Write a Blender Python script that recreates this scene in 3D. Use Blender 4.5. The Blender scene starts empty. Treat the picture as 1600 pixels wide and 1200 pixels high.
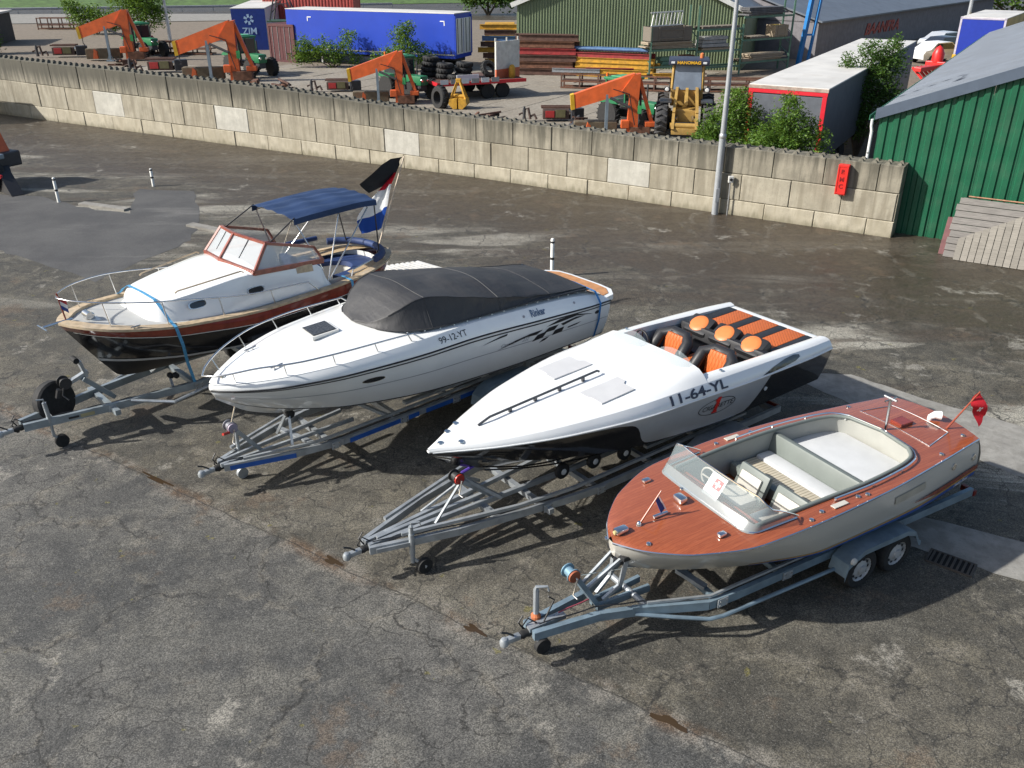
import bpy, bmesh, math, random
from mathutils import Vector as V, Matrix
R = math.radians
random.seed(11)
scene = bpy.context.scene
# ---------------------------------------------------------------- camera
cam_d = bpy.data.cameras.new("camera"); cam = bpy.data.objects.new("camera", cam_d)
scene.collection.objects.link(cam); scene.camera = cam
cam_d.sensor_width = 36.0; cam_d.lens = 36.0 * 1370 / 1600
cam_d.clip_start = 0.1; cam_d.clip_end = 2000
cam.location = (0, 0, 7.5); cam.rotation_euler = (R(90 - 26.4), 0, 0)
# ---------------------------------------------------------------- sky and sun (sun stands to the left, a little behind the camera)
SUN = V((-1.46, -0.30, 1.0)).normalized()
world = bpy.data.worlds.new("World"); scene.world = world; world.use_nodes = True
wn = world.node_tree; wn.nodes.clear()
sky = wn.nodes.new("ShaderNodeTexSky"); sky.sky_type = 'NISHITA'; sky.sun_disc = False
sky.sun_elevation = math.asin(SUN.z); sky.sun_rotation = math.atan2(SUN.x, SUN.y)
sky.dust_density = 2.0; sky.air_density = 1.0; sky.ozone_density = 1.0
bg = wn.nodes.new("ShaderNodeBackground"); bg.inputs[1].default_value = 0.10
wo = wn.nodes.new("ShaderNodeOutputWorld")
wn.links.new(sky.outputs[0], bg.inputs[0]); wn.links.new(bg.outputs[0], wo.inputs[0])
sl = bpy.data.lights.new("sun", 'SUN'); sl.energy = 4.8; sl.angle = R(0.9); sl.color = (1.0, 0.965, 0.905)
so = bpy.data.objects.new("sun", sl); scene.collection.objects.link(so)
so.rotation_euler = SUN.to_track_quat('Z', 'Y').to_euler(); so.location = (-30, -10, 40)
scene.view_settings.view_transform = 'Standard'; scene.view_settings.look = 'None'
scene.view_settings.exposure = 0.5; scene.view_settings.gamma = 1.0
scene.cycles.max_bounces = 6; scene.cycles.diffuse_bounces = 3; scene.cycles.glossy_bounces = 3; scene.cycles.caustics_reflective = False; scene.cycles.caustics_refractive = False
# ---------------------------------------------------------------- helpers
C = scene.collection
class MB:
    """collects faces; build() links them as one mesh object"""
    def __init__(s): s.v = []; s.f = []
    def add(s, vs, fs):
        o = len(s.v); s.v += [tuple(p) for p in vs]; s.f += [tuple(i + o for i in f) for f in fs]; return s
    def hexa(s, p): return s.add(p, [(0,3,2,1),(4,5,6,7),(0,1,5,4),(1,2,6,5),(2,3,7,6),(3,0,4,7)])
    def box(s, c, d, rz=0, m=None):
        x, y, z = d[0]/2, d[1]/2, d[2]/2
        p = [V(q) for q in ((-x,-y,-z),(x,-y,-z),(x,y,-z),(-x,y,-z),(-x,-y,z),(x,-y,z),(x,y,z),(-x,y,z))]
        M_ = m.to_3x3() if m else Matrix.Rotation(rz, 3, 'Z')
        return s.hexa([M_ @ q + V(c) for q in p])
    def cbox(s, c, d, b=0.02, rz=0, m=None):
        bm = bmesh.new(); bmesh.ops.create_cube(bm, size=1)
        for v in bm.verts: v.co = V((v.co.x*d[0], v.co.y*d[1], v.co.z*d[2]))
        bmesh.ops.bevel(bm, geom=bm.edges[:], offset=b, segments=2, affect='EDGES', profile=0.6)
        M_ = m.to_3x3() if m else Matrix.Rotation(rz, 3, 'Z')
        bm.verts.ensure_lookup_table(); bm.verts.index_update()
        s.add([M_ @ v.co + V(c) for v in bm.verts], [[v.index for v in f.verts] for f in bm.faces]); bm.free(); return s
    def beam(s, p, q, w, h, up=(0, 0, 1)):
        p, q = V(p), V(q); t = (q-p).normalized(); u = V(up); x = t.cross(u)
        if x.length < 1e-4: x = t.cross(V((0, 1, 0)))
        x.normalize(); y = x.cross(t).normalized(); x *= w/2; y *= h/2
        return s.hexa([p-x-y, p+x-y, q+x-y, q-x-y, p-x+y, p+x+y, q+x+y, q-x+y])
    def tube(s, pts, r, n=8, cap=True):
        pts = [V(p) for p in pts]; k = len(pts); rr = r if isinstance(r, (list, tuple)) else [r]*k
        T = [(pts[min(i+1, k-1)] - pts[max(i-1, 0)]).normalized() for i in range(k)]
        x = T[0].orthogonal().normalized(); vs = []
        for i in range(k):
            x = (x - T[i]*x.dot(T[i])); x = x.normalized() if x.length > 1e-6 else T[i].orthogonal().normalized()
            y = T[i].cross(x)
            vs += [pts[i] + (x*math.cos(2*math.pi*j/n) + y*math.sin(2*math.pi*j/n))*rr[i] for j in range(n)]
        fs = [(i*n+j, i*n+(j+1) % n, (i+1)*n+(j+1) % n, (i+1)*n+j) for i in range(k-1) for j in range(n)]
        if cap: fs += [tuple(range(n))[::-1], tuple((k-1)*n+j for j in range(n))]
        return s.add(vs, fs)
    def lathe(s, c, ax, prof, n=16):
        ax = V(ax).normalized(); x = ax.orthogonal().normalized(); y = ax.cross(x); c = V(c); k = len(prof)
        vs = [c + ax*h + (x*math.cos(2*math.pi*j/n) + y*math.sin(2*math.pi*j/n))*r for r, h in prof for j in range(n)]
        fs = [(i*n+j, i*n+(j+1) % n, (i+1)*n+(j+1) % n, (i+1)*n+j) for i in range(k-1) for j in range(n)]
        ring = abs(prof[0][0]-prof[-1][0]) < 1e-6 and abs(prof[0][1]-prof[-1][1]) < 1e-6
        if prof[0][0] > 1e-4 and not ring and prof[-1][0] > .0021: fs.append(tuple(range(n))[::-1])
        if prof[-1][0] > 1e-4 and not ring: fs.append(tuple((k-1)*n+j for j in range(n)))
        return s.add(vs, fs)
    def grid(s, rows, closed=False):
        n = len(rows[0]); m = len(rows)
        fs = [(i*n+j, i*n+j+1, (i+1)*n+j+1, (i+1)*n+j) for i in range(m-1) for j in range(n-1)]
        if closed: fs += [(i*n+n-1, i*n, (i+1)*n, (i+1)*n+n-1) for i in range(m-1)]
        return s.add([p for r in rows for p in r], fs)
    def extr(s, poly, vec):
        n = len(poly); vec = V(vec); a = [V(p) for p in poly]
        return s.add(a + [p+vec for p in a], [tuple(range(n))[::-1], tuple(range(n, 2*n))] + [(i, (i+1) % n, (i+1) % n+n, i+n) for i in range(n)])
    def shell(s, rows, t):
        """a sheet given as a grid of points, with thickness t downwards"""
        a = [[V(p) for p in r] for r in rows]; b = [[p - V((0, 0, t)) for p in r] for r in a]
        s.grid(a); s.grid([r[::-1] for r in b])
        n, m = len(a[0])-1, len(a)-1
        s.grid([a[0], b[0]]); s.grid([a[m], b[m]]); s.grid([[r[0] for r in a], [r[0] for r in b]]); s.grid([[r[n] for r in a], [r[n] for r in b]])
        return s
    def build(s, name, mat, parent=None, smooth=None, label=None, **kw):
        me = bpy.data.meshes.new(name); me.from_pydata(s.v, [], s.f)
        bm = bmesh.new(); bm.from_mesh(me); bmesh.ops.remove_doubles(bm, verts=bm.verts, dist=1e-5)
        bmesh.ops.recalc_face_normals(bm, faces=bm.faces); bm.to_mesh(me); bm.free()
        return obj(name, me, mat, parent, smooth, label, **kw)
def obj(name, me, mat, parent=None, smooth=None, label=None, cat=None, group=None, kind=None):
    if mat is not None: me.materials.append(mat)
    if smooth:
        me.polygons.foreach_set("use_smooth", [True]*len(me.polygons)); me.set_sharp_from_angle(angle=R(smooth))
    o = bpy.data.objects.new(name, me); C.objects.link(o)
    if parent is not None: o.parent = parent
    tag(o, label, cat, group, kind); return o
def tag(o, label=None, cat=None, group=None, kind=None):
    for k, v in (("label", label), ("category", cat), ("group", group), ("kind", kind)):
        if v: o[k] = v
    return o
def root(name, loc, rz=0, label=None, cat=None, group=None, sc=1):
    o = bpy.data.objects.new(name, None); C.objects.link(o); o.empty_display_size = 0.3
    o.location = loc; o.rotation_euler = (0, 0, rz); o.scale = (sc, sc, sc); return tag(o, label, cat, group)
def copy_tree(o, parent=None, kids=None):
    c = o.copy(); C.objects.link(c); c.parent = parent
    for ch in [k for k in C.objects if k.parent == o]: copy_tree(ch, c)
    return c
def inst(o, parent, loc, rot=(0, 0, 0), sc=None):
    c = o.copy(); C.objects.link(c); c.parent = parent; c.location = loc; c.rotation_euler = rot
    if sc: c.scale = sc
    return c
def cr(P, t):
    """smooth (monotone-ish) interpolation through (t, value) pairs"""
    if t <= P[0][0]: return P[0][1]
    if t >= P[-1][0]: return P[-1][1]
    for i in range(len(P)-1):
        if P[i][0] <= t <= P[i+1][0]:
            (x0, y0), (x1, y1) = P[i], P[i+1]; h = x1-x0; u = (t-x0)/h; d = (y1-y0)/h
            def sl_(j):
                if j == 0 or j == len(P)-1:
                    k = 0 if j == 0 else len(P)-2
                    return (P[k+1][1]-P[k][1])/(P[k+1][0]-P[k][0])
                a = (P[j][1]-P[j-1][1])/(P[j][0]-P[j-1][0]); b = (P[j+1][1]-P[j][1])/(P[j+1][0]-P[j][0])
                return 0 if a*b <= 0 else 2*a*b/(a+b)
            m0, m1 = sl_(i), sl_(i+1)
            return (2*u**3-3*u*u+1)*y0 + (u**3-2*u*u+u)*h*m0 + (-2*u**3+3*u*u)*y1 + (u**3-u*u)*h*m1
# ---------------------------------------------------------------- materials
_m = {}
class NT:
    def __init__(s, name):
        s.mat = bpy.data.materials.new(name); s.mat.use_nodes = True; s.t = s.mat.node_tree; s.t.nodes.clear()
        s.o = s.n('ShaderNodeOutputMaterial'); s.b = s.n('ShaderNodeBsdfPrincipled'); s.l(s.b.outputs[0], s.o.inputs[0])
        s.tc = s.n('ShaderNodeTexCoord')
    def n(s, k): return s.t.nodes.new(k)
    def l(s, a, b): s.t.links.new(a, b)
    def inp(s, sock, v):
        if hasattr(v, 'links'): s.l(v, sock)
        else: sock.default_value = v
    def map(s, src=None, sc=(1, 1, 1), loc=(0, 0, 0), rot=(0, 0, 0)):
        m = s.n('ShaderNodeMapping'); s.l(src or s.tc.outputs['Object'], m.inputs[0])
        m.inputs['Scale'].default_value = sc; m.inputs['Location'].default_value = loc; m.inputs['Rotation'].default_value = rot; return m.outputs[0]
    def noise(s, sc, det=4, rough=.55, co=None, dist=0):
        k = s.n('ShaderNodeTexNoise'); k.noise_dimensions = getattr(s, 'dim', '3D'); s.l(co or s.tc.outputs['Object'], k.inputs['Vector'])
        k.inputs['Scale'].default_value = sc; k.inputs['Detail'].default_value = det; k.inputs['Roughness'].default_value = rough; k.inputs['Distortion'].default_value = dist
        return k.outputs['Fac']
    def vor(s, sc, co=None, feat='F1', out='Distance', rnd=1):
        k = s.n('ShaderNodeTexVoronoi'); k.voronoi_dimensions = getattr(s, 'dim', '3D'); k.feature = feat; s.l(co or s.tc.outputs['Object'], k.inputs['Vector']); k.inputs['Scale'].default_value = sc
        k.inputs['Randomness'].default_value = rnd; return k.outputs[out]
    def ramp(s, x, a, b, lo=0., hi=1.):
        k = s.n('ShaderNodeMapRange'); k.interpolation_type = 'SMOOTHSTEP'; s.l(x, k.inputs[0])
        k.inputs[1].default_value = a; k.inputs[2].default_value = b; k.inputs[3].default_value = lo; k.inputs[4].default_value = hi; return k.outputs[0]
    def math(s, op, a, b=0., c=None):
        k = s.n('ShaderNodeMath'); k.operation = op; s.inp(k.inputs[0], a); s.inp(k.inputs[1], b)
        if c is not None: s.inp(k.inputs[2], c)
        return k.outputs[0]
    def mix(s, f, a, b, mode='MIX'):
        k = s.n('ShaderNodeMix'); k.data_type = 'RGBA'; k.blend_type = mode; s.inp(k.inputs[0], f)
        for q, v in ((k.inputs[6], a), (k.inputs[7], b)):
            if hasattr(v, 'links'): s.l(v, q)
            else: q.default_value = (v[0], v[1], v[2], 1)
        return k.outputs[2]
    def sep(s, co=None):
        k = s.n('ShaderNodeSeparateXYZ'); s.l(co or s.tc.outputs['Object'], k.inputs[0]); return k.outputs
    def bump(s, h, st=.3, d=.02):
        k = s.n('ShaderNodeBump'); k.inputs['Strength'].default_value = st; k.inputs['Distance'].default_value = d; s.l(h, k.inputs['Height']); s.l(k.outputs[0], s.b.inputs['Normal'])
    def fin(s, col=None, rough=None, metal=None, **kw):
        for k, v in (('Base Color', col), ('Roughness', rough), ('Metallic', metal)):
            if v is None: continue
            if hasattr(v, 'links'): s.l(v, s.b.inputs[k])
            else: s.b.inputs[k].default_value = (v[0], v[1], v[2], 1) if k == 'Base Color' else v
        for k, v in kw.items(): s.b.inputs[k.replace('_', ' ')].default_value = v
        return s.mat
def sc_(c, f): return tuple(min(1, x*f) for x in c)
def M(name, col=(.5, .5, .5), rough=.5, metal=0., var=.12, scale=4., bump=0., bscale=40., dirt=0., dcol=(.09, .075, .055), coat=0., dscale=1.7, spec=.5):
    if name in _m: return _m[name]
    t = NT(name)
    c = t.mix(t.ramp(t.noise(scale, 5), .3, .7), sc_(col, 1-var), sc_(col, 1+var))
    r = rough
    if dirt:
        d = t.math('MULTIPLY', t.ramp(t.noise(dscale, 7, .65), .45, .75), dirt); c = t.mix(d, c, dcol)
        r = t.math('ADD', t.math('MULTIPLY', d, .35), rough)
    if bump: t.bump(t.noise(bscale, 5), bump, .01)
    _m[name] = t.fin(c, r, metal, Coat_Weight=coat, Coat_Roughness=.06, Specular_IOR_Level=spec); return _m[name]
# ================================================================ the setting
def asphalt():
    t = NT('asphalt'); t.dim = '2D'; co = t.tc.outputs['Object']; x, y, z = t.sep()
    gk = t.n('ShaderNodeSeparateColor'); t.l(t.vor(88, out='Color'), gk.inputs[0]); gr = gk.outputs[0]
    big = t.noise(.30, 3, .6); mott = t.noise(2.6, 7, .72); mid = t.noise(.95, 4, .65, co=t.map(loc=(31, 7, 0)))
    far = t.math('ADD', t.math('MULTIPLY', x, .52), t.math('MULTIPLY', y, .854))
    c = t.mix(t.ramp(big, .32, .68), (.062, .062, .059), (.100, .097, .089))
    c = t.mix(t.math('MULTIPLY', t.ramp(mid, .45, .66), .55), c, (.145, .138, .118))
    c = t.mix(t.ramp(mott, .36, .52, .55, 0), c, (.038, .038, .036)); c = t.mix(t.ramp(mott, .56, .70, 0, .4), c, (.160, .154, .138))
    c = t.mix(t.ramp(t.math('ADD', t.math('MULTIPLY', x, .548), t.math('MULTIPLY', y, .836)), 6.66, 6.74), c, t.mix(1., c, (.92, .87, .76), 'MULTIPLY'))
    # worn pale streaks and damp brown ones running along the wall
    rc = t.map(sc=(.09, .5, 1), rot=(0, 0, R(31))); streak = t.noise(1.0, 6, .62, co=rc, dist=.6)
    c = t.mix(t.math('MULTIPLY', t.ramp(streak, .51, .63), t.ramp(far, 9, 14, .10, .9)), c, (.31, .295, .25))
    wetn = t.math('ADD', far, t.math('MULTIPLY', t.math('SUBTRACT', t.noise(.55, 5, .65, co=t.map(sc=(.35, 1, 1), rot=(0, 0, R(31)))), .5), 11.))
    wet = t.ramp(wetn, 17.6, 22.2); c = t.mix(t.math('MULTIPLY', wet, .86), c, (.056, .042, .028))
    drip = t.math('MULTIPLY', t.ramp(t.noise(.8, 5, .6, co=t.map(sc=(.16, .8, 1), rot=(0, 0, R(31)), loc=(5, 3, 0))), .54, .64), t.ramp(far, 12, 19, 0, .75)); c = t.mix(drip, c, (.058, .045, .033))
    # cracks: warped cells, only partly open
    wc = t.n('ShaderNodeVectorMath'); wc.operation = 'MULTIPLY_ADD'; wn_ = t.n('ShaderNodeTexNoise'); wn_.noise_dimensions = '2D'; t.l(co, wn_.inputs['Vector']); wn_.inputs['Scale'].default_value = 1.6; wn_.inputs['Detail'].default_value = 4
    t.l(wn_.outputs['Color'], wc.inputs[0]); wc.inputs[1].default_value = (.8, .8, 0); t.l(co, wc.inputs[2])
    e1 = t.vor(.46, co=wc.outputs[0], feat='DISTANCE_TO_EDGE'); e2 = t.vor(1.5, co=wc.outputs[0], feat='DISTANCE_TO_EDGE')
    k1 = t.math('MULTIPLY', t.ramp(e1, 0, .017, 1, 0), t.ramp(t.noise(.7, 3), .33, .50)); k2 = t.math('MULTIPLY', t.ramp(e2, 0, .032, .9, 0), t.ramp(big, .42, .54))
    e3 = t.vor(3.4, co=wc.outputs[0], feat='DISTANCE_TO_EDGE'); k3 = t.math('MULTIPLY', t.ramp(e3, 0, .05, .65, 0), t.ramp(mid, .50, .62)); crack = t.math('MAXIMUM', k1, t.math('MAXIMUM', k2, k3))
    # the long laying seam in front of the trailers, with mud washed into it
    sd = t.math('ADD', t.math('ADD', t.math('MULTIPLY', x, .548), t.math('MULTIPLY', y, .836)), t.math('MULTIPLY', t.math('SUBTRACT', t.noise(1.1, 4), .5), .16))
    sd = t.math('ABSOLUTE', t.math('SUBTRACT', sd, 6.70)); seam = t.ramp(sd, .0, .020, .9, 0)
    mud = t.math('MULTIPLY', t.ramp(sd, .02, .20, 1, 0), t.ramp(t.noise(.75, 5, .6, co=t.map(loc=(2, 4, 0))), .44, .60, 0, .8)); c = t.mix(mud, c, (.105, .066, .038))
    edge = t.math('MULTIPLY', t.ramp(sd, .05, .34, 1, 0), t.ramp(mott, .46, .60, 0, .6)); c = t.mix(edge, c, (.20, .185, .16))
    sd2 = t.math('ABSOLUTE', t.math('SUBTRACT', t.math('ADD', t.math('MULTIPLY', x, .8), t.math('ADD', t.math('MULTIPLY', y, -.6), t.math('MULTIPLY', mid, .3))), -1.15))
    crack = t.math('MAXIMUM', crack, t.math('MAXIMUM', seam, t.math('MULTIPLY', t.ramp(sd2, 0, .02, .5, 0), t.ramp(far, 1, 6.6, 1, 0))))
    c = t.mix(t.math('MULTIPLY', crack, .85), c, (.022, .021, .019))
    c = t.mix(t.math('MULTIPLY', t.math('MULTIPLY', t.ramp(e1, .018, .07, 1, 0), t.ramp(mott, .45, .62)), .45), c, (.18, .165, .135))
    # moss specks, rusty and pale scuffs
    c = t.mix(t.ramp(t.noise(2.7, 3, .6, co=t.map(loc=(7, 7, 1))), .74, .78, 0, .6), c, (.14, .125, .03))
    sc1 = t.noise(.62, 6, .72, co=t.map(loc=(17, 3, 1))); c = t.mix(t.ramp(sc1, .63, .72, 0, .7), c, (.27, .255, .22)); c = t.mix(t.ramp(sc1, .40, .30, 0, .5), c, (.115, .082, .055))
    # aggregate
    c = t.mix(.85, c, t.mix(t.ramp(gr, .0, 1.), (.22, .22, .22), (.80, .79, .77)), 'OVERLAY'); c = t.mix(t.ramp(gr, .94, .99, 0, .35), c, (.27, .26, .24))
    ro = t.math('SUBTRACT', t.ramp(mott, .3, .7, .72, .93), t.math('MULTIPLY', wet, .40)); t.bump(gr, .6, .012)
    return t.fin(c, ro, 0)
def concrete(name, col, dark, streak=.6, grad=None):
    t = NT(name); x, y, z = t.sep(t.tc.outputs['Object'])
    gi = t.n('ShaderNodeObjectInfo')
    st = t.noise(1, 6, .62, co=t.map(sc=(5, 5, .45)), dist=.3); n1 = t.noise(2.2, 7, .65); n2 = t.noise(28, 3)
    c = t.mix(t.ramp(n1, .3, .7), sc_(col, .82), sc_(col, 1.12))
    c = t.mix(t.math('MULTIPLY', t.ramp(gi.outputs['Random'], 0, 1), .22), c, sc_(dark, 1.3))
    c = t.mix(t.math('MULTIPLY', t.ramp(st, .40, .66), streak), c, dark)
    c = t.mix(t.math('MULTIPLY', t.ramp(n2, .58, .72), .45), c, sc_(col, .42)); c = t.mix(t.ramp(t.noise(.9, 6, .7, co=t.map(loc=(4, 9, 2))), .5, .7, 0, .45), c, sc_(dark, 1.2))
    if grad:  # weather staining washed down from the coping / splashed up from the ground
        m = t.ramp(t.math('ADD', z, t.math('MULTIPLY', t.math('SUBTRACT', st, .5), .9)), grad[0], grad[1]); c = t.mix(t.math('MULTIPLY', m, grad[2]), c, grad[3])
    t.bump(t.math('ADD', n2, t.math('MULTIPLY', n1, 1.5)), .35, .012)
    return t.fin(c, .88, 0)
MA = asphalt()
m = MB(); m.add([(-420, -12, 0), (420, -12, 0), (420, 700, 0), (-420, 700, 0)], [(0, 1, 2, 3)]); m.build('asphalt_ground', MA, kind='structure')
def blob(pts, jit=.06, sub=4, seed=1):
    rnd = random.Random(seed); out = []
    for i in range(len(pts)):
        a, b = V(pts[i]).to_2d(), V(pts[(i+1) % len(pts)]).to_2d()
        for k in range(sub): p = a.lerp(b, k/sub); out.append((p.x+rnd.uniform(-jit, jit), p.y+rnd.uniform(-jit, jit)))
    return out
def sheet(name, pts, z, mat, jit=.06, sub=4, seed=1, t=.0):
    q = blob(pts, jit, sub, seed) if jit else pts
    m = MB(); m.add([(x, y, z) for x, y in q], [tuple(range(len(q)))]); return m.build(name, mat, kind='structure')
def new_asphalt():
    t = NT('new_asphalt'); g = t.vor(60, out='Color'); k = t.n('ShaderNodeSeparateColor'); t.l(g, k.inputs[0])
    c = t.mix(t.ramp(t.noise(.5, 6, .65), .3, .7), (.052, .052, .053), (.085, .084, .082)); c = t.mix(t.ramp(t.noise(.7, 6, .6, co=t.map(sc=(.3, 1, 1), rot=(0, 0, R(20)))), .58, .72, 0, .5), c, (.17, .165, .155))
    c = t.mix(.5, c, t.mix(k.outputs[0], (.34, .34, .34), (.68, .68, .68)), 'OVERLAY'); t.bump(k.outputs[0], .4, .01); return t.fin(c, .85, 0)
sheet('asphalt_patch', [(-21, 30.4), (-16.0, 29.37), (-14.16, 28.13), (-12.11, 27.14), (-13.06, 30.43), (-11.02, 29.98), (-9.77, 26.77), (-9.2, 24.42), (-9.77, 22.96), (-10.47, 20.91), (-12.59, 22.31), (-14.19, 23.41), (-17, 25)], .004, new_asphalt(), .10, 5, 3)
MC = concrete('pale_concrete', (.27, .26, .235), (.12, .11, .095), .4)
sheet('concrete_strip', [(5.3, 15.6), (6.67, 15.54), (7.63, 14.52), (8.96, 13.4), (11.5, 11.9), (10.6, 10.4), (8.09, 11.74), (7.4, 12.6), (6.5, 13.9)], .004, MC, .03, 6, 5)
sheet('concrete_gutter', [(5.7, 10.9), (6.93, 10.23), (8.6, 9.3), (8.1, 8.5), (6.45, 9.42), (5.5, 10.05)], .004, MC, .03, 6, 6)
def kerbstone(a, b, k):
    m = MB(); m.beam((a[0], a[1], .03), (b[0], b[1], .03), .28, .07); return m.build('kerb', MC, kind='structure')
kerbstone((-14.1, 28.35), (-12.31, 27.60), 1); kerbstone((-9.75, 25.9), (-8.55, 25.2), 2)
# muddy water standing in the seam and by the wall
def water():
    t = NT('puddle_water'); c = t.mix(t.noise(3, 4), (.042, .027, .015), (.062, .041, .024)); return t.fin(c, .12, 0, Specular_IOR_Level=.35)
MW = water()
for i, (x, y, a, b) in enumerate(((-5.6, 11.72, .30, .045), (-2.45, 9.66, .14, .06), (-.46, 8.31, .15, .05), (1.70, 6.88, .22, .05))):
    rnd = random.Random(i); pts = []
    for k in range(26):
        th = 2*math.pi*k/26; r = 1+.30*math.sin(3*th+i)+.18*math.sin(5*th+2*i)+rnd.uniform(-.08, .08)
        px, py = a*r*math.cos(th), b*r*math.sin(th); c, s = math.cos(R(-33)), math.sin(R(-33)); pts.append((x+c*px-s*py, y+s*px+c*py))
    m = MB(); m.add([(px, py, .004) for px, py in pts], [tuple(range(26))]); m.build('puddle', MW, kind='structure')
# ---------------------------------------------------------------- block wall
MCT = concrete('weathered_block', (.29, .264, .205), (.10, .092, .068), .75, (1.55, 2.35, .85, (.060, .057, .044)))
MCM = concrete('tan_block', (.36, .328, .255), (.19, .166, .118), .65)
MCL = concrete('pale_block', (.43, .392, .305), (.26, .228, .16), .5, (.22, -.05, .7, (.15, .135, .085)))
MCN = concrete('new_block', (.47, .455, .40), (.33, .315, .27), .35)
MCD = concrete('joint_mortar', (.10, .09, .07), (.05, .045, .035), .4)  # dark mortar core behind the gaps between blocks
WA, WB, WC = V((10.97, 24.61, 0)), V((-1.407, 32.15, 0)), V((-25.96, 45.91, 0))
wall = root('block_wall', WA, 0, 'long wall of stacked concrete blocks with studded tops', 'wall')
def wall_frame(s):
    L1 = (WB-WA).length
    if s <= L1: d = (WB-WA).normalized(); p = WA+d*s
    else: d = (WC-WB).normalized(); p = WB+d*(s-L1)
    return p-WA, d, V((-d.y, d.x, 0)) * -1
def hgt(s): return cr([(0, 1.), (14.5, 1.035), (24, 1.21), (33, 1.28), (46, 1.36)], s)
TH = .62
rows_ = [(0, .47, .83), (.47, 1.27, .05), (1.27, 2.05, .72)]
newb = [(8.6, 10.05), (17.6, 19.6), (26.1, 28.4), (33.3, 34.6)]
def stud(m, c, d, n, s):
    a, b = .078*s, .035*s; q = [c+d*i*a+n*j*a for i, j in ((-1,-1),(1,-1),(1,1),(-1,1))]; r = [c+d*i*b+n*j*b+V((0, 0, .065*s)) for i, j in ((-1,-1),(1,-1),(1,1),(-1,1))]
    m.hexa(q+r)
LW = 46.0
for ri, (z0, z1, off) in enumerate(rows_):
    s = 0.0; first = True
    while s < LW:
        w = 1.5*hgt(s)**1.1
        e = s + (off*1.5/1.5*.9 if first and off < 1.4 else w) if first else s+w
        first = False; e = min(e, LW)
        mat = (MCL, MCM, MCT)[ri]
        if ri == 1:
            for a, b in newb:
                if a-.5 < (s+e)/2 < b and (e-s) > 1 and not any(abs((s+e)/2-u) < 3.2 for u in getattr(wall_frame, 'used', [])):
                    mat = MCN; wall_frame.used = getattr(wall_frame, 'used', [])+[(s+e)/2]
        p0, d, n = wall_frame(s+.006); p1, d1, n1 = wall_frame(e-.006); j = random.uniform(-.016, .018)
        h0, h1 = hgt(s)*random.uniform(.994, 1.004), hgt(e)*random.uniform(.994, 1.004); g = .005
        zz = lambda z, h: V((0, 0, z*h + (g if z > .01 else -.05)))
        m = MB(); ch = .02
        # front face chamfered: outer rim set back, inner face proud
        def ring(inset, back):
            dd = d*inset
            return [p0+dd+n*(back+j)+zz(z0, h0)+V((0, 0, inset if z0 > .01 else 0)), p1-dd+n1*(back+j)+zz(z0, h1)+V((0, 0, inset if z0 > .01 else 0)),
                    p1-dd+n1*(back+j)+V((0, 0, z1*h1-g-inset)), p0+dd+n*(back+j)+V((0, 0, z1*h0-g-inset))]
        bk, fr, fi = ring(0, TH), ring(0, ch), ring(ch, 0)
        vs = bk+fr+fi
        m.add(vs, [(0, 3, 2, 1)] + [(a, (a+1) % 4, (a+1) % 4+4, a+4) for a in range(4)] + [(a+4, (a+1) % 4+4, (a+1) % 4+8, a+8) for a in range(4)] + [(8, 9, 10, 11)])
        if ri == 2:
            k = max(1, round((e-s)/.38))
            for q in range(k):
                for w_ in (.16, .46):
                    f = (q+.5)/k; stud(m, p0.lerp(p1, f)+n*w_+V((0, 0, (h0+(h1-h0)*f)*z1-g)), d, n, h0)
        m.build('block', mat, wall); s = e
m = MB()
for a, b in ((0.03, 14.49), (14.49, LW-.05)):
    p0, d, n = wall_frame(a); p1, d1, n1 = wall_frame(b-.001); h0, h1 = hgt(a)*2.03-.05, hgt(b)*2.03-.05
    m.hexa([p0+n*.05, p1+n*.05, p1+n*.55, p0+n*.55, p0+n*.05+V((0, 0, h0)), p1+n*.05+V((0, 0, h1)), p1+n*.55+V((0, 0, h1)), p0+n*.55+V((0, 0, h0))])
m.build('joint_filling', MCD, wall)
WD = V((-.85396, .52033, 0)); WN = V((.52033, .85396, 0))      # along the wall to the left, and behind it
def wp(a, n, z=0): return WA + WD*a + WN*n + V((0, 0, z))
# ---------------------------------------------------------------- red wall box with cut-outs
MR = M('red_enamel', (.62, .028, .022), .32, var=.06, dirt=.12)
rb = root('wall_box', wp(1.585, 0, 1.10), math.atan2(-WD.y, -WD.x), 'red upright cabinet fixed near the end of the block wall', 'cabinet')
W_, H_, D_ = .30, .86, .20
m = MB(); m.cbox((0, -D_/2-.02, H_/2), (W_, D_, H_), .012); m.build('housing', MR, rb)
m = MB()
for x in (-W_/2+.025, W_/2-.025): m.box((x, -D_-.026, H_/2), (.03, .016, H_-.06))
for z in (.045, H_-.045): m.box((0, -D_-.026, z), (W_-.07, .016, .03))
m.build('door_rim', MR, rb)
def text(body, size, mat, parent, name, mtx, ext=.002, off=.0, sx=1., shear=0., align='CENTER'):
    cu = bpy.data.curves.new(name, 'FONT'); cu.body = body; cu.size = size; cu.extrude = ext; cu.offset = off; cu.align_x = align; cu.align_y = 'CENTER'; cu.shear = shear
    o = bpy.data.objects.new(name, cu); C.objects.link(o); dg = bpy.context.evaluated_depsgraph_get()
    me = bpy.data.meshes.new_from_object(o.evaluated_get(dg)); bpy.data.objects.remove(o); me.name = name
    me.transform(Matrix.Diagonal((sx, 1, 1, 1)));
    if mtx is not None: me.transform(mtx)
    me.materials.clear(); return obj(name, me, mat, parent)
MK = M('black_plastic', (.022, .022, .024), .45, var=.1)
MRD = M('dark_red_print', (.22, .012, .012), .4)
up = Matrix.Rotation(R(90), 4, 'X')
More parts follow.
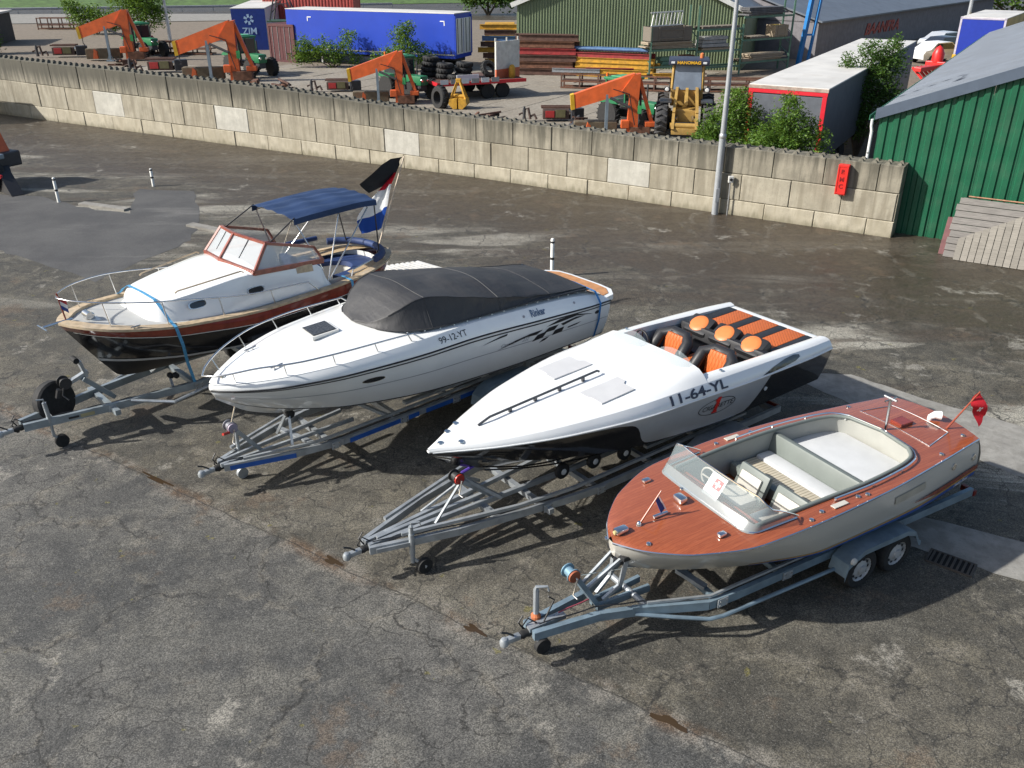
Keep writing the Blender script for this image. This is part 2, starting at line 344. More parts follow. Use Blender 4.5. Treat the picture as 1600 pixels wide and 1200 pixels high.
for ch_, z in (('B', .66), ('M', .44), ('C', .24)):
    text(ch_, .17, MRD, rb, 'letter', Matrix.Translation((0, -D_-.024, z)) @ up, .004, .006)
# ---------------------------------------------------------------- lamp poles, charging post, bollards, drain
MG = M('galvanised_steel', (.46, .47, .48), .42, .75, var=.16, scale=9, dirt=.25, dcol=(.25, .24, .22))
MGL = M('pole_grey', (.36, .38, .40), .45, .3, var=.08, dirt=.2, dcol=(.2, .22, .16))
def lamp_pole(p, h, r, label, arm):
    o = root('lamp_post', p, 0, label, 'lamp post', 'grey lamp posts of the yards')
    m = MB(); m.tube([(0, 0, -.05), (0, 0, h*.26), (0, 0, h*.261), (0, 0, h)], [r*1.25, r*1.2, r, r*.55], 16); m.build('pole', MGL, o, 40)
    m = MB(); m.lathe((0, 0, h*.255), (0, 0, 1), [(r*1.22, 0), (r*1.34, .02), (r*1.34, .10), (r*1.05, .14)], 16); m.build('collar', MG, o, 40)
    m = MB(); m.cbox((0, -r*1.22, .62), (.11, .02, .42), .006); m.build('access_door', MGL, o)
    m = MB(); m.tube([(0, 0, h-.05), (arm[0]*.4, arm[1]*.4, h+.25), (arm[0], arm[1], h+.3)], [.035, .03, .03], 8); m.build('arm', MGL, o, 40)
    m = MB(); m.cbox((arm[0]*1.25, arm[1]*1.25, h+.3), (.6, .26, .12), .04, math.atan2(arm[1], arm[0])); m.build('lamp_head', MGL, o, 40)
lamp_pole((6.40, 27.18, 0), 9.2, .085, 'tall grey lamp post standing against the block wall', (-.9, -1.2))
lamp_pole((32.0, 66.5, 0), 9.5, .13, 'far lamp post rising in front of the blue lorry rear', (.8, -1.2))
lamp_pole((-30.6, 84.0, 0), 9.0, .12, 'thin lamp post beside the bushy tree at the yard back', (.8, -1.2))
po = root('socket_post', (6.75, 27.05, 0), 0, 'thin post with a pale socket box beside the wall lamp post', 'post')
m = MB(); m.tube([(0, 0, 0), (0, 0, 1.05)], .022, 8); m.build('post', MG, po, 40)
m = MB(); m.cbox((0, -.02, 1.13), (.15, .10, .20), .012); m.build('socket_box', M('pale_plastic', (.6, .6, .57), .4), po)
m = MB(); m.lathe((0, -.07, 1.13), (0, -1, 0), [(.045, 0), (.045, .02), (.03, .022)], 12); m.build('socket', MK, po)
MWP = M('white_post', (.74, .74, .70), .5, var=.05, dirt=.25, dscale=5)
for k, (x, y, lb) in enumerate(((-14.97, 28.62, 'leftmost slim white marker post with dark band on the lot'), (-12.64, 30.8, 'slim white marker post behind the dark asphalt patch'), (1.02, 21.3, 'slim white marker post behind the grey covered motorboat'))):
    o = root('marker_post', (x, y, 0), 0, lb, 'post', 'white marker posts on the lot'); h = (.82, .62, 1.0)[k]
    m = MB(); m.lathe((0, 0, 0), (0, 0, 1), [(.055, 0), (.05, .03), (.05, h-.03), (.03, h)], 12); m.build('post', MWP, o, 40)
    m = MB(); m.lathe((0, 0, h*.45), (0, 0, 1), [(.052, 0), (.052, .06)], 12); m.build('band', MK, o)
    m = MB(); m.lathe((0, 0, h*.88), (0, 0, 1), [(.0515, 0), (.0515, .05)], 12); m.build('band', MK, o)
dr = root('drain_grate', (5.98, 9.62, .004), R(-38), 'rectangular iron drain grate behind the mahogany boat trailer', 'drain')
MI = M('cast_iron', (.07, .062, .055), .7, .3, var=.2, dirt=.3, dcol=(.13, .09, .06))
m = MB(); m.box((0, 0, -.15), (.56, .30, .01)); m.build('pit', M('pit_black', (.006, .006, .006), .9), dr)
m = MB()
for sx in (-1, 1): m.box((sx*.285, 0, .006), (.03, .33, .02))
for sy in (-1, 1): m.box((0, sy*.155, .006), (.54, .02, .02))
m.build('frame', MI, dr)
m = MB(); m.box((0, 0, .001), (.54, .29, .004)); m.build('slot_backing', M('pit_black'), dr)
for i in range(8): mm = MB(); mm.box((-.238+i*.068, 0, .010), (.030, .285, .014)); mm.build('bar', MI, dr)
# ---------------------------------------------------------------- green shed
MGN = M('green_sheet', (.012, .095, .048), .42, 0, var=.10, scale=1.2, dirt=.16, dcol=(.10, .12, .09), spec=.4)
MRF = M('slate_blue_sheet', (.125, .145, .175), .48, .1, var=.1, scale=.9, dirt=.2, dcol=(.11, .11, .10))
MFA = M('slate_blue_trim', (.085, .110, .150), .4, .1, var=.06)
sh = root('corrugated_shed', wp(1.0, .66), math.atan2(-WD.y, -WD.x), 'dark green corrugated metal shed with slate blue roof', 'shed')
SH0, SLP = 3.22, .395      # local x runs to the right along the front, y goes back
def ribs(x0, x1, ztop, pitch=.305, dep=.045):
    pts = []; x = x0
    while x < x1-1e-6:
        for dx, dy in ((0, 0), (.055, 0), (.085, -dep), (.215, -dep), (.245, 0)): pts.append((x+dx, dy))
        x += pitch
    pts.append((x1, 0)); return [[(px, py, -.02) for px, py in pts], [(px, py, ztop(px)) for px, py in pts]]
for i in range(10):
    a, b = i*.915+.004, (i+1)*.915-.004; m = MB(); m.grid(ribs(a, b, lambda x: SH0+SLP*x+.02)); m.build('cladding_sheet', MGN, sh)
m = MB()
for i in range(32):
    y0, y1 = i*.96+.01, (i+1)*.96; m.grid([[(0, y0, -.02), (0, y1-.1, -.02), (-.03, y1-.08, -.02), (-.03, y1-.02, -.02), (0, y1, -.02)], [(0, y0, SH0), (0, y1-.1, SH0), (-.03, y1-.08, SH0), (-.03, y1-.02, SH0), (0, y1, SH0)]])
m.build('side_wall', MFA, sh)
# roof: sheets with standing ribs running down the slope
for i in range(31):
    m = MB(); y0 = -.12+i*1.0; prof = []
    for k in range(3):
        y = y0+k/3
        for dy, dz in ((0, 0), (.22, 0), (.25, .035), (.295, .035), (.325, 0)): prof.append((y+dy, dz))
    prof.append((y0+.996, 0))
    m.grid([[(-.12, y, SH0+.16-.05+dz) for y, dz in prof], [(9.2, y, SH0+.16+9.2*SLP+dz) for y, dz in prof]]); m.build('roof_sheet', MRF, sh)
m = MB(); m.hexa([(-.10, -.16, SH0-.06), (9.2, -.16, SH0-.06+9.3*SLP), (9.2, -.10, SH0-.06+9.3*SLP), (-.10, -.10, SH0-.06), (-.10, -.16, SH0+.24), (9.2, -.16, SH0+.24+9.3*SLP), (9.2, -.10, SH0+.24+9.3*SLP), (-.10, -.10, SH0+.24)]); m.build('fascia', MFA, sh)
m = MB(); pr = [(-.12, 0), (-.26, 0), (-.26, .13), (-.245, .13), (-.245, .015), (-.135, .015), (-.135, .13), (-.12, .13)]
m.extr([(x, -.14, SH0-.08+z) for x, z in pr], (0, 30.6, 0)); m.build('gutter', M('green_gutter', (.04, .17, .10), .4), sh)
MWT = M('white_pipe', (.72, .73, .72), .35, var=.04, dirt=.15)
m = MB(); m.tube([(-.17, -.12, SH0-.06), (-.17, -.10, SH0-.25), (-.14, -.09, SH0-.4), (-.14, -.09, .05)], .042, 10); m.build('downpipe', MWT, sh, 40)
for z in (.9, 2.2): m = MB(); m.lathe((-.14, -.09, z), (0, 0, 1), [(.05, 0), (.05, .05)], 10); m.build('pipe_clip', MG, sh)
# ---------------------------------------------------------------- grey boarded panels leaning on the shed, and a dark red board
def old_wood(name, a, b, rough=.85):
    t = NT(name); gi = t.n('ShaderNodeObjectInfo'); g = t.noise(1, 6, .65, co=t.map(sc=(3, 60, 60)))
    c = t.mix(t.ramp(g, .3, .7), a, b); c = t.mix(t.math('MULTIPLY', gi.outputs['Random'], .35), c, sc_(a, .7)); t.bump(g, .4, .01); return t.fin(c, rough, 0)
MOW = old_wood('silvered_wood', (.13, .12, .11), (.26, .24, .22)); MOW2 = old_wood('worn_wood', (.18, .165, .14), (.30, .275, .235))
def lean(name, a0, n0, z0, tilt, label, cat):
    o = root(name, wp(a0, n0, z0), math.atan2(-WD.y, -WD.x), label, cat); o.rotation_euler = (R(-tilt), 0, o.rotation_euler.z); return o
o = lean('plank_panel', -1.55, -1.05, 0, 47, 'grey weathered panel of horizontal planks leaning against the green shed', 'wood panel')
for i in range(9):
    m = MB(); m.cbox((1.5-.012*i+random.uniform(-.03, .03), 0, .10+i*.215), (3.1-.03*i, .035, .195), .008); m.build('plank', MOW, o)
for x in (.12, 2.8): m = MB(); m.box((x, .05, 1.0), (.1, .06, 1.9)); m.build('batten', MOW, o)
m = MB(); m.cbox((1.55, .0, 1.985), (2.75, .04, .035), .008); m.build('top_rail', M('rusty_edge', (.32, .17, .10), .8, var=.3, scale=9), o)
o = lean('slat_panel', -1.78, -1.22, 0, 45, 'pale panel of upright slats with slanted top in front of the plank panel', 'wood panel')
for i in range(13):
    h = .66+i*.115; m = MB(); m.extr([(.01+i*.172, -.02, .0), (.165+i*.172, -.02, .0), (.165+i*.172, -.02, h+.09), (.01+i*.172, -.02, h)], (0, .035, 0)); m.build('slat', MOW2, o)
for z in (.2, .5): m = MB(); m.box((1.2, .045, z), (2.3, .05, .09)); m.build('batten', MOW, o)
o = lean('red_board', -1.42, -.82, 0, 40, 'dark red board leaning between shed and plank panel', 'board')
m = MB(); m.cbox((.13, 0, .55), (.36, .03, 1.12), .005); m.build('board', M('dark_red_board', (.14, .055, .055), .6, var=.2, dirt=.3), o)
m = MB(); m.extr([(.1, -.018, .62), (.22, -.018, .58), (.26, -.018, .68), (.16, -.018, .74)], (0, .002, 0)); m.build('white_scuff', M('white_paint', (.75, .75, .75), .5), o)
# ================================================================ boats and trailers
# local frame of every boat and its trailer: x runs aft from the bow, y to the far side, z up
FR = {4: (1.15, 8.33, 30.0), 3: (-1.11, 9.98, 37.5), 2: (-4.40, 11.40, 41.5), 1: (-7.45, 13.30, 46.0)}
def frame(b): x, y, h = FR[b]; return (x, y, 0), R(h)
class Ln:
    def __init__(s, u, b, z): s.u, s.b, s.z = u, b, z
    def __call__(s, t, side=-1): return V((cr(s.u, t), side*cr(s.b, t), cr(s.z, t)))
def ss(n, a=0., b=1., p=1.35): return [a+(b-a)*(i/n)**(p if a == 0 else 1) for i in range(n+1)]
class Surf:
    """ruled surface between two lines with an outward bulge; evaluates points and normals for lettering"""
    def __init__(s, A, B, bulge=0.): s.A, s.B, s.bu = A, B, bulge
    def __call__(s, t, k, side=-1):
        p = s.A(t, side).lerp(s.B(t, side), k); p.y += side*s.bu*4*k*(1-k); return p
    def nrm(s, t, k, side=-1):
        e = .004; a = s(min(1, t+e), k, side)-s(max(0, t-e), k, side); b = s(t, min(1, k+.02), side)-s(t, max(0, k-.02), side)
        n = a.cross(b).normalized(); return n if n.y*side > 0 else -n
    def part(s, m, ts, ks, sides=(-1, 1), off=0.):
        for sd in sides: m.grid([[s(t, k, sd)+(s.nrm(t, k, sd)*off if off else V((0, 0, 0))) for k in ks] for t in ts])
        return m
    def band(s, m, ts, k0, k1, n=3, off=.003, sides=(-1, 1)):
        for sd in sides:
            m.grid([[s(t, k0(t)+(k1(t)-k0(t))*i/n, sd)+s.nrm(t, k0(t)+(k1(t)-k0(t))*i/n, sd)*off for i in range(n+1)] for t in ts])
        return m
    def put(s, me, t0, k0, L, H, off=.005, sub=2, side=-1):
        """lay a flat mesh (x along, y up) onto the surface; L, H = metres per unit of t and k"""
        bm = bmesh.new(); bm.from_mesh(me); bmesh.ops.triangulate(bm, faces=bm.faces)
        for _ in range(sub):
            es = [e for e in bm.edges if e.calc_length() > .10]
            if es: bmesh.ops.subdivide_edges(bm, edges=es, cuts=1); bmesh.ops.triangulate(bm, faces=bm.faces)
        for v in bm.verts:
            t = t0+v.co.x/L; k = k0-v.co.y/H; v.co = s(t, k, side)+s.nrm(t, k, side)*(off+v.co.z*.3)
        bm.to_mesh(me); bm.free(); return me
def wrap_text(surf, body, size, mat, parent, name, t0, k0, L, H, off=.0, sx=1, shear=0, lift=.005):
    o = text(body, size, mat, parent, name, None, 0., off, sx, shear, 'LEFT'); surf.put(o.data, t0, k0, L, H, lift); return o
def flat_poly(surf, pts, mat, parent, name, t0, k0, L, H, lift=.005):
    me = bpy.data.meshes.new(name); me.from_pydata([(x, y, 0) for x, y in pts], [], [tuple(range(len(pts)))]); surf.put(me, t0, k0, L, H, lift, 3); return obj(name, me, mat, parent)
def rail(m, line, ts, r, dz=0., side=(-1, 1), inset=0., n=6):
    for sd in side: m.tube([line(t, sd)+V((0, -sd*inset, dz)) for t in ts], r, n)
# ---- materials
MWG = M('white_gelcoat', (.80, .81, .80), .15, var=.025, coat=.6, scale=.8, dirt=.13, dcol=(.58, .57, .53), dscale=2.6)
MWG2 = M('cream_gelcoat', (.76, .75, .70), .22, var=.03, coat=.4, dirt=.06, dcol=(.5, .48, .42))
MSI = M('silver_gelcoat', (.47, .48, .495), .2, .15, var=.03, coat=.5)
MBK = M('black_gelcoat', (.012, .012, .014), .12, var=.1, coat=.7)
MCH = M('chrome', (.80, .80, .80), .12, 1.0, var=.03)
MSS = M('stainless', (.68, .68, .67), .22, 1.0, var=.05)
MRU = M('rubber', (.018, .018, .018), .8, var=.3, scale=14, bump=.3)
MVB = M('black_vinyl', (.020, .020, .022), .48, var=.12, bump=.15, bscale=60)
MRM = M('rim_silver', (.50, .50, .49), .45, .15, var=.12, dirt=.4, dcol=(.20, .12, .07), dscale=6)
MBL = M('strap_blue', (.03, .17, .42), .7, var=.15, scale=20)
MGV = M('trailer_zinc', (.40, .43, .45), .45, .55, var=.18, scale=6, dirt=.3, dcol=(.20, .19, .17), dscale=3)
MGB = M('trailer_blue_grey', (.21, .285, .34), .42, .35, var=.15, scale=5, dirt=.25, dcol=(.16, .17, .17), dscale=3)
MBS = M('trailer_blue', (.02, .11, .42), .4, .1, var=.12, dirt=.15)
def quilt(name, col):
    t = NT(name); x, y, z = t.sep()
    a = t.math('ABSOLUTE', t.math('SINE', t.math('MULTIPLY', t.math('ADD', x, y), 48))); b = t.math('ABSOLUTE', t.math('SINE', t.math('MULTIPLY', t.math('SUBTRACT', x, y), 48)))
    h = t.math('MINIMUM', t.ramp(a, 0, .5), t.ramp(b, 0, .5)); c = t.mix(t.ramp(h, 0, .35, .45, 0), col, sc_(col, .45)); t.bump(h, .6, .012); return t.fin(c, .5, 0)
MOQ = quilt('orange_quilt', (.58, .135, .03)); MOR = M('orange_leather', (.62, .18, .05), .45, var=.06, bump=.1)
def planks(name, a, b, line, pitch, lw, coat=.8, rough=.22, axis='y', rand=.35):
    t = NT(name); xyz = t.sep(); c0 = xyz[1] if axis == 'y' else xyz[0]; q = t.math('DIVIDE', c0, pitch)
    fr = t.math('FRACT', q); fl = t.math('FLOOR', q); wn_ = t.n('ShaderNodeTexWhiteNoise'); wn_.noise_dimensions = '1D'; t.l(fl, wn_.inputs['W'])
    g = t.noise(1, 6, .6, co=t.map(sc=(2.5, 70, 70) if axis == 'y' else (70, 2.5, 70)))
    c = t.mix(t.ramp(g, .3, .7), a, b); c = t.mix(t.math('MULTIPLY', wn_.outputs['Value'], rand), c, sc_(a, .72))
    ed = t.math('MINIMUM', fr, t.math('SUBTRACT', 1., fr)); c = t.mix(t.ramp(ed, lw*.4, lw, 1, 0), c, line)
    t.bump(t.ramp(ed, 0, lw*1.2), .15, .003)
    return t.fin(c, rough, 0, Coat_Weight=coat, Coat_Roughness=.05)
MMH = planks('mahogany_deck', (.27, .066, .025), (.36, .102, .040), (.20, .046, .018), .052, .05, rand=.35)
MMX = M('mahogany_trim', (.30, .060, .022), .22, var=.22, scale=9, coat=.8)
MMD = M('dark_mahogany', (.20, .030, .016), .2, var=.2, scale=7, coat=.7)
MTK = planks('teak', (.42, .30, .17), (.54, .41, .25), (.05, .04, .03), .055, .06, 0., .7)
MTE = M('teak_cap', (.47, .36, .23), .6, var=.2, scale=10, dirt=.35, dcol=(.44, .42, .38))
def glass(name, tint, alpha, rough=.04):
    t = NT(name); t.fin(tint, rough, 0, Alpha=alpha, Specular_IOR_Level=.8); t.mat.surface_render_method = 'BLENDED' if hasattr(t.mat, 'surface_render_method') else None; return t.mat
MGP = glass('perspex', (.42, .50, .51), .27); MGW = glass('window_glass', (.68, .72, .74), .5); MGD = M('dark_glass', (.02, .025, .03), .08, var=.1, coat=.5)  # window_glass tint is whitened to stand for sky reflected in the panes
# ---- trailer parts
def wheel(parent, c, r=.30, w=.20, side=-1, mat=None, name='wheel'):
    m = MB(); y = w/2
    m.lathe(c, (0, 1, 0), [(r*.62, -y), (r*.9, -y), (r*.98, -y*.75), (r, -y*.4), (r, y*.4), (r*.98, y*.75), (r*.9, y), (r*.62, y), (r*.6, 0), (r*.62, -y)], 28)
    t = m.build('tyre', MRU, parent, 35)
    m = MB(); s = side; c2 = V(c)+V((0, s*y*.55, 0))
    m.lathe(c2, (0, s, 0), [(r*.62, .03), (r*.58, .0), (r*.5, -.03), (r*.42, .012), (r*.22, .03), (r*.20, .055), (r*.0001, .06)], 24)
    h = m.build('rim', mat or MRM, parent, 30)
    m = MB()
    for k in range(10):
        a = 2*math.pi*k/10; m.cbox(c2+V((math.cos(a)*r*.47, s*.010, math.sin(a)*r*.47)), (.035, .006, .035), .002)
    m.build('rim_slots', MK, parent, kind='stuff')
    return t
def fender(parent, x0, x1, y, w, z0, zt, mat, r=.33):
    """one arched mudguard over both wheels"""
    prof = [(x0-.02, z0), (x0+.02, z0+.18), (x0+.13, zt-.07), (x0+.30, zt)] + [(x1-.30, zt), (x1-.13, zt-.07), (x1-.02, zt-.25), (x1+.02, z0+.05)]
    m = MB(); m.grid([[(x, y-w/2, z) for x, z in prof], [(x, y+w/2, z) for x, z in prof], ]); m.grid([[(x, y-w/2, z) for x, z in prof], [(x, y-w/2-.004, z-.07) for x, z in prof]])
    m.grid([[(x, y+w/2, z) for x, z in prof], [(x, y+w/2, z-.05) for x, z in prof]])
    return m.build('mudguard', mat, parent, 30)
def jockey(parent, x, y, top, wx=.10, wy=-.10):
    m = MB(); m.tube([(x, y, .16), (x, y, top)], .032, 10); m.tube([(x, y, .30), (x, y, top-.12)], .040, 10); m.build('jockey_leg', MGV, parent, 40)
    m = MB(); m.tube([(x, y, top), (x, y, top+.05), (x+.10, y-.06, top+.06), (x+.11, y-.065, top+.0)], .010, 6); m.build('jockey_crank', MGV, parent, 40)
    m = MB(); m.lathe((x+wx, y+wy-.035, .11), (0, 1, 0), [(.045, 0), (.11, 0), (.11, .07), (.045, .07)], 18); m.lathe((x+wx, y+wy-.04, .11), (0, 1, 0), [(.04, 0), (.04, .08)], 10); m.build('jockey_wheel', MRU, parent, 40)
    m = MB()
    for s in (-.05, .05): m.beam((x, y, .22), (x+wx, y+wy+s, .11), .012, .04)
    m.build('jockey_fork', MGV, parent)
def coupling(parent, x, z=.45):
    m = MB(); m.tube([(x+.42, 0, z), (x+.26, 0, z)], .035, 10); m.cbox((x+.12, 0, z), (.22, .075, .07), .02); m.lathe((x+.02, 0, z-.045), (0, 0, 1), [(.05, 0), (.055, .05), (.035, .09), (.001, .1)], 12); m.build('coupling', MGV, parent, 40)
    m = MB(); m.tube([(x+.38, 0, z), (x+.34, 0, z), (x+.30, 0, z), (x+.26, 0, z), (x+.22, 0, z)], [.040, .055, .042, .053, .038], 12); m.build('rubber_boot', MRU, parent, 40)
    m = MB(); m.tube([(x+.14, 0, z+.04), (x+.06, 0, z+.11), (x-.02, 0, z+.15)], .013, 6); m.build('hitch_lever', MK, parent, 40)
    m = MB(); m.tube([(x+.30, .05, z+.03), (x+.24, .06, z+.14), (x+.30, .06, z+.22)], .011, 6); m.build('handbrake', MK, parent, 40)
def winch(parent, base, top, mat, drum, red=None):
    m = MB(); b, t = V(base), V(top); m.beam(b+V((0, .05, 0)), t+V((0, .05, 0)), .10, .06); m.beam(b-V((0, .05, 0)), t-V((0, .05, 0)), .10, .06); m.beam(b.lerp(t, .1), b.lerp(t, .95), .12, .05); m.build('winch_post', mat, parent)
    m = MB(); m.lathe(t+V((-.05, -.07, .06)), (0, 1, 0), [(.09, 0), (.09, .012), (.06, .016), (.06, .124), (.09, .128), (.09, .14)], 16); m.build('winch_drum', drum, parent, 40)
    m = MB(); m.lathe(t+V((-.05, -.085, .06)), (0, 1, 0), [(.001, -.012), (.075, -.01), (.08, .01)], 14); m.build('winch_cover', red or drum, parent, 40)
    m = MB(); q = t+V((-.05, -.11, .06)); m.tube([q, q+V((0, -.03, 0)), q+V((-.05, -.03, -.20)), q+V((-.05, -.12, -.20))], .011, 6); m.build('winch_crank', MSS, parent, 40)
def beams(name, parent, mat, L, w=.06, h=.10):
    for a in L:
        m = MB()
        for p, q in zip(a[:-1], a[1:]): m.beam(p, q, w, h)
        m.build(name, mat, parent)
def tubes(name, parent, mat, L, r=.03, n=8):
    for a in L: m = MB(); m.tube(a, r, n); m.build(name, mat, parent, 40)
def sym(L): return [[(x, y, z) for x, y, z in a] for a in L] + [[(x, -y, z) for x, y, z in a] for a in L]
def roller(parent, c, r=.11, w=.07, hub=True):
    m = MB(); c = V(c); m.lathe(c-V((0, w/2, 0)), (0, 1, 0), [(r*.45, -.002), (r*.9, 0), (r, .012), (r, w-.012), (r*.9, w), (r*.45, w+.002)], 20); o = m.build('roller', MRU, parent, 40)
    if hub: m = MB(); m.lathe(c-V((0, w/2+.004, 0)), (0, -1, 0), [(r*.40, -.01), (r*.38, .006), (r*.15, .014), (.001, .014)], 14); m.build('roller_hub', M('hub_white', (.72, .72, .70), .4), o, 40)
    return o
def strap(name, pts, w, mat, label, frame_, group=None, nrm=(0, 0, 1)):
    loc, h = frame_; o = root(name, loc, h, label, 'strap', group); m = MB(); k = len(pts)
    P = [V(p) for p in pts]; wv = V((w/2, 0, 0))
    m.grid([[p-wv, p+wv] for p in P]); m.grid([[p-wv-V((0, .0, .004)), p+wv-V((0, 0, .004))] for p in P]); m.build('webbing', mat, o); return o
def details(o, xs, yr, z, x0, x1):
    """bracket plates with bolts at the cross members, and the lighting cable along the near rail"""
    for x in xs:
        for s in (-1, 1):
            y = yr(x)*s; m = MB(); m.cbox((x, y+s*.036, z), (.16, .012, .12), .003); b = m.build('bracket', MGV, o)
            m = MB()
            for dx, dz in ((-.05, .03), (.05, .03), (-.05, -.03), (.05, -.03)): m.lathe((x+dx, y+s*.042, z+dz), (0, s, 0), [(.012, 0), (.012, .010), (.001, .012)], 6)
            m.build('bolts', MSS, b, kind='stuff')
    m = MB(); n = 24; m.tube([(x0+(x1-x0)*i/n, -yr(x0+(x1-x0)*i/n)+.05, z+.075+.012*math.sin(i*1.9)) for i in range(n+1)], .009, 5); m.build('lighting_cable', MK, o, 50)
    m = MB(); m.tube([(x0, 0, z+.05), (x0-.10, .03, z+.14), (x0-.16, .06, z+.02), (x0-.10, .05, z-.06)], .010, 6); m.cbox((x0-.10, .05, z-.08), (.05, .05, .08), .01); m.build('plug_lead', MK, o, 50)
# ================================================================ trailer and boat 3: white and black speedboat
def trailer3():
    loc, h = frame(3); o = root('boat_trailer', loc, h, 'zinc trailer with fanned tubes carrying the white and black speedboat', 'trailer', 'boat trailers')
    z = .47
    beams('side_rail', o, MGV, [[(-1.02, s*.10, z), (.14, s*.47, z+.01), (1.76, s*.79, z+.02), (2.3, s*.86, z+.02), (6.45, s*.90, z+.02)] for s in (-1, 1)], .06, .11)
    beams('upper_rail', o, MGV, [[(-.60, s*.22, z+.14), (1.0, s*.66, z+.16), (1.9, s*.79, z+.17), (5.6, s*.84, z+.19)] for s in (-1, 1)], .045, .045)
    beams('centre_rail', o, MGV, [[(-1.0, s*.05, z+.03), (2.3, s*.27, z+.08), (6.6, s*.30, z+.09)] for s in (-1, 1)] + [[(-.85, 0, z+.05), (.9, 0, z+.06)]], .055, .07)
    beams('cross_member', o, MGV, [[(x, -.85, z-.02), (x, .85, z-.02)] for x in (1.45, 2.35, 3.5, 4.7, 5.7, 6.4)], .08, .08)
    beams('cross_member', o, MGV, [[(.75, -.62, z), (.75, .62, z)]], .10, .06)
    m = MB()
    for s in (-1, 1): m.beam((1.0, s*.28, z+.1), (.55, s*.04, .93), .05, .05)
    m.beam((-.05, -.18, z+.05), (.52, 0, .90), .03, .03); m.beam((-.05, .18, z+.05), (.52, 0, .90), .03, .03); m.build('winch_brace', MGV, o)
    winch(o, (.95, 0, z+.06), (.48, 0, .93), MGV, M('winch_black', (.03, .03, .03), .5), M('winch_red', (.45, .03, .02), .4))
    m = MB(); m.tube([(.52, 0, 1.02), (.75, 0, 1.06), (.98, 0, 1.00)], .022, 6); m.build('winch_strap', M('purple_webbing', (.10, .05, .35), .7), o)
    jockey(o, -.50, -.30, .74, .12, -.10); coupling(o, -1.32)
    m = MB(); m.beam((-.95, -.16, z), (-.5, -.30, z), .05, .06); m.build('jockey_bracket', MGV, o)
    for x, y, zz in ((2.10, -.30, .60), (2.60, -.44, .66), (3.13, -.54, .66), (2.10, .30, .60), (2.60, .44, .66), (3.13, .54, .66)):
        roller(o, (x, y, zz), .125, .075)
        m = MB(); m.beam((x, y*.95, zz), (x+.02, y*.8, .50), .04, .05); m.build('roller_arm', MGV, o)
    for s in (-1, 1):
        for x in (4.35, 5.05): wheel(o, (x, s*1.06, .30), side=s)
        fender(o, 3.98, 5.42, s*1.06, .26, .35, .70, MGV)
        m = MB(); m.cbox((6.48, s*.72, .47), (.06, .26, .10), .01); m.build('tail_light', M('tail_red', (.16, .015, .012), .3), o)
        beams('bunk', o, MGV, [[(3.5, s*.62, .66), (6.4, s*.66, .66)]], .08, .05)
    return o
details(trailer3(), (1.45, 2.35, 3.5), lambda x: cr([(-1, .10), (.14, .47), (1.76, .79), (2.3, .86), (6.4, .90)], x), .48, -.95, 3.9)
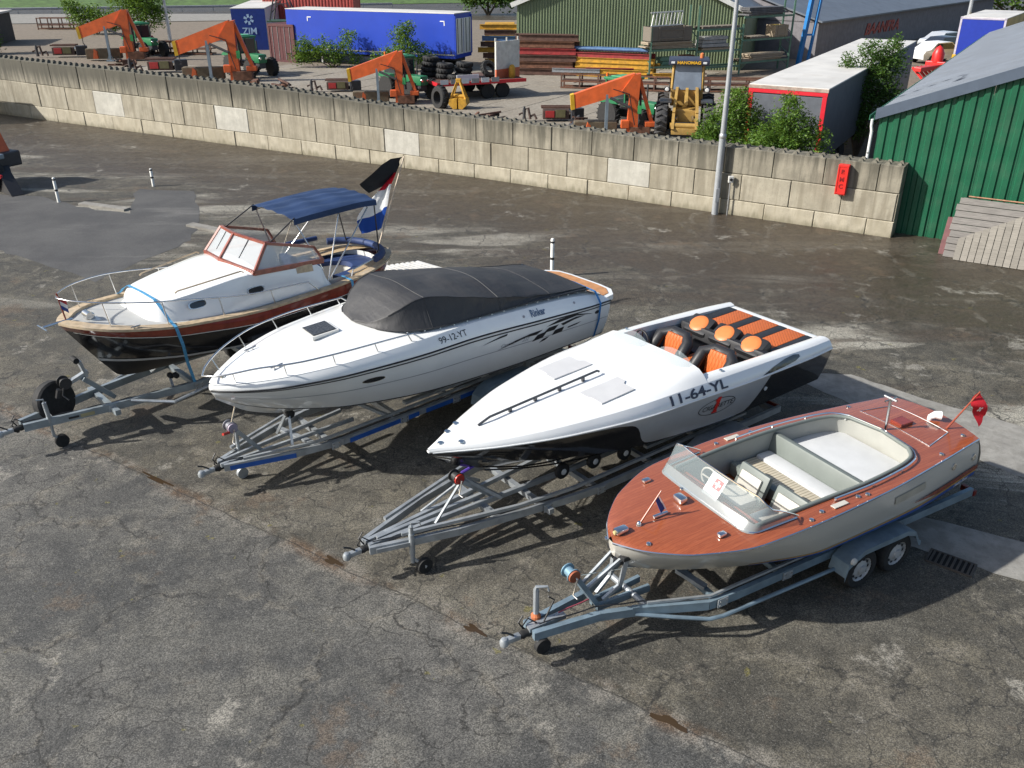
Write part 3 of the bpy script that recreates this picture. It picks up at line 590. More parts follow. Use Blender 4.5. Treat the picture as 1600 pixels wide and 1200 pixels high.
def boat3():
    loc, h = frame(3); o = root('speedboat', loc, h, 'white and black speedboat with orange quilted seats and sun pad', 'boat', 'boats parked on trailers'); L = 7.3
    RB = Ln([(0, 0), (1, L)], [(0, 0.02), (.02, .10), (.05, .23), (.12, .50), (.25, .86), (.45, 1.15), (.7, 1.23), (.9, 1.22), (1, 1.17)], [(0, 1.53), (.25, 1.56), (.5, 1.57), (.75, 1.52), (1, 1.47)])
    CHN = Ln([(0, .05), (.05, .42), (.12, .95), (.25, 1.86), (.5, 3.63), (1, 7.18)], [(0, .01), (.05, .12), (.12, .29), (.25, .60), (.45, .93), (.7, 1.08), (1, 1.07)], [(0, 1.46), (.05, 1.33), (.12, 1.20), (.25, 1.05), (.45, .95), (.7, .90), (1, .89)])
    KL = Ln([(0, .05), (.05, .50), (.12, 1.05), (.25, 1.95), (.5, 3.65), (1, 7.12)], [(0, .006), (1, .006)], [(0, 1.44), (.05, 1.14), (.12, .92), (.25, .77), (.45, .68), (1, .64)])
    ts = ss(44); TS = Surf(RB, CHN, .02); BT = Surf(CHN, KL, -.01)
    m = MB(); TS.part(m, ts, [0, .25, .5, .75, 1]); m.grid([[TS(0, k, -1), TS(0, k, 1)] for k in (0, .25, .5, .75, 1)]); m.grid([[TS(1, k, -1), TS(1, k, 1)] for k in (0, .25, .5, .75, 1)]); m.build('topside', MBK, o, 40)
    m = MB(); BT.part(m, ts, [0, .3, .6, 1]); m.grid([[BT(1, k, -1), BT(1, k, 1)] for k in (0, .5, 1)]); m.build('bottom', MBK, o, 40)
    tt = [.22+.546*i/60 for i in range(61)]
    kb = lambda t: cr([(.22, .03), (.33, .07), (.375, .16), (.395, .34), (.41, .66), (.43, .90), (.46, .955), (.715, .955), (.766, .04)], t)
    m = MB(); TS.band(m, tt, lambda t: .012, lambda t: max(.013, kb(t)), 4, .004); m.build('silver_panel', MSI, o, 40)
    for k in (.35, .62):
        m = MB(); rail(m, Ln([(0, .6), (1, 7.1)], [(0, .05+.1*k), (.3, .55*k+.2), (1, .95*k+.1)], [(0, 1.2-.2*k), (.15, .93-.03/k*.5), (.4, .80), (1, .74)]), [.03+.97*i/20 for i in range(21)], .012); m.build('spray_rail', MBK, o, 40)
    # white deck: band above the rub rail, then the crowned foredeck
    EDG = Ln([(0, .0), (1, L)], [(0, .015), (.02, .09), (.05, .205), (.12, .455), (.25, .79), (.45, 1.06), (.7, 1.14), (.9, 1.14), (1, 1.10)], [(0, 1.57), (.12, 1.625), (.25, 1.685), (.5, 1.745), (.75, 1.70), (1, 1.60)])
    m = MB(); SB = Surf(RB, EDG, .012); SB.part(m, ts, [0, .3, .6, 1]); m.grid([[SB(0, k, -1), SB(0, k, 1)] for k in (0, .3, .6, 1)]); m.build('gunwale_band', MWG, o, 40)
    m = MB(); rail(m, RB, ts[1:], .014); m.build('rub_rail', MWG, o, 40)
    crown = lambda u: cr([(0, 1.585), (1, 1.69), (2, 1.755), (3, 1.80), (3.5, 1.84), (3.9, 1.905), (4.2, 1.93)], u)
    UF = 4.2
    rows = []
    for i in range(41):
        t = (i/40)**1.3*UF/L; e = EDG(t, -1); u = e.x; b = -e.y; zc = crown(u); row = []
        for j in range(-12, 13):
            f = j/12; a = abs(f); zz = e.z+(zc-e.z)*cr([(0, 1), (.6, .985), (.8, .88), (.92, .48), (1, 0)], a); row.append((u+(.10*(1-a*a) if i == 40 else 0)*0, f*b, zz))
        rows.append(row)
    m = MB(); m.grid(rows); fd = m.build('foredeck', MWG, o, 40)
    # cowl lip and low wind deflector in front of the cockpit
    zf = lambda y: crown(UF)-(.18)*(abs(y)/1.06)**6
    m = MB(); ys = [-.93+1.86*i/24 for i in range(25)]
    m.grid([[(UF-.01, y, zf(y)-.03), (UF+.06, y*.985, zf(y)-.02), (UF+.10, y*.97, zf(y)-.10), (UF+.12, y*.96, zf(y)-.34)] for y in ys]); m.build('dash_cowl', MWG, o, 40)
    for a, b in ((-.86, -.10), (.12, .84)):
        m = MB(); yy = [a+(b-a)*i/10 for i in range(11)]
        m.grid([[(UF-.16+.10*math.cos(math.pi*(y-a)/(b-a)-math.pi/2)*-1, y, zf(y)-.005), (UF-.02, y*.98, zf(y)+.13*max(0, math.sin(math.pi*(y-a)/(b-a)))**.6)] for y in yy]); m.build('wind_deflector', MGP, o, 40)
    # side decks either side of the cockpit, aft deck frame
    IN = Ln([(0, UF-.02), (1, L-.05)], [(0, .93), (.3, .95), (.6, .93), (1, .90)], [(0, 1.79), (.2, 1.765), (.5, 1.71), (1, 1.62)])
    m = MB()
    for sd in (-1, 1):
        rr = []
        for i in range(25):
            f = i/24; e = EDG((UF-.03)/L+(1-(UF-.03)/L)*f, sd); q = IN(f, sd); mid = e.lerp(q, .5)+V((0, 0, .028)); rr.append([e, e.lerp(q, .2)+V((0, 0, .022)), mid, q.lerp(e, .12)+V((0, 0, .012)), q, q-V((0, 0, .12))])
        m.grid(rr)
    m.build('side_deck', MWG, o, 40)
    m = MB(); m.cbox((7.19, 0, 1.555), (.20, 2.16, .10), .03); m.build('stern_rim', MWG, o, 30)
    # cockpit tub
    m = MB(); m.box((5.05, 0, 1.06), (1.75, 1.86, .03)); m.build('cockpit_floor', M('dark_carpet', (.035, .035, .04), .9, bump=.3), o)
    m = MB()
    for sd in (-1, 1): m.grid([[IN(f, sd)-V((0, sd*.004, .10)), V((IN(f, sd).x, sd*.92, 1.07))] for f in (0, .2, .4, .62)])
    m.grid([[(UF+.12, y, zf(y)-.3), (UF+.16, y, 1.07)] for y in (-.92, -.4, .4, .92)]); m.build('cockpit_lining', M('grey_lining', (.30, .31, .33), .5), o)
    # two bolster seats
    for y in (-.44, .50):
        m = MB(); m.tube([(4.98, y-.31, 1.14), (5.00, y-.31, 1.38), (5.22, y-.30, 1.62), (5.36, y-.16, 1.67), (5.37, y+.16, 1.67), (5.22, y+.30, 1.62), (5.00, y+.31, 1.38), (4.98, y+.31, 1.14)], [.09, .10, .10, .095, .095, .10, .10, .09], 10); m.cbox((5.33, y, 1.42), (.10, .56, .62), .05); m.build('seat_shell', MVB, o, 50)
        m = MB(); m.cbox((5.24, y, 1.50), (.08, .44, .40), .04, m=Matrix.Rotation(R(12), 4, 'Y')); m.cbox((5.05, y, 1.24), (.34, .44, .12), .04); m.build('seat_cushion', MOQ, o, 50)
    m = MB(); m.cbox((5.25, .03, 1.28), (.5, .26, .36), .04); m.build('centre_console', MOQ, o, 50)
    m = MB(); q = [(4.50+.05*math.cos(a)*.3, .55+.16*math.cos(a), 1.78+.16*math.sin(a)) for a in [2*math.pi*i/20 for i in range(21)]]; m.tube(q, .016, 8); m.beam((4.50, .40, 1.78), (4.50, .70, 1.78), .012, .03); m.beam((4.5, .55, 1.63), (4.5, .55, 1.93), .03, .012); m.beam((4.32, .55, 1.72), (4.50, .55, 1.78), .04, .04); m.build('steering_wheel', MK, o, 40)
    m = MB(); m.cbox((4.33, .45, 1.74), (.06, .62, .16), .02); m.build('instrument_panel', MK, o)
    # rear bench with three headrests, then the striped sun pad
    m = MB(); m.cbox((5.62, 0, 1.26), (.44, 1.76, .36), .06); m.build('bench_seat', MVB, o, 50)
    m = MB(); m.cbox((5.86, 0, 1.46), (.18, 1.80, .46), .06, m=Matrix.Rotation(R(8), 4, 'Y')); m.build('bench_back', MVB, o, 50)
    for y in (.56, .0, -.56):
        m = MB(); m.cbox((5.95, y, 1.63), (.40, .50, .20), .07, m=Matrix.Rotation(R(-32), 4, 'Y')); hr = m.build('head_bolster', MVB, o, 50)
        m = MB(); ax = V((-.53, 0, .848)); m.lathe(V((5.95, y, 1.63))+ax*.085, ax, [(.165, .0), (.17, .02), (.15, .034), (.09, .042), (.001, .044)], 24); m.build('headrest_disc', MOR, hr, 50)
    ys = [-.90, -.76, -.385, -.21, .155, .335, .70, .90]
    for i in range(7):
        y0, y1 = ys[i]+.003, ys[i+1]-.003; m = MB(); m.cbox((6.60, (y0+y1)/2, 1.595), (1.02, y1-y0, .07), .015); m.build('sun_pad_stripe', MVB if i % 2 == 0 else MOQ, o, 40)
    m = MB(); m.box((6.60, 0, 1.53), (1.05, 1.84, .06)); m.build('engine_hatch', MWG, o)
    # deck hatches, grab rail, cleats, air scoops
    dz = lambda u, y: (lambda e: e.z+(crown(u)-e.z)*cr([(0, 1), (.6, .985), (.8, .88), (.92, .48), (1, 0)], min(1, abs(y)/max(.01, -e.y))))(EDG(u/L, -1))
    MHT = M('hatch_grey', (.54, .54, .54), .4, var=.03)
    for s in (-1, 1):
        m = MB(); pts = []
        for cx, cy, a0 in ((3.02, s*.34, 0), (3.02, s*.66, 0), (2.50, s*.66, 0), (2.50, s*.34, 0)): pts.append((cx, cy))
        N = 8; rows = [[(2.42+.68*i/N, s*(.28+.44*j/N), 0) for j in range(N+1)] for i in range(N+1)]
        rows = [[(x+(.05 if abs(y) < .5 else -.03)*(1 if x > 2.7 else -.4), y, dz(x, y)+.022) for x, y, _ in r] for r in rows]; m.shell(rows, .02); m.build('deck_hatch', MHT, o, 30)
    m = MB(); m.tube([(.80, -.02, dz(.8, 0)+.012), (1.0, -.02, dz(1, 0)+.06), (2.98, -.02, dz(2.98, 0)+.075), (3.02, -.02, dz(3, 0)+.05)], .018, 8)
    for u in (1.35, 1.8, 2.25, 2.7): m.cbox((u, -.02, dz(u, 0)+.03), (.05, .04, .07), .01)
    m.build('grab_rail', M('grey_rail', (.12, .12, .125), .35, .6), o, 40)
    for u, y in ((.20, 0), (.42, -.17), (.42, .17), (.62, .26)): m = MB(); m.lathe((u, y, dz(u, y)+.002), (0, 0, 1), [(.045, 0), (.04, .012), (.001, .014)], 14); m.build('deck_fitting', MSS, o, 40)
    SD = Surf(EDG, RB, .0)
    for sd in (-1, 1):
        m = MB(); m.lathe((4.6, sd*1.02, 1.79), (0, 0, 1), [(.03, 0), (.025, .012), (.001, .013)], 12); m.build('filler_cap', MSS, o)
        m = MB(); m.cbox((7.15, sd*.98, 1.62), (.16, .04, .03), .01); m.build('stern_cleat', MSS, o)
    flat_poly(SB, [(-.50, -.085), (-.2, -.005), (.1, .05), (.34, .07), (.46, .05), (.48, .01), (.34, -.04), (.05, -.07), (-.25, -.085)], MGD, o, 'air_scoop', .806, .55, L, -.20, .008)
    # lettering and emblem on the near side
    LS, LH = L, .62
    wrap_text(SB, '11-64-YL', .20, M('ink_navy', (.035, .04, .07), .4), o, 'registration', .460, .52, L, -.20, .005, 1.62, 0, .006)
    MIK = M('ink_black', (.02, .02, .022), .4); MRE = M('ink_red', (.60, .02, .015), .4)
    ring = [(.40*math.cos(a), .135*math.sin(a)) for a in [2*math.pi*i/40 for i in range(40)]]
    me = bpy.data.meshes.new('emblem_ring'); me.from_pydata([(x, y, 0) for x, y in ring]+[(x*.955, y*.93, 0) for x, y in ring], [], [(i, (i+1) % 40, 40+(i+1) % 40, 40+i) for i in range(40)]); TS.put(me, .606, .38, L, LH, .008, 0); obj('emblem_ring', me, MIK, o)
    me = bpy.data.meshes.new('emblem_field'); me.from_pydata([(x*.95, y*.92, 0) for x, y in ring], [], [tuple(range(40))]); TS.put(me, .606, .38, L, LH, .006, 3); obj('emblem_field', me, M('emblem_grey', (.36, .365, .37), .3), o)
    wrap_text(TS, 'CIGARETTE', .115, MIK, o, 'emblem_name', .562, .38, L, LH, .001, 1.12, 0, .010)
    flat_poly(TS, [(-.075, -.125), (.045, -.125), (.045, -.10), (.02, -.09), (.045, .15), (-.02, .15), (-.07, .105), (-.07, .085), (-.04, .085), (-.055, -.09), (-.075, -.10)], MRE, o, 'emblem_numeral', .604, .36, L, LH, .013)
    m = MB(); p = TS(.765, .42, -1); m.lathe(p, TS.nrm(.765, .42), [(.035, 0), (.035, .012), (.001, .014)], 14); m.build('side_vent', MWG, o)
boat3()
# ================================================================ trailer and boat 4: mahogany runabout
def trailer4():
    loc, h = frame(4); o = root('boat_trailer', loc, h, 'blue grey twin-axle trailer carrying the mahogany runabout', 'trailer', 'boat trailers'); z = .47
    beams('drawbar', o, MGB, [[(-1.10, s*.095, z), (-.25, s*.20, z), (.15, s*.34, z)] for s in (-1, 1)], .07, .11)
    beams('side_rail', o, MGB, [[(.12, s*.33, z+.01), (.98, s*.70, z+.01), (1.35, s*.74, z+.03), (5.85, s*.76, z+.05)] for s in (-1, 1)], .06, .12)
    beams('upper_rail', o, MGV, [[(.30, s*.38, z+.09), (1.02, s*.68, z+.11), (1.35, s*.71, z+.15), (3.0, s*.73, z+.17)] for s in (-1, 1)], .03, .03)
    beams('centre_rail', o, MGB, [[(-.20, s*.06, z), (.55, s*.10, z+.02)] for s in (-1, 1)], .05, .09)
    m = MB(); m.tube([(.32, -.40, z+.02), (.28, .40, z+.02)], .045, 10); m.build('cross_tube', MGV, o, 40)
    beams('cross_member', o, MGB, [[(x, -.74, z-.02), (x, .74, z-.02)] for x in (1.15, 2.2, 3.3, 4.1, 5.2)], .07, .07)
    m = MB(); m.beam((1.15, -.45, z+.02), (1.0, -.08, z+.10), .09, .05); m.beam((1.15, .45, z+.02), (1.0, .08, z+.10), .09, .05); m.build('keel_bracket', MGV, o)
    beams('brake_housing', o, MGV, [[(-1.12, 0, z+.03), (-.62, 0, z+.03)]], .09, .06)
    tubes('guard_tube', o, MGB, [[(.14, s*.37, .45), (.55, s*.60, .40), (.92, s*.80, .36), (1.10, s*.84, .36), (3.02, s*.90, .38)] for s in (-1, 1)], .026)
    winch(o, (-.20, 0, z+.05), (-.50, 0, 1.02), MGB, M('winch_blue', (.22, .36, .45), .35, .3), M('winch_rust', (.32, .09, .04), .7))
    m = MB()
    for s in (-1, 1): m.beam((-.36, s*.05, .80), (.12, s*.09, 1.10), .03, .04)
    for s in (-1, 1): m.beam((-.12, s*.07, .56), (.10, s*.10, .72), .04, .04); m.beam((.10, s*.10, .72), (.16, s*.12, 1.08), .04, .05)
    m.build('bow_arm', MGV, o)
    m = MB(); m.cbox((.13, 0, 1.12), (.10, .34, .06), .01); m.cbox((.12, 0, 1.05), (.07, .2, .10), .01); m.build('bow_chock', MK, o)
    # handle, jockey and cables
    m = MB(); m.tube([(-.95, .10, .52), (-.95, .10, .93), (-.95, .10, .97), (-.84, .03, .98), (-.83, .02, .92)], [.035, .035, .02, .014, .014], 8); m.build('jockey_leg', MGV, o, 40)
    m = MB(); m.lathe((-.95, .10, .50), (0, 0, 1), [(.06, 0), (.06, .06), (.036, .09)], 12); m.build('jockey_clamp', M('rust_orange', (.42, .13, .05), .8, var=.3, scale=12), o)
    m = MB(); m.lathe((-.88, .02, .10), (0, 1, 0), [(.04, 0), (.10, 0), (.10, .07), (.04, .07)], 16); m.build('jockey_wheel', MRU, o, 40)
    m = MB(); m.tube([(-.95, .10, .52), (-.95, .09, .22), (-.88, .055, .10)], .022, 8); m.build('jockey_strut', MGV, o, 40)
    coupling(o, -1.45)
    m = MB(); m.tube([(-.92, -.03, .55), (-.78, -.02, .80), (-.86, -.02, .88)], .012, 6); m.build('brake_handle', MK, o, 40)
    m = MB(); m.tube([(-.7, .0, .56), (-.55, .02, .55), (-.4, .0, .57), (-.22, .03, .55)], .010, 5); m.build('brake_cable', M('cable_red', (.30, .06, .08), .5), o, 40)
    m = MB(); m.tube([(-.45, 0, 1.0), (1.0, 0, .66)], .006, 5); m.build('winch_wire', MSS, o)
    for s in (-1, 1):
        for x in (3.32, 4.00): wheel(o, (x, s*.93, .29), .29, .19, s)
        fender(o, 2.93, 4.34, s*.95, .27, .36, .68, MGB)
        m = MB(); m.lathe((3.0, s*(.95+.14), .60), (0, s, 0), [(.05, 0), (.045, .03), (.001, .04)], 12); m.build('position_lamp', M('lamp_lens', (.55, .55, .52), .2), o)
        m = MB(); m.cbox((5.88, s*.70, .50), (.06, .22, .09), .01); m.build('tail_light', M('tail_red', (.16, .015, .012), .3), o)
        m = MB(); m.beam((2.4, s*.55, .62), (5.6, s*.60, .66), .10, .05); m.build('bunk', MBS, o)
    m = MB(); m.cbox((5.9, 0, .50), (.04, 1.1, .10), .01); m.build('light_board', M('board_grey', (.35, .36, .37), .5), o)
    return o
details(trailer4(), (1.15, 2.2, 3.3), lambda x: cr([(-1.1, .095), (-.25, .20), (.15, .34), (.98, .70), (1.35, .74), (5.8, .76)], x), .49, -1.0, 3.2)
def boat4():
    loc, h = frame(4); o = root('runabout', loc, h, 'varnished mahogany decked runabout with cream hull and curved windscreen', 'boat', 'boats parked on trailers'); L = 5.72
    hb = [(0, .04), (.012, .155), (.03, .31), (.06, .49), (.12, .745), (.25, 1.01), (.42, 1.06), (.6, 1.02), (.8, .90), (1, .74)]
    RB = Ln([(0, 0), (1, L)], hb, [(0, 1.33), (.25, 1.40), (.5, 1.445), (.75, 1.44), (1, 1.42)])
    CHN = Ln([(0, .05), (.03, .23), (.06, .45), (.12, .86), (.25, 1.72), (.5, 2.96), (1, 5.80)], [(0, .02), (.03, .07), (.06, .18), (.12, .40), (.25, .78), (.42, .97), (.7, .95), (1, .75)], [(0, 1.10), (.03, .94), (.06, .87), (.12, .845), (.25, .86), (.5, .83), (1, .82)])
    KL = Ln([(0, .05), (.03, .22), (.06, .42), (.12, .80), (.25, 1.6), (.5, 2.96), (1, 5.78)], [(0, .006), (1, .006)], [(0, 1.08), (.03, .88), (.06, .79), (.12, .73), (.25, .70), (.5, .67), (1, .70)])
    ts = ss(48, p=1.6); TS = Surf(RB, CHN, .03); BT = Surf(CHN, KL)
    MCR = M('cream_paint', (.52, .495, .44), .25, var=.03, coat=.4, scale=1)
    m = MB(); TS.part(m, ts, [0, .2, .4, .6, .8, 1]); m.grid([[TS(0, k, -1), TS(0, k, 1)] for k in (0, .2, .4, .6, .8, 1)]); m.grid([[TS(1, k, -1)+V((.05*math.sin(math.pi*k), 0, 0)), V((TS(1, k, -1).x+.07+.05*math.sin(math.pi*k), 0, TS(1, k, -1).z)), TS(1, k, 1)+V((.05*math.sin(math.pi*k), 0, 0))] for k in (0, .2, .4, .6, .8, 1)]); m.build('topside', MCR, o, 40)
    m = MB(); BT.part(m, ts, [0, .5, 1]); m.grid([[BT(1, k, -1), BT(1, k, 1)] for k in (0, 1)]); m.build('bottom', M('navy_antifoul', (.014, .022, .06), .4, var=.15), o, 40)
    tt = [.10+.90*i/50 for i in range(51)]
    m = MB(); TS.band(m, [.22+.78*i/50 for i in range(51)], lambda t: .90-.10*max(0, t-.3), lambda t: .94-.09*max(0, t-.3), 2, .005); m.build('gold_stripe', M('gold_paint', (.52, .29, .03), .35), o)
    m = MB(); TS.band(m, [.22+.78*i/50 for i in range(51)], lambda t: .94-.09*max(0, t-.3), lambda t: 1., 2, .004); m.build('blue_boot_stripe', M('blue_paint', (.015, .08, .33), .3), o)
    m = MB(); rail(m, RB, ts, .014, -.012); m.build('rub_rail', MCH, o, 40)
    m = MB(); TS.band(m, [.72+.28*i/14 for i in range(15)], lambda t: .66, lambda t: .66+.012+.12*min(1, (t-.72)/.10), 3, .02); m.build('spray_strake', MMX, o, 40)
    flat_poly(TS, [(-.33, -.05), (.33, -.05), (.33, .05), (-.33, .05)], M('cream_vent', (.40, .37, .30), .3), o, 'side_plate', .70, .36, L, .55, .010)
    m = MB()
    for t, k in ((.88, .32), (.975, .40)): m.lathe(TS(t, k, -1), TS.nrm(t, k), [(.05, 0), (.05, .014), (.03, .018), (.001, .010)], 16)
    m.build('vent_ring', MSS, o, 40)
    wrap_text(TS, 'Swiss Boat', .085, M('white_script', (.75, .77, .8), .4), o, 'side_script', .90, .935, L, .55, .001, 1., .35, .009)
    # deck: mahogany foredeck, side decks, aft deck round the cockpit opening
    cam_ = lambda u, y, b: .055*(1-(y/max(b, .01))**2)
    def dk(u, y): e = RB(min(1, max(0, u/L)), -1); return e.z+cam_(u, y, -e.y)
    CK0, CK1 = 1.55, 4.60
    def ckb(u): return cr([(1.55, .74), (2.2, .77), (3.2, .79), (4.0, .74), (4.35, .67), (4.50, .55), (4.58, .36), (4.60, .0)], u)
    m = MB(); rows = []
    for i in range(31):
        u = (i/30)**1.5*CK0; b = -RB(u/L, -1).y; rows.append([(u, b*j/12, dk(u, b*j/12)) for j in range(-12, 13)])
    m.grid(rows); m.build('foredeck', MMH, o, 40)
    m = MB()
    for sd in (-1, 1):
        rr = []
        for i in range(49):
            u = CK0+(4.60-CK0)*(1-(1-i/48)**1.8); b = -RB(u/L, -1).y; c = ckb(u); rr.append([(u, sd*(c+(b-c)*k/6), dk(u, c+(b-c)*k/6)) for k in range(7)])
        m.grid(rr)
    rr = []
    for i in range(17):
        u = 4.60+(L-4.60)*i/16; b = -RB(u/L, -1).y; rr.append([(u+(.07*(1-(j/12)**2) if i == 16 else 0), b*j/12, dk(u, b*j/12)) for j in range(-12, 13)])
    m.grid(rr); m.build('side_and_aft_deck', MMH, o, 40)
    # chrome coaming rail and grey lining of the cockpit
    path = [(u, -ckb(u)) for u in [1.9+2.7*(i/30)**.6 for i in range(31)]]; path = path+[(u, -y) for u, y in path[::-1]]
    m = MB(); m.tube([(u, y*1.10 if u < 4.55 else y*1.1, dk(u, y)+.035) for u, y in path if u > 2.7], .012, 6)
    for u, s in ((2.72, 1), (2.72, -1), (3.4, 1), (3.4, -1), (4.0, 1), (4.0, -1), (4.5, .78), (4.5, -.78)): m.tube([(u, s*ckb(u)*1.10 if abs(s) == 1 else s*.68, dk(u, .8)), (u, s*ckb(u)*1.10 if abs(s) == 1 else s*.68, dk(u, .8)+.04)], .014, 6)
    m.build('coaming_rail', MCH, o, 40)
    MGC = M('grey_vinyl', (.155, .175, .16), .5, var=.05, bump=.1, bscale=60); MIV = M('ivory_vinyl', (.50, .48, .42), .5, var=.05); MPAD = M('pale_pad', (.54, .55, .55), .55, var=.04, bump=.1)
    m = MB(); pt = [(u, -ckb(u)) for u in [1.55+3.05*(i/30)**.6 for i in range(31)]]; pt = pt+[(u, -y) for u, y in pt[::-1]]
    m.tube([(u, y, dk(u, y)+.012) for u, y in pt], .028, 8); m.build('coaming_pad', MGC, o, 50)
    m = MB(); m.grid([[(u, y, dk(u, y)), (u, y, dk(u, y)-.12), (u+.0, y*.99, 1.02)] for u, y in pt]); m.build('cockpit_lining', M('grey_beige_lining', (.36, .36, .325), .5, var=.05), o, 40)
    m = MB(); m.extr([(u, y, .98) for u, y in pt[::2]], (0, 0, .03)); m.build('cockpit_sole', M('orange_brown_sole', (.33, .10, .03), .45, var=.2), o)
    m = MB(); m.box((1.68, 0, 1.20), (.05, 1.5, .34)); m.build('dashboard', MMX, o)
    m = MB(); m.cbox((4.10, 0, 1.13), (.88, 1.52, .20), .03); m.build('sun_pad', MPAD, o, 40)
    for i in range(2): m = MB(); m.cbox((3.38, 0, 1.28+.0*i), (.13, 1.62, .30), .04, m=Matrix.Rotation(R(14), 4, 'Y')) if i == 0 else None; (m.build('bench_back', MGC, o, 50) if i == 0 else None)
    m = MB(); m.cbox((3.16, 0, 1.12), (.26, 1.52, .16), .04); m.build('bench_seat', MPAD, o, 50)
    m = MB(); m.cbox((2.86, .02, 1.10), (.32, 1.46, .14), .02); m.build('slatted_seat', planks('ribbed_cream', (.50, .44, .33), (.56, .50, .38), (.24, .20, .13), .05, .16, 0, .5, 'y', .1), o, 50)
    m = MB(); m.cbox((2.60, .0, 1.13), (.14, 1.50, .20), .05); m.build('engine_box_edge', MGC, o, 50)
    for y in (.20, -.45):
        m = MB(); m.cbox((2.42, y, 1.22), (.09, .52, .42), .04, m=Matrix.Rotation(R(22), 4, 'Y')); m.build('front_seat_back', MGC, o, 50)
        m = MB(); m.cbox((2.36, y, 1.23), (.05, .36, .28), .02, m=Matrix.Rotation(R(22), 4, 'Y')); m.cbox((2.14, y, 1.10), (.34, .46, .10), .03); m.build('front_seat_cushion', MIV, o, 50)
    m = MB(); q = [(1.86, .40+.16*math.cos(a), 1.36+.15*math.sin(a)) for a in [2*math.pi*i/20 for i in range(21)]]; m.tube(q, .013, 6); m.beam((1.86, .25, 1.36), (1.86, .55, 1.36), .01, .02); m.build('steering_wheel', M('ivory_plastic', (.6, .57, .5), .3), o, 40)
    for y in (-.83, .83):
        m = MB(); m.cbox((4.05, y, 1.27), (.30, .012, .09), .02); m.build('side_pocket', MK, o)
    # windscreen: raked front, wrapped sides running down to a point
    bot, top = [], []
    for i in range(41):
        f = -1+2*i/40; a = abs(f); sg = 1 if f > 0 else -1
        if a < .62: y = f/.62*.68; u = 1.32+.04*(y/.68)**2; bot.append((u, y)); top.append((u+.24, y*1.04, 1.80-.01*a))
        else:
            k = (a-.62)/.38; th = min(1, k*2.1)*math.pi/2
            u = 1.36+.16*(1-math.cos(th))+max(0, k-.476)/.524*.55; y = sg*(.68+.16*math.sin(th)+max(0, k-.476)*.06); bot.append((u, y)); top.append((u+.24-.22*k, y+sg*.02*(1-k), 1.79-.31*k**1.6))
    B_ = [V((u, y, dk(u, y)+.012)) for u, y in bot]; T_ = [V(p) for p in top]
    m = MB(); m.grid([[b, b.lerp(t, .33), b.lerp(t, .66), t] for b, t in zip(B_, T_)]); ws = m.build('windscreen', MGP, o, 60)
    m = MB(); m.grid([[b+V((-.03, 0, -.008)), b+(t-b).normalized()*.015-V((.012, 0, 0)), b.lerp(t, .30)-V((.006, 0, 0))] for b, t in zip(B_, T_)]); m.build('windscreen_skirt', glass('skirt_grey', (.30, .34, .34), .62, .25), ws, 60)
    m = MB(); m.tube(B_, .013, 6); m.tube(T_, .010, 6); m.build('windscreen_frame', MCH, ws, 40)
    # notice with white cross on red behind the screen
    bb, tt_ = V((1.44, -.06, 1.50)), V((1.62, -.06, 1.755)); ux = V((0, -1, 0)); uy = (tt_-bb).normalized(); nn = ux.cross(uy)
    def card(x0, x1, y0, y1, lift, mat, nm, par):
        c = bb+uy*.13+ux*.0; m = MB(); m.add([c+ux*x+uy*y-V((lift, 0, -lift*.5)) for x, y in ((x0, y0), (x1, y0), (x1, y1), (x0, y1))], [(0, 1, 2, 3)]); return m.build(nm, mat, par)
    MW_ = M('card_white', (.8, .8, .8), .5); MRC = M('card_red', (.62, .05, .05), .5)
    cd_ = card(-.16, .10, -.15, .15, -.008, MW_, 'notice_card', o); card(-.06, .07, -.03, .10, -.004, MRC, 'red_field', cd_); card(-.042, .052, .020, .05, 0, MW_, 'cross_bar', cd_); card(-.010, .020, -.012, .082, .0015, MW_, 'cross_bar', cd_)
    # fittings
    def chrome(nm, u, y, d, mat=MCH): m = MB(); m.cbox((u, y, dk(u, y)+d[2]/2), d, min(d)*.35); return m.build(nm, mat, o, 50)
    chrome('bow_light', .14, 0, (.17, .10, .07)); m = MB(); m.lathe((.06, 0, dk(.1, 0)+.03), (-1, 0, 0), [(.03, 0), (.026, .02), (.001, .03)], 12); m.build('light_lens', M('amber_lens', (.5, .42, .2), .15), o)
    chrome('vent_cowl', 1.10, .10, (.12, .16, .09)); chrome('cleat', 1.05, .70, (.11, .07, .05)); chrome('cleat', 1.09, -.66, (.11, .07, .05)); chrome('bow_cleat', .72, .0, (.22, .04, .04))
    for u, y in ((.02, .10), (.30, -.32), (1.3, .30), (2.42, -.93), (2.42, .93), (2.2, -.98), (3.05, -.93), (3.05, .93), (3.2, -.95), (4.85, -.78), (4.85, .78), (5.55, -.6), (5.55, .6)):
        m = MB(); m.lathe((u, y, dk(u, y)+.001), (0, 0, 1), [(.032, 0), (.028, .016), (.012, .02), (.001, .02)], 12); m.build('deck_fitting', MCH, o, 40)
    for y in (-.94, .94): m = MB(); m.cbox((2.72, y, dk(2.72, .94)+.008), (.24, .075, .012), .004); m.build('step_plate', MIV, o)
    # bow pennant
    m = MB(); p0, p1 = V((.40, 0, dk(.4, 0))), V((.70, -.0, 1.79)); m.tube([p0, p1], [.014, .008], 8); pn = m.build('pennant_staff', MMX, o, 40)
    m = MB(); m.lathe(p0, (0, 0, 1), [(.035, 0), (.03, .03), (.016, .05)], 10); m.build('staff_socket', MCH, pn, 40)
    m = MB(); m.extr([(.66, -.005, 1.72), (.63, -.005, 1.67), (.72, -.01, 1.47), (.77, -.012, 1.52)], (0, .01, 0)); m.build('pennant', M('pennant_blue', (.015, .05, .22), .6), pn)
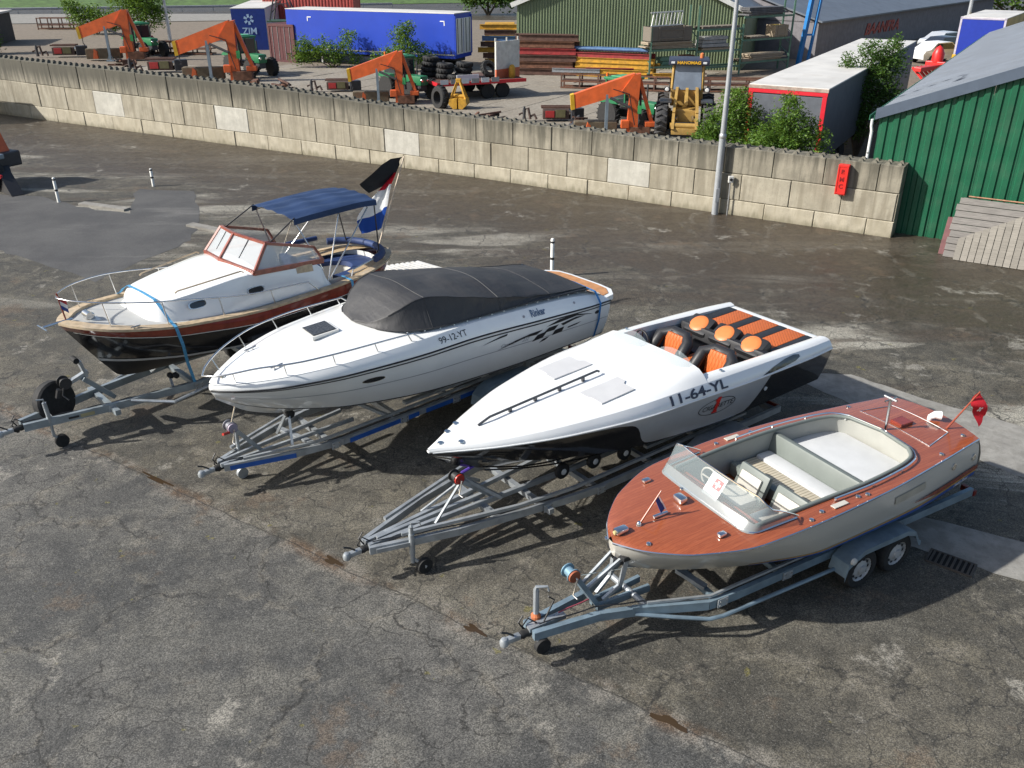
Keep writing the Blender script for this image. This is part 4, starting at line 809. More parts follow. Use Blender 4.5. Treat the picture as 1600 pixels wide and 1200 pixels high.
    m = MB(); m.extr([(.665, -.008, 1.735), (.672, -.008, 1.73), (.80, -.015, 1.50), (.775, -.014, 1.505)], (0, .016, 0)); m.build('pennant_edge', M('card_white'), pn)
    # ski pylon, aft hatch, stern flag
    m = MB(); m.tube([(4.69, 0, dk(4.69, 0)), (4.66, 0, 1.97)], .022, 10); m.tube([(4.55, .0, 1.97), (4.78, 0, 1.97)], .014, 8); m.tube([(4.66, -.10, 1.99), (4.66, .10, 1.99)], .018, 8); m.build('ski_pylon', MSS, o, 40)
    m = MB(); m.cbox((5.05, .02, dk(5.05, 0)+.02), (.24, .20, .05), .012); m.build('vent_box', MMD, o)
    hz = [(4.86, -.58), (5.42, -.46), (5.42, .46), (4.86, .58)]
    hz = [tuple(V(hz[i]).lerp(V(hz[(i+1) % 4]), k/6)) for i in range(4) for k in range(6)]; m = MB(); m.tube([(u, y, dk(u, y)+.006) for u, y in hz+[hz[0]]], .006, 6)
    m.build('hatch_trim', MCH, o, 40)
    m = MB(); m.tube([(5.50, -.38, dk(5.5, .38)), (5.84, -.52, 2.02)], [.016, .010], 8); st = m.build('flag_staff', MMX, o, 40)
    a, b = V((5.73, -.475, 1.83)), V((5.84, -.52, 2.02)); m = MB(); rows = []
    for i in range(9):
        f = i/8; rows.append([a.lerp(b, 1-k/6)+V((.16*f+.02*math.sin(5*f+k), -.10*f+.035*math.sin(7*f+k*.7), -.27*f-.10*f*f+.04*f*(k/6))) for k in range(7)])
    m.grid(rows); fl = m.build('ensign', M('flag_red', (.52, .012, .022), .7, var=.06), st, 60)
    q = rows; m = MB(); ctr = V(q[4][3]); ex = (V(q[5][3])-V(q[3][3])).normalized(); ey = (V(q[4][2])-V(q[4][4])).normalized(); nz = ex.cross(ey).normalized()
    nz = nz if nz.y < 0 else -nz
    for w_, h_ in ((.10, .032), (.032, .10)): m.add([ctr+ex*sx*w_/2+ey*sy*h_/2+nz*.012 for sx, sy in ((-1,-1),(1,-1),(1,1),(-1,1))], [(0, 1, 2, 3)])
    m.build('flag_cross', M('card_white'), fl)
    m = MB(); m.tube([(5.50, -.10, dk(5.5, 0)), (5.50, -.10, dk(5.5, 0)+.04), (5.54, -.14, dk(5.5, 0)+.08), (5.60, -.20, dk(5.5, 0)+.08)], [.035, .04, .055, .065], 12); m.build('stern_lamp_cowl', M('white_paint'), o, 50)
boat4()
# ================================================================ trailer and boat 2: white cruiser under a grey cover
def trailer2():
    loc, h = frame(2); o = root('boat_trailer', loc, h, 'grey trailer with bright blue rail sides under the covered cruiser', 'trailer', 'boat trailers'); z = .47
    beams('side_rail', o, MGV, [[(-.02, s*.09, z), (1.0, s*.46, z+.01), (1.75, s*.62, z+.02), (6.9, s*.64, z+.04)] for s in (-1, 1)], .06, .11)
    beams('blue_panel', o, MBS, [[(.05, s*(.145), z-.015), (.98, s*.49, z-.005)] for s in (-1, 1)] + [[(1.85, s*.655, z), (3.2, s*.66, z+.01)] for s in (-1, 1)] + [[(3.35, s*.66, z+.01), (6.8, s*.675, z+.03)] for s in (-1, 1)], .012, .075)
    beams('upper_rail', o, MGV, [[(.25, s*.22, z+.11), (1.3, s*.55, z+.14), (1.9, s*.60, z+.16), (6.6, s*.62, z+.18)] for s in (-1, 1)], .04, .04)
    beams('centre_rail', o, MGV, [[(-.05, s*.05, z+.03), (2.2, s*.20, z+.08)] for s in (-1, 1)], .045, .06)
    beams('cross_member', o, MGV, [[(x, -.63, z-.02), (x, .63, z-.02)] for x in (1.6, 2.9, 4.0, 5.0, 6.0, 6.85)], .08, .08)
    m = MB(); m.cbox((1.25, 0, z+.03), (.10, 1.05, .05), .01, R(12)); m.build('cross_plate', MGV, o)
    for s in (-1, 1): m = MB(); m.beam((2.75, s*.60, z+.05), (2.35, s*.16, z+.30), .06, .05); m.build('keel_support', MGV, o)
    for s in (-1, 1): m = MB(); m.beam((1.05, s*.25, z+.05), (1.15, s*.05, .92), .04, .04); m.build('bow_strut', MGV, o)
    roller(o, (1.18, 0, .94), .07, .14, False)
    winch(o, (.62, 0, z+.04), (.26, 0, 1.0), MGV, M('winch_grey', (.30, .30, .33), .4, .4), M('winch_lilac', (.40, .34, .42), .5))
    m = MB(); m.tube([(.14, -.1, 1.02), (.02, -.16, 1.06)], .022, 8); m.build('winch_grip', M('winch_red', (.45, .03, .02), .4), o, 40)
    m = MB(); m.tube([(.24, 0, 1.12), (.33, 0, 1.36)], .012, 6); m.build('bow_chain', MSS, o)
    m = MB(); m.tube([(.35, .18, z), (.36, .18, .88)], .03, 8); m.lathe((.36, .16, .09), (0, 1, 0), [(.03, 0), (.09, 0), (.09, .06), (.03, .06)], 14); m.tube([(.35, .18, z), (.35, .18, .12)], .022, 8); m.build('jockey_leg', MGV, o, 40)
    coupling(o, -.36)
    for s in (-1, 1):
        for x in (4.62, 5.30): wheel(o, (x, s*.92, .31), .31, .2, s)
        fender(o, 4.22, 5.70, s*.94, .27, .38, .73, MGB)
        beams('bunk', o, MGV, [[(3.0, s*.52, .70), (6.7, s*.55, .70)]], .09, .05)
        m = MB(); m.cbox((6.95, s*.60, .52), (.05, .28, .11), .01); m.build('tail_light', M('tail_red'), o)
    m = MB(); m.cbox((5.65, -.66, .62), (.10, .10, .26), .01); m.build('rail_post', MGV, o)
    return o
details(trailer2(), (1.6, 2.9, 4.0), lambda x: cr([(0, .09), (1, .46), (1.75, .62), (6.9, .64)], x), .48, .05, 4.4)
def boat2():
    loc, h = frame(2); o = root('cabin_cruiser', loc, h, 'white cruiser under a dark grey tarpaulin with bow rail', 'boat', 'boats parked on trailers'); L = 7.4
    RB = Ln([(0, 0), (1, L)], [(0, .03), (.015, .18), (.05, .42), (.12, .76), (.25, 1.07), (.45, 1.22), (.7, 1.22), (.9, 1.17), (1, 1.08)], [(0, 1.74), (.25, 1.81), (.5, 1.82), (.75, 1.72), (1, 1.57)])
    CHN = Ln([(0, .06), (.05, .45), (.12, 1.0), (.25, 1.95), (.5, 3.75), (1, 7.25)], [(0, .01), (.05, .12), (.12, .33), (.25, .68), (.45, .97), (.7, 1.06), (1, 1.02)], [(0, 1.60), (.05, 1.38), (.12, 1.21), (.25, 1.07), (.5, .98), (1, .92)])
    KL = Ln([(0, .06), (.05, .55), (.12, 1.1), (.25, 2.0), (.5, 3.75), (1, 7.2)], [(0, .006), (1, .006)], [(0, 1.57), (.05, 1.20), (.12, .99), (.25, .85), (.5, .74), (1, .68)])
    EDG = Ln([(0, .02), (1, L-.1)], [(0, .025), (.015, .16), (.05, .37), (.12, .69), (.25, .98), (.45, 1.11), (.7, 1.09), (.9, 1.02), (1, .94)], [(0, 1.83), (.12, 1.92), (.25, 1.98), (.5, 2.04), (.7, 1.98), (.85, 1.89), (.94, 1.78), (1, 1.66)])
    ts = ss(110); TS = Surf(RB, CHN, .04); BT = Surf(CHN, KL); SB = Surf(RB, EDG, .02)
    m = MB(); TS.part(m, ts, [0, .2, .4, .6, .8, 1]); m.grid([[TS(0, k, -1), TS(0, k, 1)] for k in (0, .2, .4, .6, .8, 1)]); m.grid([[TS(1, k, -1), TS(1, k, 1)] for k in (0, .5, 1)]); m.build('topside', MWG, o, 40)
    m = MB(); BT.part(m, ts, [0, .5, 1]); m.grid([[BT(1, k, -1), BT(1, k, 1)] for k in (0, 1)]); m.build('bottom', MWG, o, 40)
    m = MB(); SB.part(m, ts, [0, .15, .4, .7, 1]); m.grid([[SB(0, k, -1), SB(0, k, 1)] for k in (0, .15, .4, .7, 1)]); m.build('gunwale_band', MWG, o, 40)
    tt = ss(46, .004, 1); MIK = M('ink_black'); MPG = M('pin_grey', (.25, .26, .28), .4)
    m = MB(); rail(m, RB, ts, .016); m.build('rub_rail', MIK, o, 40)
    for a, b, mt in ((.055, .085, MIK), (.44, .455, MPG), (.96, .99, MIK)):
        m = MB(); TS.band(m, [.03+.97*i/46 for i in range(47)], lambda t: a, lambda t: b, 1, .004); m.build('pin_stripe', mt, o)
    BR = Surf(CHN, KL); m = MB(); BR.band(m, [.28+.5*i/20 for i in range(21)], lambda t: .25, lambda t: .30, 1, .004); m.build('pin_stripe', MPG, o)
    # foredeck
    UF = 3.1; crown = lambda u: cr([(0, 1.84), (.6, 1.95), (1.5, 2.05), (2.3, 2.12), (3.1, 2.16)], u); prof = [(0, 1), (.35, .97), (.6, .80), (.72, .58), (.85, .30), (1, 0)]
    dz = lambda u, y: (lambda e: e.z+(crown(u)-e.z)*cr(prof, min(1, abs(y)/max(.01, -e.y))))(EDG(u/(L-.1), -1))
    rows = []
    for i in range(41):
        u = .02+(i/40)**1.4*UF; b = -EDG(u/(L-.1), -1).y; rows.append([(u, b*j/14, dz(u, b*j/14)) for j in range(-14, 15)])
    m = MB(); m.grid(rows); m.build('foredeck', MWG, o, 40)
    m = MB()
    for sd in (-1, 1): m.grid([[EDG(t, sd), EDG(t, sd)+V((0, -sd*.10, .03)), EDG(t, sd)+V((0, -sd*.30, .03))] for t in [.40+.60*i/24 for i in range(25)]])
    m.grid([[(6.85+.45*i/4, EDG(.93+.07*i/4, -1).y*j, 1.67+.20*(1-i/4)) for j in (-1, -.5, 0, .5, 1)] for i in range(5)]); m.build('side_deck', MWG, o, 40)
    m = MB(); m.grid([[EDG(1, -1), RB(1, -1)], [EDG(1, 1), RB(1, 1)]]); m.build('transom_top', MWG, o)
    # hatch
    m = MB(); N = 4; m.shell([[(1.66+.48*i/N+.03*j/N, -.12+.46*j/N, dz(1.9, .1)+.05+.01*i/N) for j in range(N+1)] for i in range(N+1)], .05); m.build('hatch_frame', MWG2, o)
    m = MB(); m.shell([[(1.70+.40*i/N+.03*j/N, -.085+.39*j/N, dz(1.9, .1)+.066+.01*i/N) for j in range(N+1)] for i in range(N+1)], .012); m.build('hatch_glass', M('smoked_hatch', (.05, .052, .055), .25, var=.3, scale=25), o)
    # tarpaulin cover
    t = NT('tarpaulin'); n1 = t.noise(1, 5, .6, co=t.map(sc=(.9, 2.4, 1.4)), dist=.8); n2 = t.noise(1, 4, .55, co=t.map(sc=(7, 2.2, 2.2)), dist=.5)
    c = t.mix(t.ramp(n1, .3, .7), (.030, .030, .033), (.044, .043, .043)); c = t.mix(t.ramp(t.noise(2.0, 6, .65), .58, .75, 0, .3), c, (.07, .068, .064)); t.bump(t.math('ADD', n1, t.math('MULTIPLY', n2, .7)), .4, .045); MTP = t.fin(c, .6, 0)
    st = [(2.46, .02, 2.155, .01, 2.17, 2.18), (2.56, .45, 2.15, .32, 2.21, 2.23), (2.72, .70, 2.14, .55, 2.32, 2.35), (2.92, .86, 2.13, .68, 2.44, 2.49), (3.15, .95, 2.12, .74, 2.54, 2.60), (3.34, 1.0, 2.11, .78, 2.56, 2.61), (3.8, 1.04, 2.10, .87, 2.48, 2.57), (4.4, 1.05, 2.08, .95, 2.34, 2.51), (5.0, 1.05, 2.06, .99, 2.21, 2.42), (5.5, 1.04, 2.03, .99, 2.11, 2.31), (6.0, 1.02, 1.98, .96, 2.02, 2.18), (6.5, .98, 1.93, .92, 1.95, 2.06), (6.95, .92, 1.86, .85, 1.88, 1.92)]
    def at(u, k): return cr([(q[0], q[k]) for q in st], u)
    rows = []
    from mathutils import noise as mn
    for i in range(121):
        u = 2.46+4.49*i/120; be, ze, bs, zs, zc = [at(u, k) for k in range(1, 6)]; row = []
        for j in range(-34, 35):
            a = abs(j)/34; sg = -1 if j < 0 else 1
            if a > .55: f = (1-a)/.45; y = be+(bs-be)*f-.02*math.sin(math.pi*f); z = ze+(zs-ze)*f
            else: f = 1-a/.55; y = bs*(1-f); z = zs+(zc-zs)*(1-(1-f)**1.7)
            side = max(0, 1-abs(a-.78)/.22)
            fold = .020*side*max(0, math.sin(u*13+1.5*math.sin(u*3)+(1-f if a > .55 else 0)*2.2))**3-.012*side*max(0, math.sin(u*9+2+sg))**4
            sag = -.035*max(0, math.sin((u-3.34)*math.pi/.95))**2*(f if a <= .55 else 0)*(1 if u > 3.34 else 0)
            w = mn.noise(V((u*3.0, sg*y*1.6, 3)))*.016+mn.noise(V((u*9, sg*y*3, 7)))*.005+.008*math.sin((u*2.2+sg*y*5.0))*(1 if a < .55 else 0)
            edge = min(1, (1-a)*6, i/6, (120-i)/5); row.append((u, sg*(y+fold*edge), z+(w+sag)*edge))
        rows.append(row)
    m = MB(); m.grid(rows); cv = m.build('tarpaulin_cover', MTP, o, 60)
    for jj in (15, 53): m = MB(); m.tube([V(r[jj])+V((0, 0, .002)) for r in rows[8:]], .009, 5); m.build('ridge_seam', MTP, cv, 60)
    for ii in (23, 60, 92): m = MB(); m.tube([V(p)+V((0, 0, .001)) for p in rows[ii]], .006, 5); m.build('cross_seam', MTP, cv, 60)
    m = MB(); e0 = [V(r[0]) for r in rows]; e1 = [V(r[-1]) for r in rows]; m.tube([p+V((0, -.004, 0)) for p in e0[3:]], .012, 6); m.tube([p+V((0, .004, 0)) for p in e1[3:]], .012, 6); m.build('hem_cord', MTP, cv, 40)
    m = MB()
    for i in range(12, 118, 7): m.lathe(e0[i]+V((0, -.02, -.02)), (0, -1, .3), [(.012, 0), (.010, .008), (.001, .009)], 8)
    m.build('press_studs', MSS, cv, kind='stuff')
    # bow rail
    def rl(f, sd):
        u = -.08+3.1*f; b = cr([(-.08, .0), (.05, .20), (.5, .52), (1.2, .86), (2.0, 1.0), (3.02, 1.05)], u); z = cr([(-.08, 1.99), (.6, 2.12), (2.0, 2.17), (2.9, 2.15), (3.02, 2.05)], u); return V((u, sd*b, z))
    m = MB(); m.tube([rl(i/24, -1) for i in range(24, 0, -1)]+[rl(0, 1)]+[rl(i/24, 1) for i in range(1, 25)], .014, 8); m.build('bow_rail', MSS, o, 60)
    m = MB()
    for f in (.10, .30, .52, .74, .93):
        for sd in (-1, 1): p = rl(f, sd); q = V((p.x+.06, sd*(cr(EDG.b, max(.0, (p.x+.06)/L))-.04), 0)); q.z = dz(q.x, q.y); m.tube([p, q], .010, 6)
    m.build('rail_stanchions', MSS, o, 40, kind='stuff')
    m = MB(); m.lathe((.22, 0, dz(.22, 0)), (0, 0, 1), [(.04, 0), (.035, .02), (.001, .03)], 12); m.build('bow_fitting', MSS, o)
    for y in (-.42, .42): m = MB(); m.tube([(.78, y, dz(.8, y)+.035), (.98, y, dz(.98, y)+.035)], .012, 6); m.tube([(.84, y, dz(.8, y)), (.84, y, dz(.8, y)+.035)], .012, 6); m.tube([(.92, y, dz(.9, y)), (.92, y, dz(.9, y)+.035)], .012, 6); m.build('cleat', MSS, o, 40)
    # portlight, vents, lettering, graphics
    def ell(t, k, a, b, mat, nm, lift=.006):
        return flat_poly(TS, [(a*math.cos(q), b*math.sin(q)) for q in [2*math.pi*i/24 for i in range(24)]], mat, o, nm, t, k, L, .75, lift)
    for a, b, mt, lf in ((.19, .048, MSS, .005), (.17, .036, MGD, .008)): ell(.285, .28, a, b, mt, 'portlight', lf)
    ell(.945, .20, .07, .035, MIK, 'side_vent', .008)
    wrap_text(SB, '99-12-YT', .15, MIK, o, 'registration', .448, .55, L, -.25, .0, .98, 0, .006)
    wrap_text(SB, 'Rinker', .17, M('ink_blue_grey', (.10, .15, .24), .4), o, 'maker_name', .715, .58, L, -.26, .005, .78, .3, .006)
    wrap_text(TS, 'Captiva', .085, MPG, o, 'model_script', .615, .36, L, .80, .0, 1.2, .45, .006); wrap_text(TS, '232', .085, MPG, o, 'model_script', .682, .36, L, .80, .0, 1.2, .45, .006)
    for pts in ([(-.95, -.06), (-.55, .035), (-.2, .085), (.10, .10), (-.05, .03), (-.3, .04), (-.55, -.005)], [(.18, .13), (.5, .21), (.9, .235), (1.35, .15), (1.42, .13), (.95, .185), (.55, .15)], [(-.02, .02), (.22, .04), (.12, -.07), (-.14, -.09)], [(.25, .10), (.50, .11), (.40, .02), (.12, .02)], [(.42, .01), (.66, .03), (.62, -.07), (.36, -.085)], [(.55, .11), (.95, .165), (1.2, .145), (.9, .115), (.62, .06)], [(.76, .0), (1.12, .03), (1.02, -.005), (.76, -.03)], [(.14, -.10), (.30, -.085), (.20, -.14), (.05, -.16)]):
        flat_poly(TS, pts, MIK, o, 'side_flash', .735, .36, L, .80, .006)
    flat_poly(TS, [(-.30, -.05), (.10, .03), (.26, .045), (.24, .01), (.02, -.01)], MIK, o, 'side_flash', .60, .16, L, .8, .006)
    for t, k in ((.695, .55), (.87, .62)): m = MB(); m.lathe(SB(t, k, -1), SB.nrm(t, k), [(.025, 0), (.022, .01), (.001, .012)], 12); m.build('filler_cap', M('cap_grey', (.3, .3, .32), .4), o)
    # bathing platform
    m = MB(); pl = [(7.28, -1.0), (7.62, -.94), (7.80, -.72), (7.84, -.4), (7.84, .4), (7.80, .72), (7.62, .94), (7.28, 1.0)]; m.extr([(u, y, 1.50) for u, y in pl], (0, 0, .10)); m.build('bathing_platform', MWG, o, 30)
    m = MB(); m.extr([(7.30+(u-7.28)*.84, y*.90, 1.602) for u, y in pl], (0, 0, .008)); m.build('teak_mat', M('teak_orange', (.46, .22, .09), .5, var=.15, scale=8), o)
boat2()
loc2 = frame(2)
strap('ratchet_strap', [(7.02, y, z) for y, z in ((-.70, .62), (-1.04, .93), (-1.15, 1.30), (-1.18, 1.62), (-1.13, 1.70), (-1.02, 1.83), (-.5, 1.86), (0, 1.86), (.5, 1.86), (1.02, 1.83), (1.15, 1.62), (1.04, .93))], .05, MBL, 'blue strap tied across the stern of the covered cruiser', loc2, 'blue ratchet straps')
# ================================================================ trailer and boat 1: black hulled sloep with blue bimini
def trailer1():
    loc, h = frame(1); o = root('boat_trailer', loc, h, 'zinc trailer with spare wheel under the black hulled boat', 'trailer', 'boat trailers'); z = .50
    o.location = (-7.40, 13.18, 0); o.rotation_euler.z = R(44.1)
    MT = M('trailer_steel', (.30, .345, .37), .45, .45, var=.15, dirt=.25, dcol=(.18, .18, .17))
    beams('side_rail', o, MT, [[(-.88, s*.10, z), (.45, s*.39, z+.01), (1.9, s*.60, z+.02), (6.0, s*.62, z+.03)] for s in (-1, 1)], .07, .13)
    beams('cross_member', o, MT, [[(x, -.62, z-.02), (x, .62, z-.02)] for x in (.45, 1.9, 3.2, 4.4, 5.9)], .09, .09)
    beams('cross_member', o, MGV, [[(-.45, -.17, z+.02), (-.45, .17, z+.02)]], .05, .06)
    tubes('bunk_arm', o, MGV, [[(.75, -.46, z+.05), (1.32, -.90, z-.02)], [(.75, .46, z+.05), (1.32, .90, z-.02)], [(1.30, -.90, z-.02), (2.4, -.78, z+.06)]], .03)
    m = MB(); m.beam((.62, 0, z+.02), (.18, 0, 1.02), .20, .07); m.build('winch_post', MT, o)
    m = MB(); m.beam((-.05, 0, .98), (.30, 0, 1.10), .09, .06); m.beam((.26, 0, 1.02), (.20, 0, 1.32), .12, .05); m.build('bow_stop_arm', MGV, o)
    m = MB(); m.tube([(.14, -.09, 1.36), (.14, .09, 1.36)], .05, 10); m.build('bow_stop', MRU, o, 40)
    m = MB(); m.lathe((-.10, -.08, 1.02), (0, 1, 0), [(.10, 0), (.10, .015), (.06, .02), (.06, .14), (.10, .145), (.10, .16)], 16); m.build('winch_drum', M('winch_black', (.03, .03, .03), .5), o, 40)
    m = MB(); m.tube([(-.16, -.12, .98), (-.2, -.13, .86), (-.14, -.2, .78)], .012, 6); m.tube([(-.2, 0, .92), (-.24, .02, .78)], .05, 8); m.build('winch_frame', MK, o, 40)
    # spare wheel carried upright on the far side rail
    m = MB(); c = V((-.25, .30, .62)); ax = V((.30, -.93, .16)).normalized()
    m.lathe(c-ax*.085, ax, [(.20, 0), (.32, 0), (.35, .03), (.35, .17), (.32, .20), (.20, .20)], 28); sp = m.build('spare_tyre', MRU, o, 35)
    m = MB(); m.lathe(c+ax*.06, ax, [(.205, .02), (.19, -.01), (.14, .0), (.11, .03), (.05, .03), (.001, .04)], 22); m.build('spare_rim', MK, sp, 30)
    m = MB(); 
    for k in range(5): a = 2*math.pi*k/5; x_ = ax.orthogonal().normalized(); y_ = ax.cross(x_); m.lathe(c+ax*.082+(x_*math.cos(a)+y_*math.sin(a))*.055, ax, [(.014, 0), (.012, .015), (.001, .018)], 8)
    m.build('wheel_nuts', MSS, sp, kind='stuff')
    m = MB(); m.beam((-.2, .22, z+.04), (-.23, .28, .62), .05, .05); m.build('spare_bracket', MT, o)
    m = MB(); m.tube([(-.50, -.19, z), (-.52, -.19, .86)], .036, 10); m.tube([(-.52, -.19, .86), (-.52, -.19, .92), (-.62, -.16, .93)], .014, 6); m.build('jockey_leg', MGV, o, 40)
    m = MB(); m.lathe((-.40, -.24, .11), (0, 1, 0), [(.05, 0), (.11, 0), (.11, .08), (.05, .08)], 18); m.build('jockey_wheel', MRU, o, 40)
    m = MB(); m.tube([(-.50, -.19, z), (-.50, -.19, .24), (-.40, -.20, .12)], .026, 8); m.build('jockey_strut', MGV, o, 40)
    coupling(o, -1.24, .47)
    m = MB(); m.cbox((.05, -.345, z), (.22, .012, .06), .003, R(-12)); m.build('type_plate', M('plate_tan', (.38, .33, .18), .5), o)
    m = MB(); m.cbox((-.16, -.302, z), (.16, .012, .035), .003, R(-12)); m.build('type_sticker', MK, o)
    for s in (-1, 1):
        for x in (3.5, 4.2): wheel(o, (x, s*.95, .32), .32, .2, s)
        fender(o, 3.1, 4.6, s*.97, .27, .40, .74, MGV)
        for x, y in ((1.55, .30), (1.62, .36)): roller(o, (x, s*y, .70), .05, .10, False)
        m = MB(); m.beam((1.55, s*.25, .70), (1.5, s*.45, z+.05), .04, .06); m.build('roller_arm', MGV, o)
        m = MB(); m.cbox((6.02, s*.5, .5), (.05, .28, .11), .01); m.build('tail_light', M('tail_red'), o)
    return o
details(trailer1(), (.45, 1.9), lambda x: cr([(-.9, .10), (.45, .39), (1.9, .60), (6, .62)], x), .50, -.85, 2.6)
def boat1():
    loc, h = frame(1); o = root('launch', loc, h, 'black hulled launch with white cabin and blue bimini canopy', 'boat', 'boats parked on trailers'); L = 6.75
    hb = [(0, .03), (.015, .24), (.05, .55), (.12, .89), (.25, 1.15), (.45, 1.23), (.65, 1.17), (.8, 1.03), (.9, .83), (.96, .58), (1, .22)]
    RB = Ln([(0, 0), (1, L)], hb, [(0, 2.0), (.12, 1.89), (.25, 1.80), (.5, 1.70), (.75, 1.70), (1, 1.78)])
    W1 = Ln([(0, .09), (.05, .40), (.12, .86), (.25, 1.70), (.5, 3.37), (1, 6.70)], [(0, .02), (.015, .18), (.05, .47), (.12, .81), (.25, 1.11), (.45, 1.21), (.65, 1.15), (.8, 1.0), (.9, .79), (1, .19)], [(0, 1.86), (.12, 1.73), (.25, 1.62), (.5, 1.47), (.75, 1.46), (1, 1.54)])
    W2 = Ln([(0, .52), (.05, .76), (.12, 1.12), (.25, 1.85), (.5, 3.40), (1, 6.45)], [(0, .01), (.05, .24), (.12, .48), (.25, .82), (.45, 1.04), (.65, 1.0), (.8, .85), (1, .12)], [(0, 1.17), (.12, 1.13), (.5, 1.06), (1, 1.12)])
    KL = Ln([(0, .60), (.05, .80), (.12, 1.16), (.25, 1.9), (.5, 3.4), (1, 6.35)], [(0, .012), (1, .012)], [(0, 1.05), (.05, .80), (.12, .72), (.25, .68), (.5, .66), (1, .74)])
    ts = ss(46); S1 = Surf(RB, W1, .01); S2 = Surf(W1, W2, .05); S3 = Surf(W2, KL, .03)
    m = MB(); S1.part(m, ts, [0, .5, 1]); m.grid([[S1(0, k, -1), S1(0, k, 1)] for k in (0, .5, 1)]); m.grid([[S1(1, k, -1), S1(1, k, 1)] for k in (0, 1)]); m.build('sheer_strake', MMD, o, 40)
    MB2 = M('black_hull_paint', (.008, .008, .010), .18, var=.2, coat=.5)
    m = MB(); S2.part(m, ts, [0, .25, .5, .75, 1]); m.grid([[S2(1, k, -1), S2(1, k, 1)] for k in (0, .5, 1)]); m.build('topside', MB2, o, 40)
    m = MB(); S3.part(m, ts, [0, .33, .66, 1]); m.grid([[S3(1, k, -1), S3(1, k, 1)] for k in (0, 1)]); m.build('bottom', M('antifoul_black', (.014, .014, .015), .6, var=.3), o, 40)
    m = MB(); S2.band(m, [.012+.988*i/46 for i in range(47)], lambda t: .0, lambda t: .022, 1, .006); m.build('pin_stripe', MWG2, o)
    m = MB(); S2.band(m, [.004+.996*i/46 for i in range(47)], lambda t: .90, lambda t: 1., 1, .006); m.build('boot_stripe', M('boot_grey', (.52, .54, .56), .35), o)
    # teak capping, decks
    CAP = Ln([(0, .14), (1, L-.10)], [(0, .01), (.015, .10), (.05, .42), (.12, .77), (.25, 1.04), (.45, 1.12), (.65, 1.06), (.8, .92), (.9, .72), (1, .12)], [(0, 2.015), (.12, 1.905), (.25, 1.815), (.5, 1.715), (.75, 1.715), (1, 1.795)])
    m = MB()
    for sd in (-1, 1): m.grid([[RB(t, sd)+V((0, sd*.012, -.02)), RB(t, sd)+V((0, sd*.012, .022)), CAP(t, sd)+V((0, 0, .012)), CAP(t, sd)-V((0, 0, .05))] for t in ts])
    m.build('teak_capping', MTE, o, 40)
    MDK = M('deck_grey', (.45, .45, .43), .65, var=.06, dirt=.15, dcol=(.33, .31, .27))
    rows = []
    for i in range(41):
        t = .004+(i/40)*.70; e = CAP(t, -1); rows.append([(e.x, -e.y*j/10*1, e.z-.035+.02*(1-(j/10)**2)) for j in range(-10, 11)])
    m = MB(); m.grid(rows); m.build('fore_and_side_deck', MDK, o, 40)
    m = MB(); m.shell([[(.40+.25*i/2, -.16+.32*j/2, 1.955-.02*i/2) for j in range(3)] for i in range(3)], .03); m.build('anchor_locker_lid', MWG2, o)
    # cabin trunk: rounded white coachroof
    st = [(1.28, .58, .42, 1.90, 1.93), (1.38, .72, .55, 2.02, 2.06), (1.52, .80, .62, 2.11, 2.16), (1.8, .88, .70, 2.15, 2.21), (2.4, .96, .80, 2.22, 2.30), (3.1, 1.0, .86, 2.28, 2.37), (3.3, 1.0, .86, 2.28, 2.37)]
    rows = []
    for i in range(33):
        u = 1.28+2.02*(i/32)**1.2; bb, bs, zs, zc = [cr([(q[0], q[k]) for q in st], u) for k in (1, 2, 3, 4)]; base = cr(CAP.z, u/L)-.02; row = []
        for j in range(-16, 17):
            a = abs(j)/16; sg = -1 if j < 0 else 1
            if a > .62: f = (1-a)/.38; y = bb+(bs-bb)*f; z = base+(zs-base)*f**.9
            else: f = 1-a/.62; y = bs*(1-f); z = zs+(zc-zs)*math.sin(f*math.pi/2)
            row.append((u, sg*y, z))
        rows.append(row)
    m = MB(); m.grid(rows); fr = rows[0]; m.add([(1.22, y, 1.80) if abs(y) < .60 else (1.26, y, 1.80) for _, y, _ in fr]+fr, [(k, k+1, 33+k+1, 33+k) for k in range(32)]); m.build('coachroof', MWG, o, 40)
    # cabin sides carried aft past the windscreen to the cockpit
    m = MB()
    for sd in (-1, 1):
        rr = []
        for i in range(15):
            u = 3.25+1.45*i/14; top = cr([(3.25, 2.29), (4.0, 2.22), (4.45, 2.14), (4.62, 2.02), (4.70, 1.74)], u); b0, b1 = 1.0-.0*i, .86; base = cr(CAP.z, u/L)-.02
            rr.append([(u, sd*b0, base), (u, sd*(b0-.06), base+(top-base)*.5), (u, sd*b1, top), (u, sd*(b1-.06), top), (u, sd*(b1-.08), base-.1)])
        m.grid(rr)
    m.build('cabin_side', MWG, o, 40)
    def portl(u, sd):
        y = sd*(.975 if u < 2.5 else .975); zc = 1.99; pts = []
        for k in range(24):
            a = 2*math.pi*k/24; dx = .155*(abs(math.cos(a))**.6)*(1 if math.cos(a) > 0 else -1); dzz = .055*(abs(math.sin(a))**.7)*(1 if math.sin(a) > 0 else -1); pts.append((dx, dzz))
        bw = cr([(q[0], q[1]) for q in st], min(u, 3.1)); bs_ = cr([(q[0], q[2]) for q in st], min(u, 3.1))
        for sc, mat, nm, lf in ((1.15, MSS, 'portlight_frame', .012), (.95, MGD, 'portlight', .020)):
            m = MB(); m.add([(u+dx*sc, sd*(bw-(bw-bs_)*(.50+dzz*sc*2.2)+lf), 2.0+dzz*sc) for dx, dzz in pts], [tuple(range(24))]); m.build(nm, mat, o)
    for sd in (-1, 1): portl(2.04, sd); portl(3.12, sd)
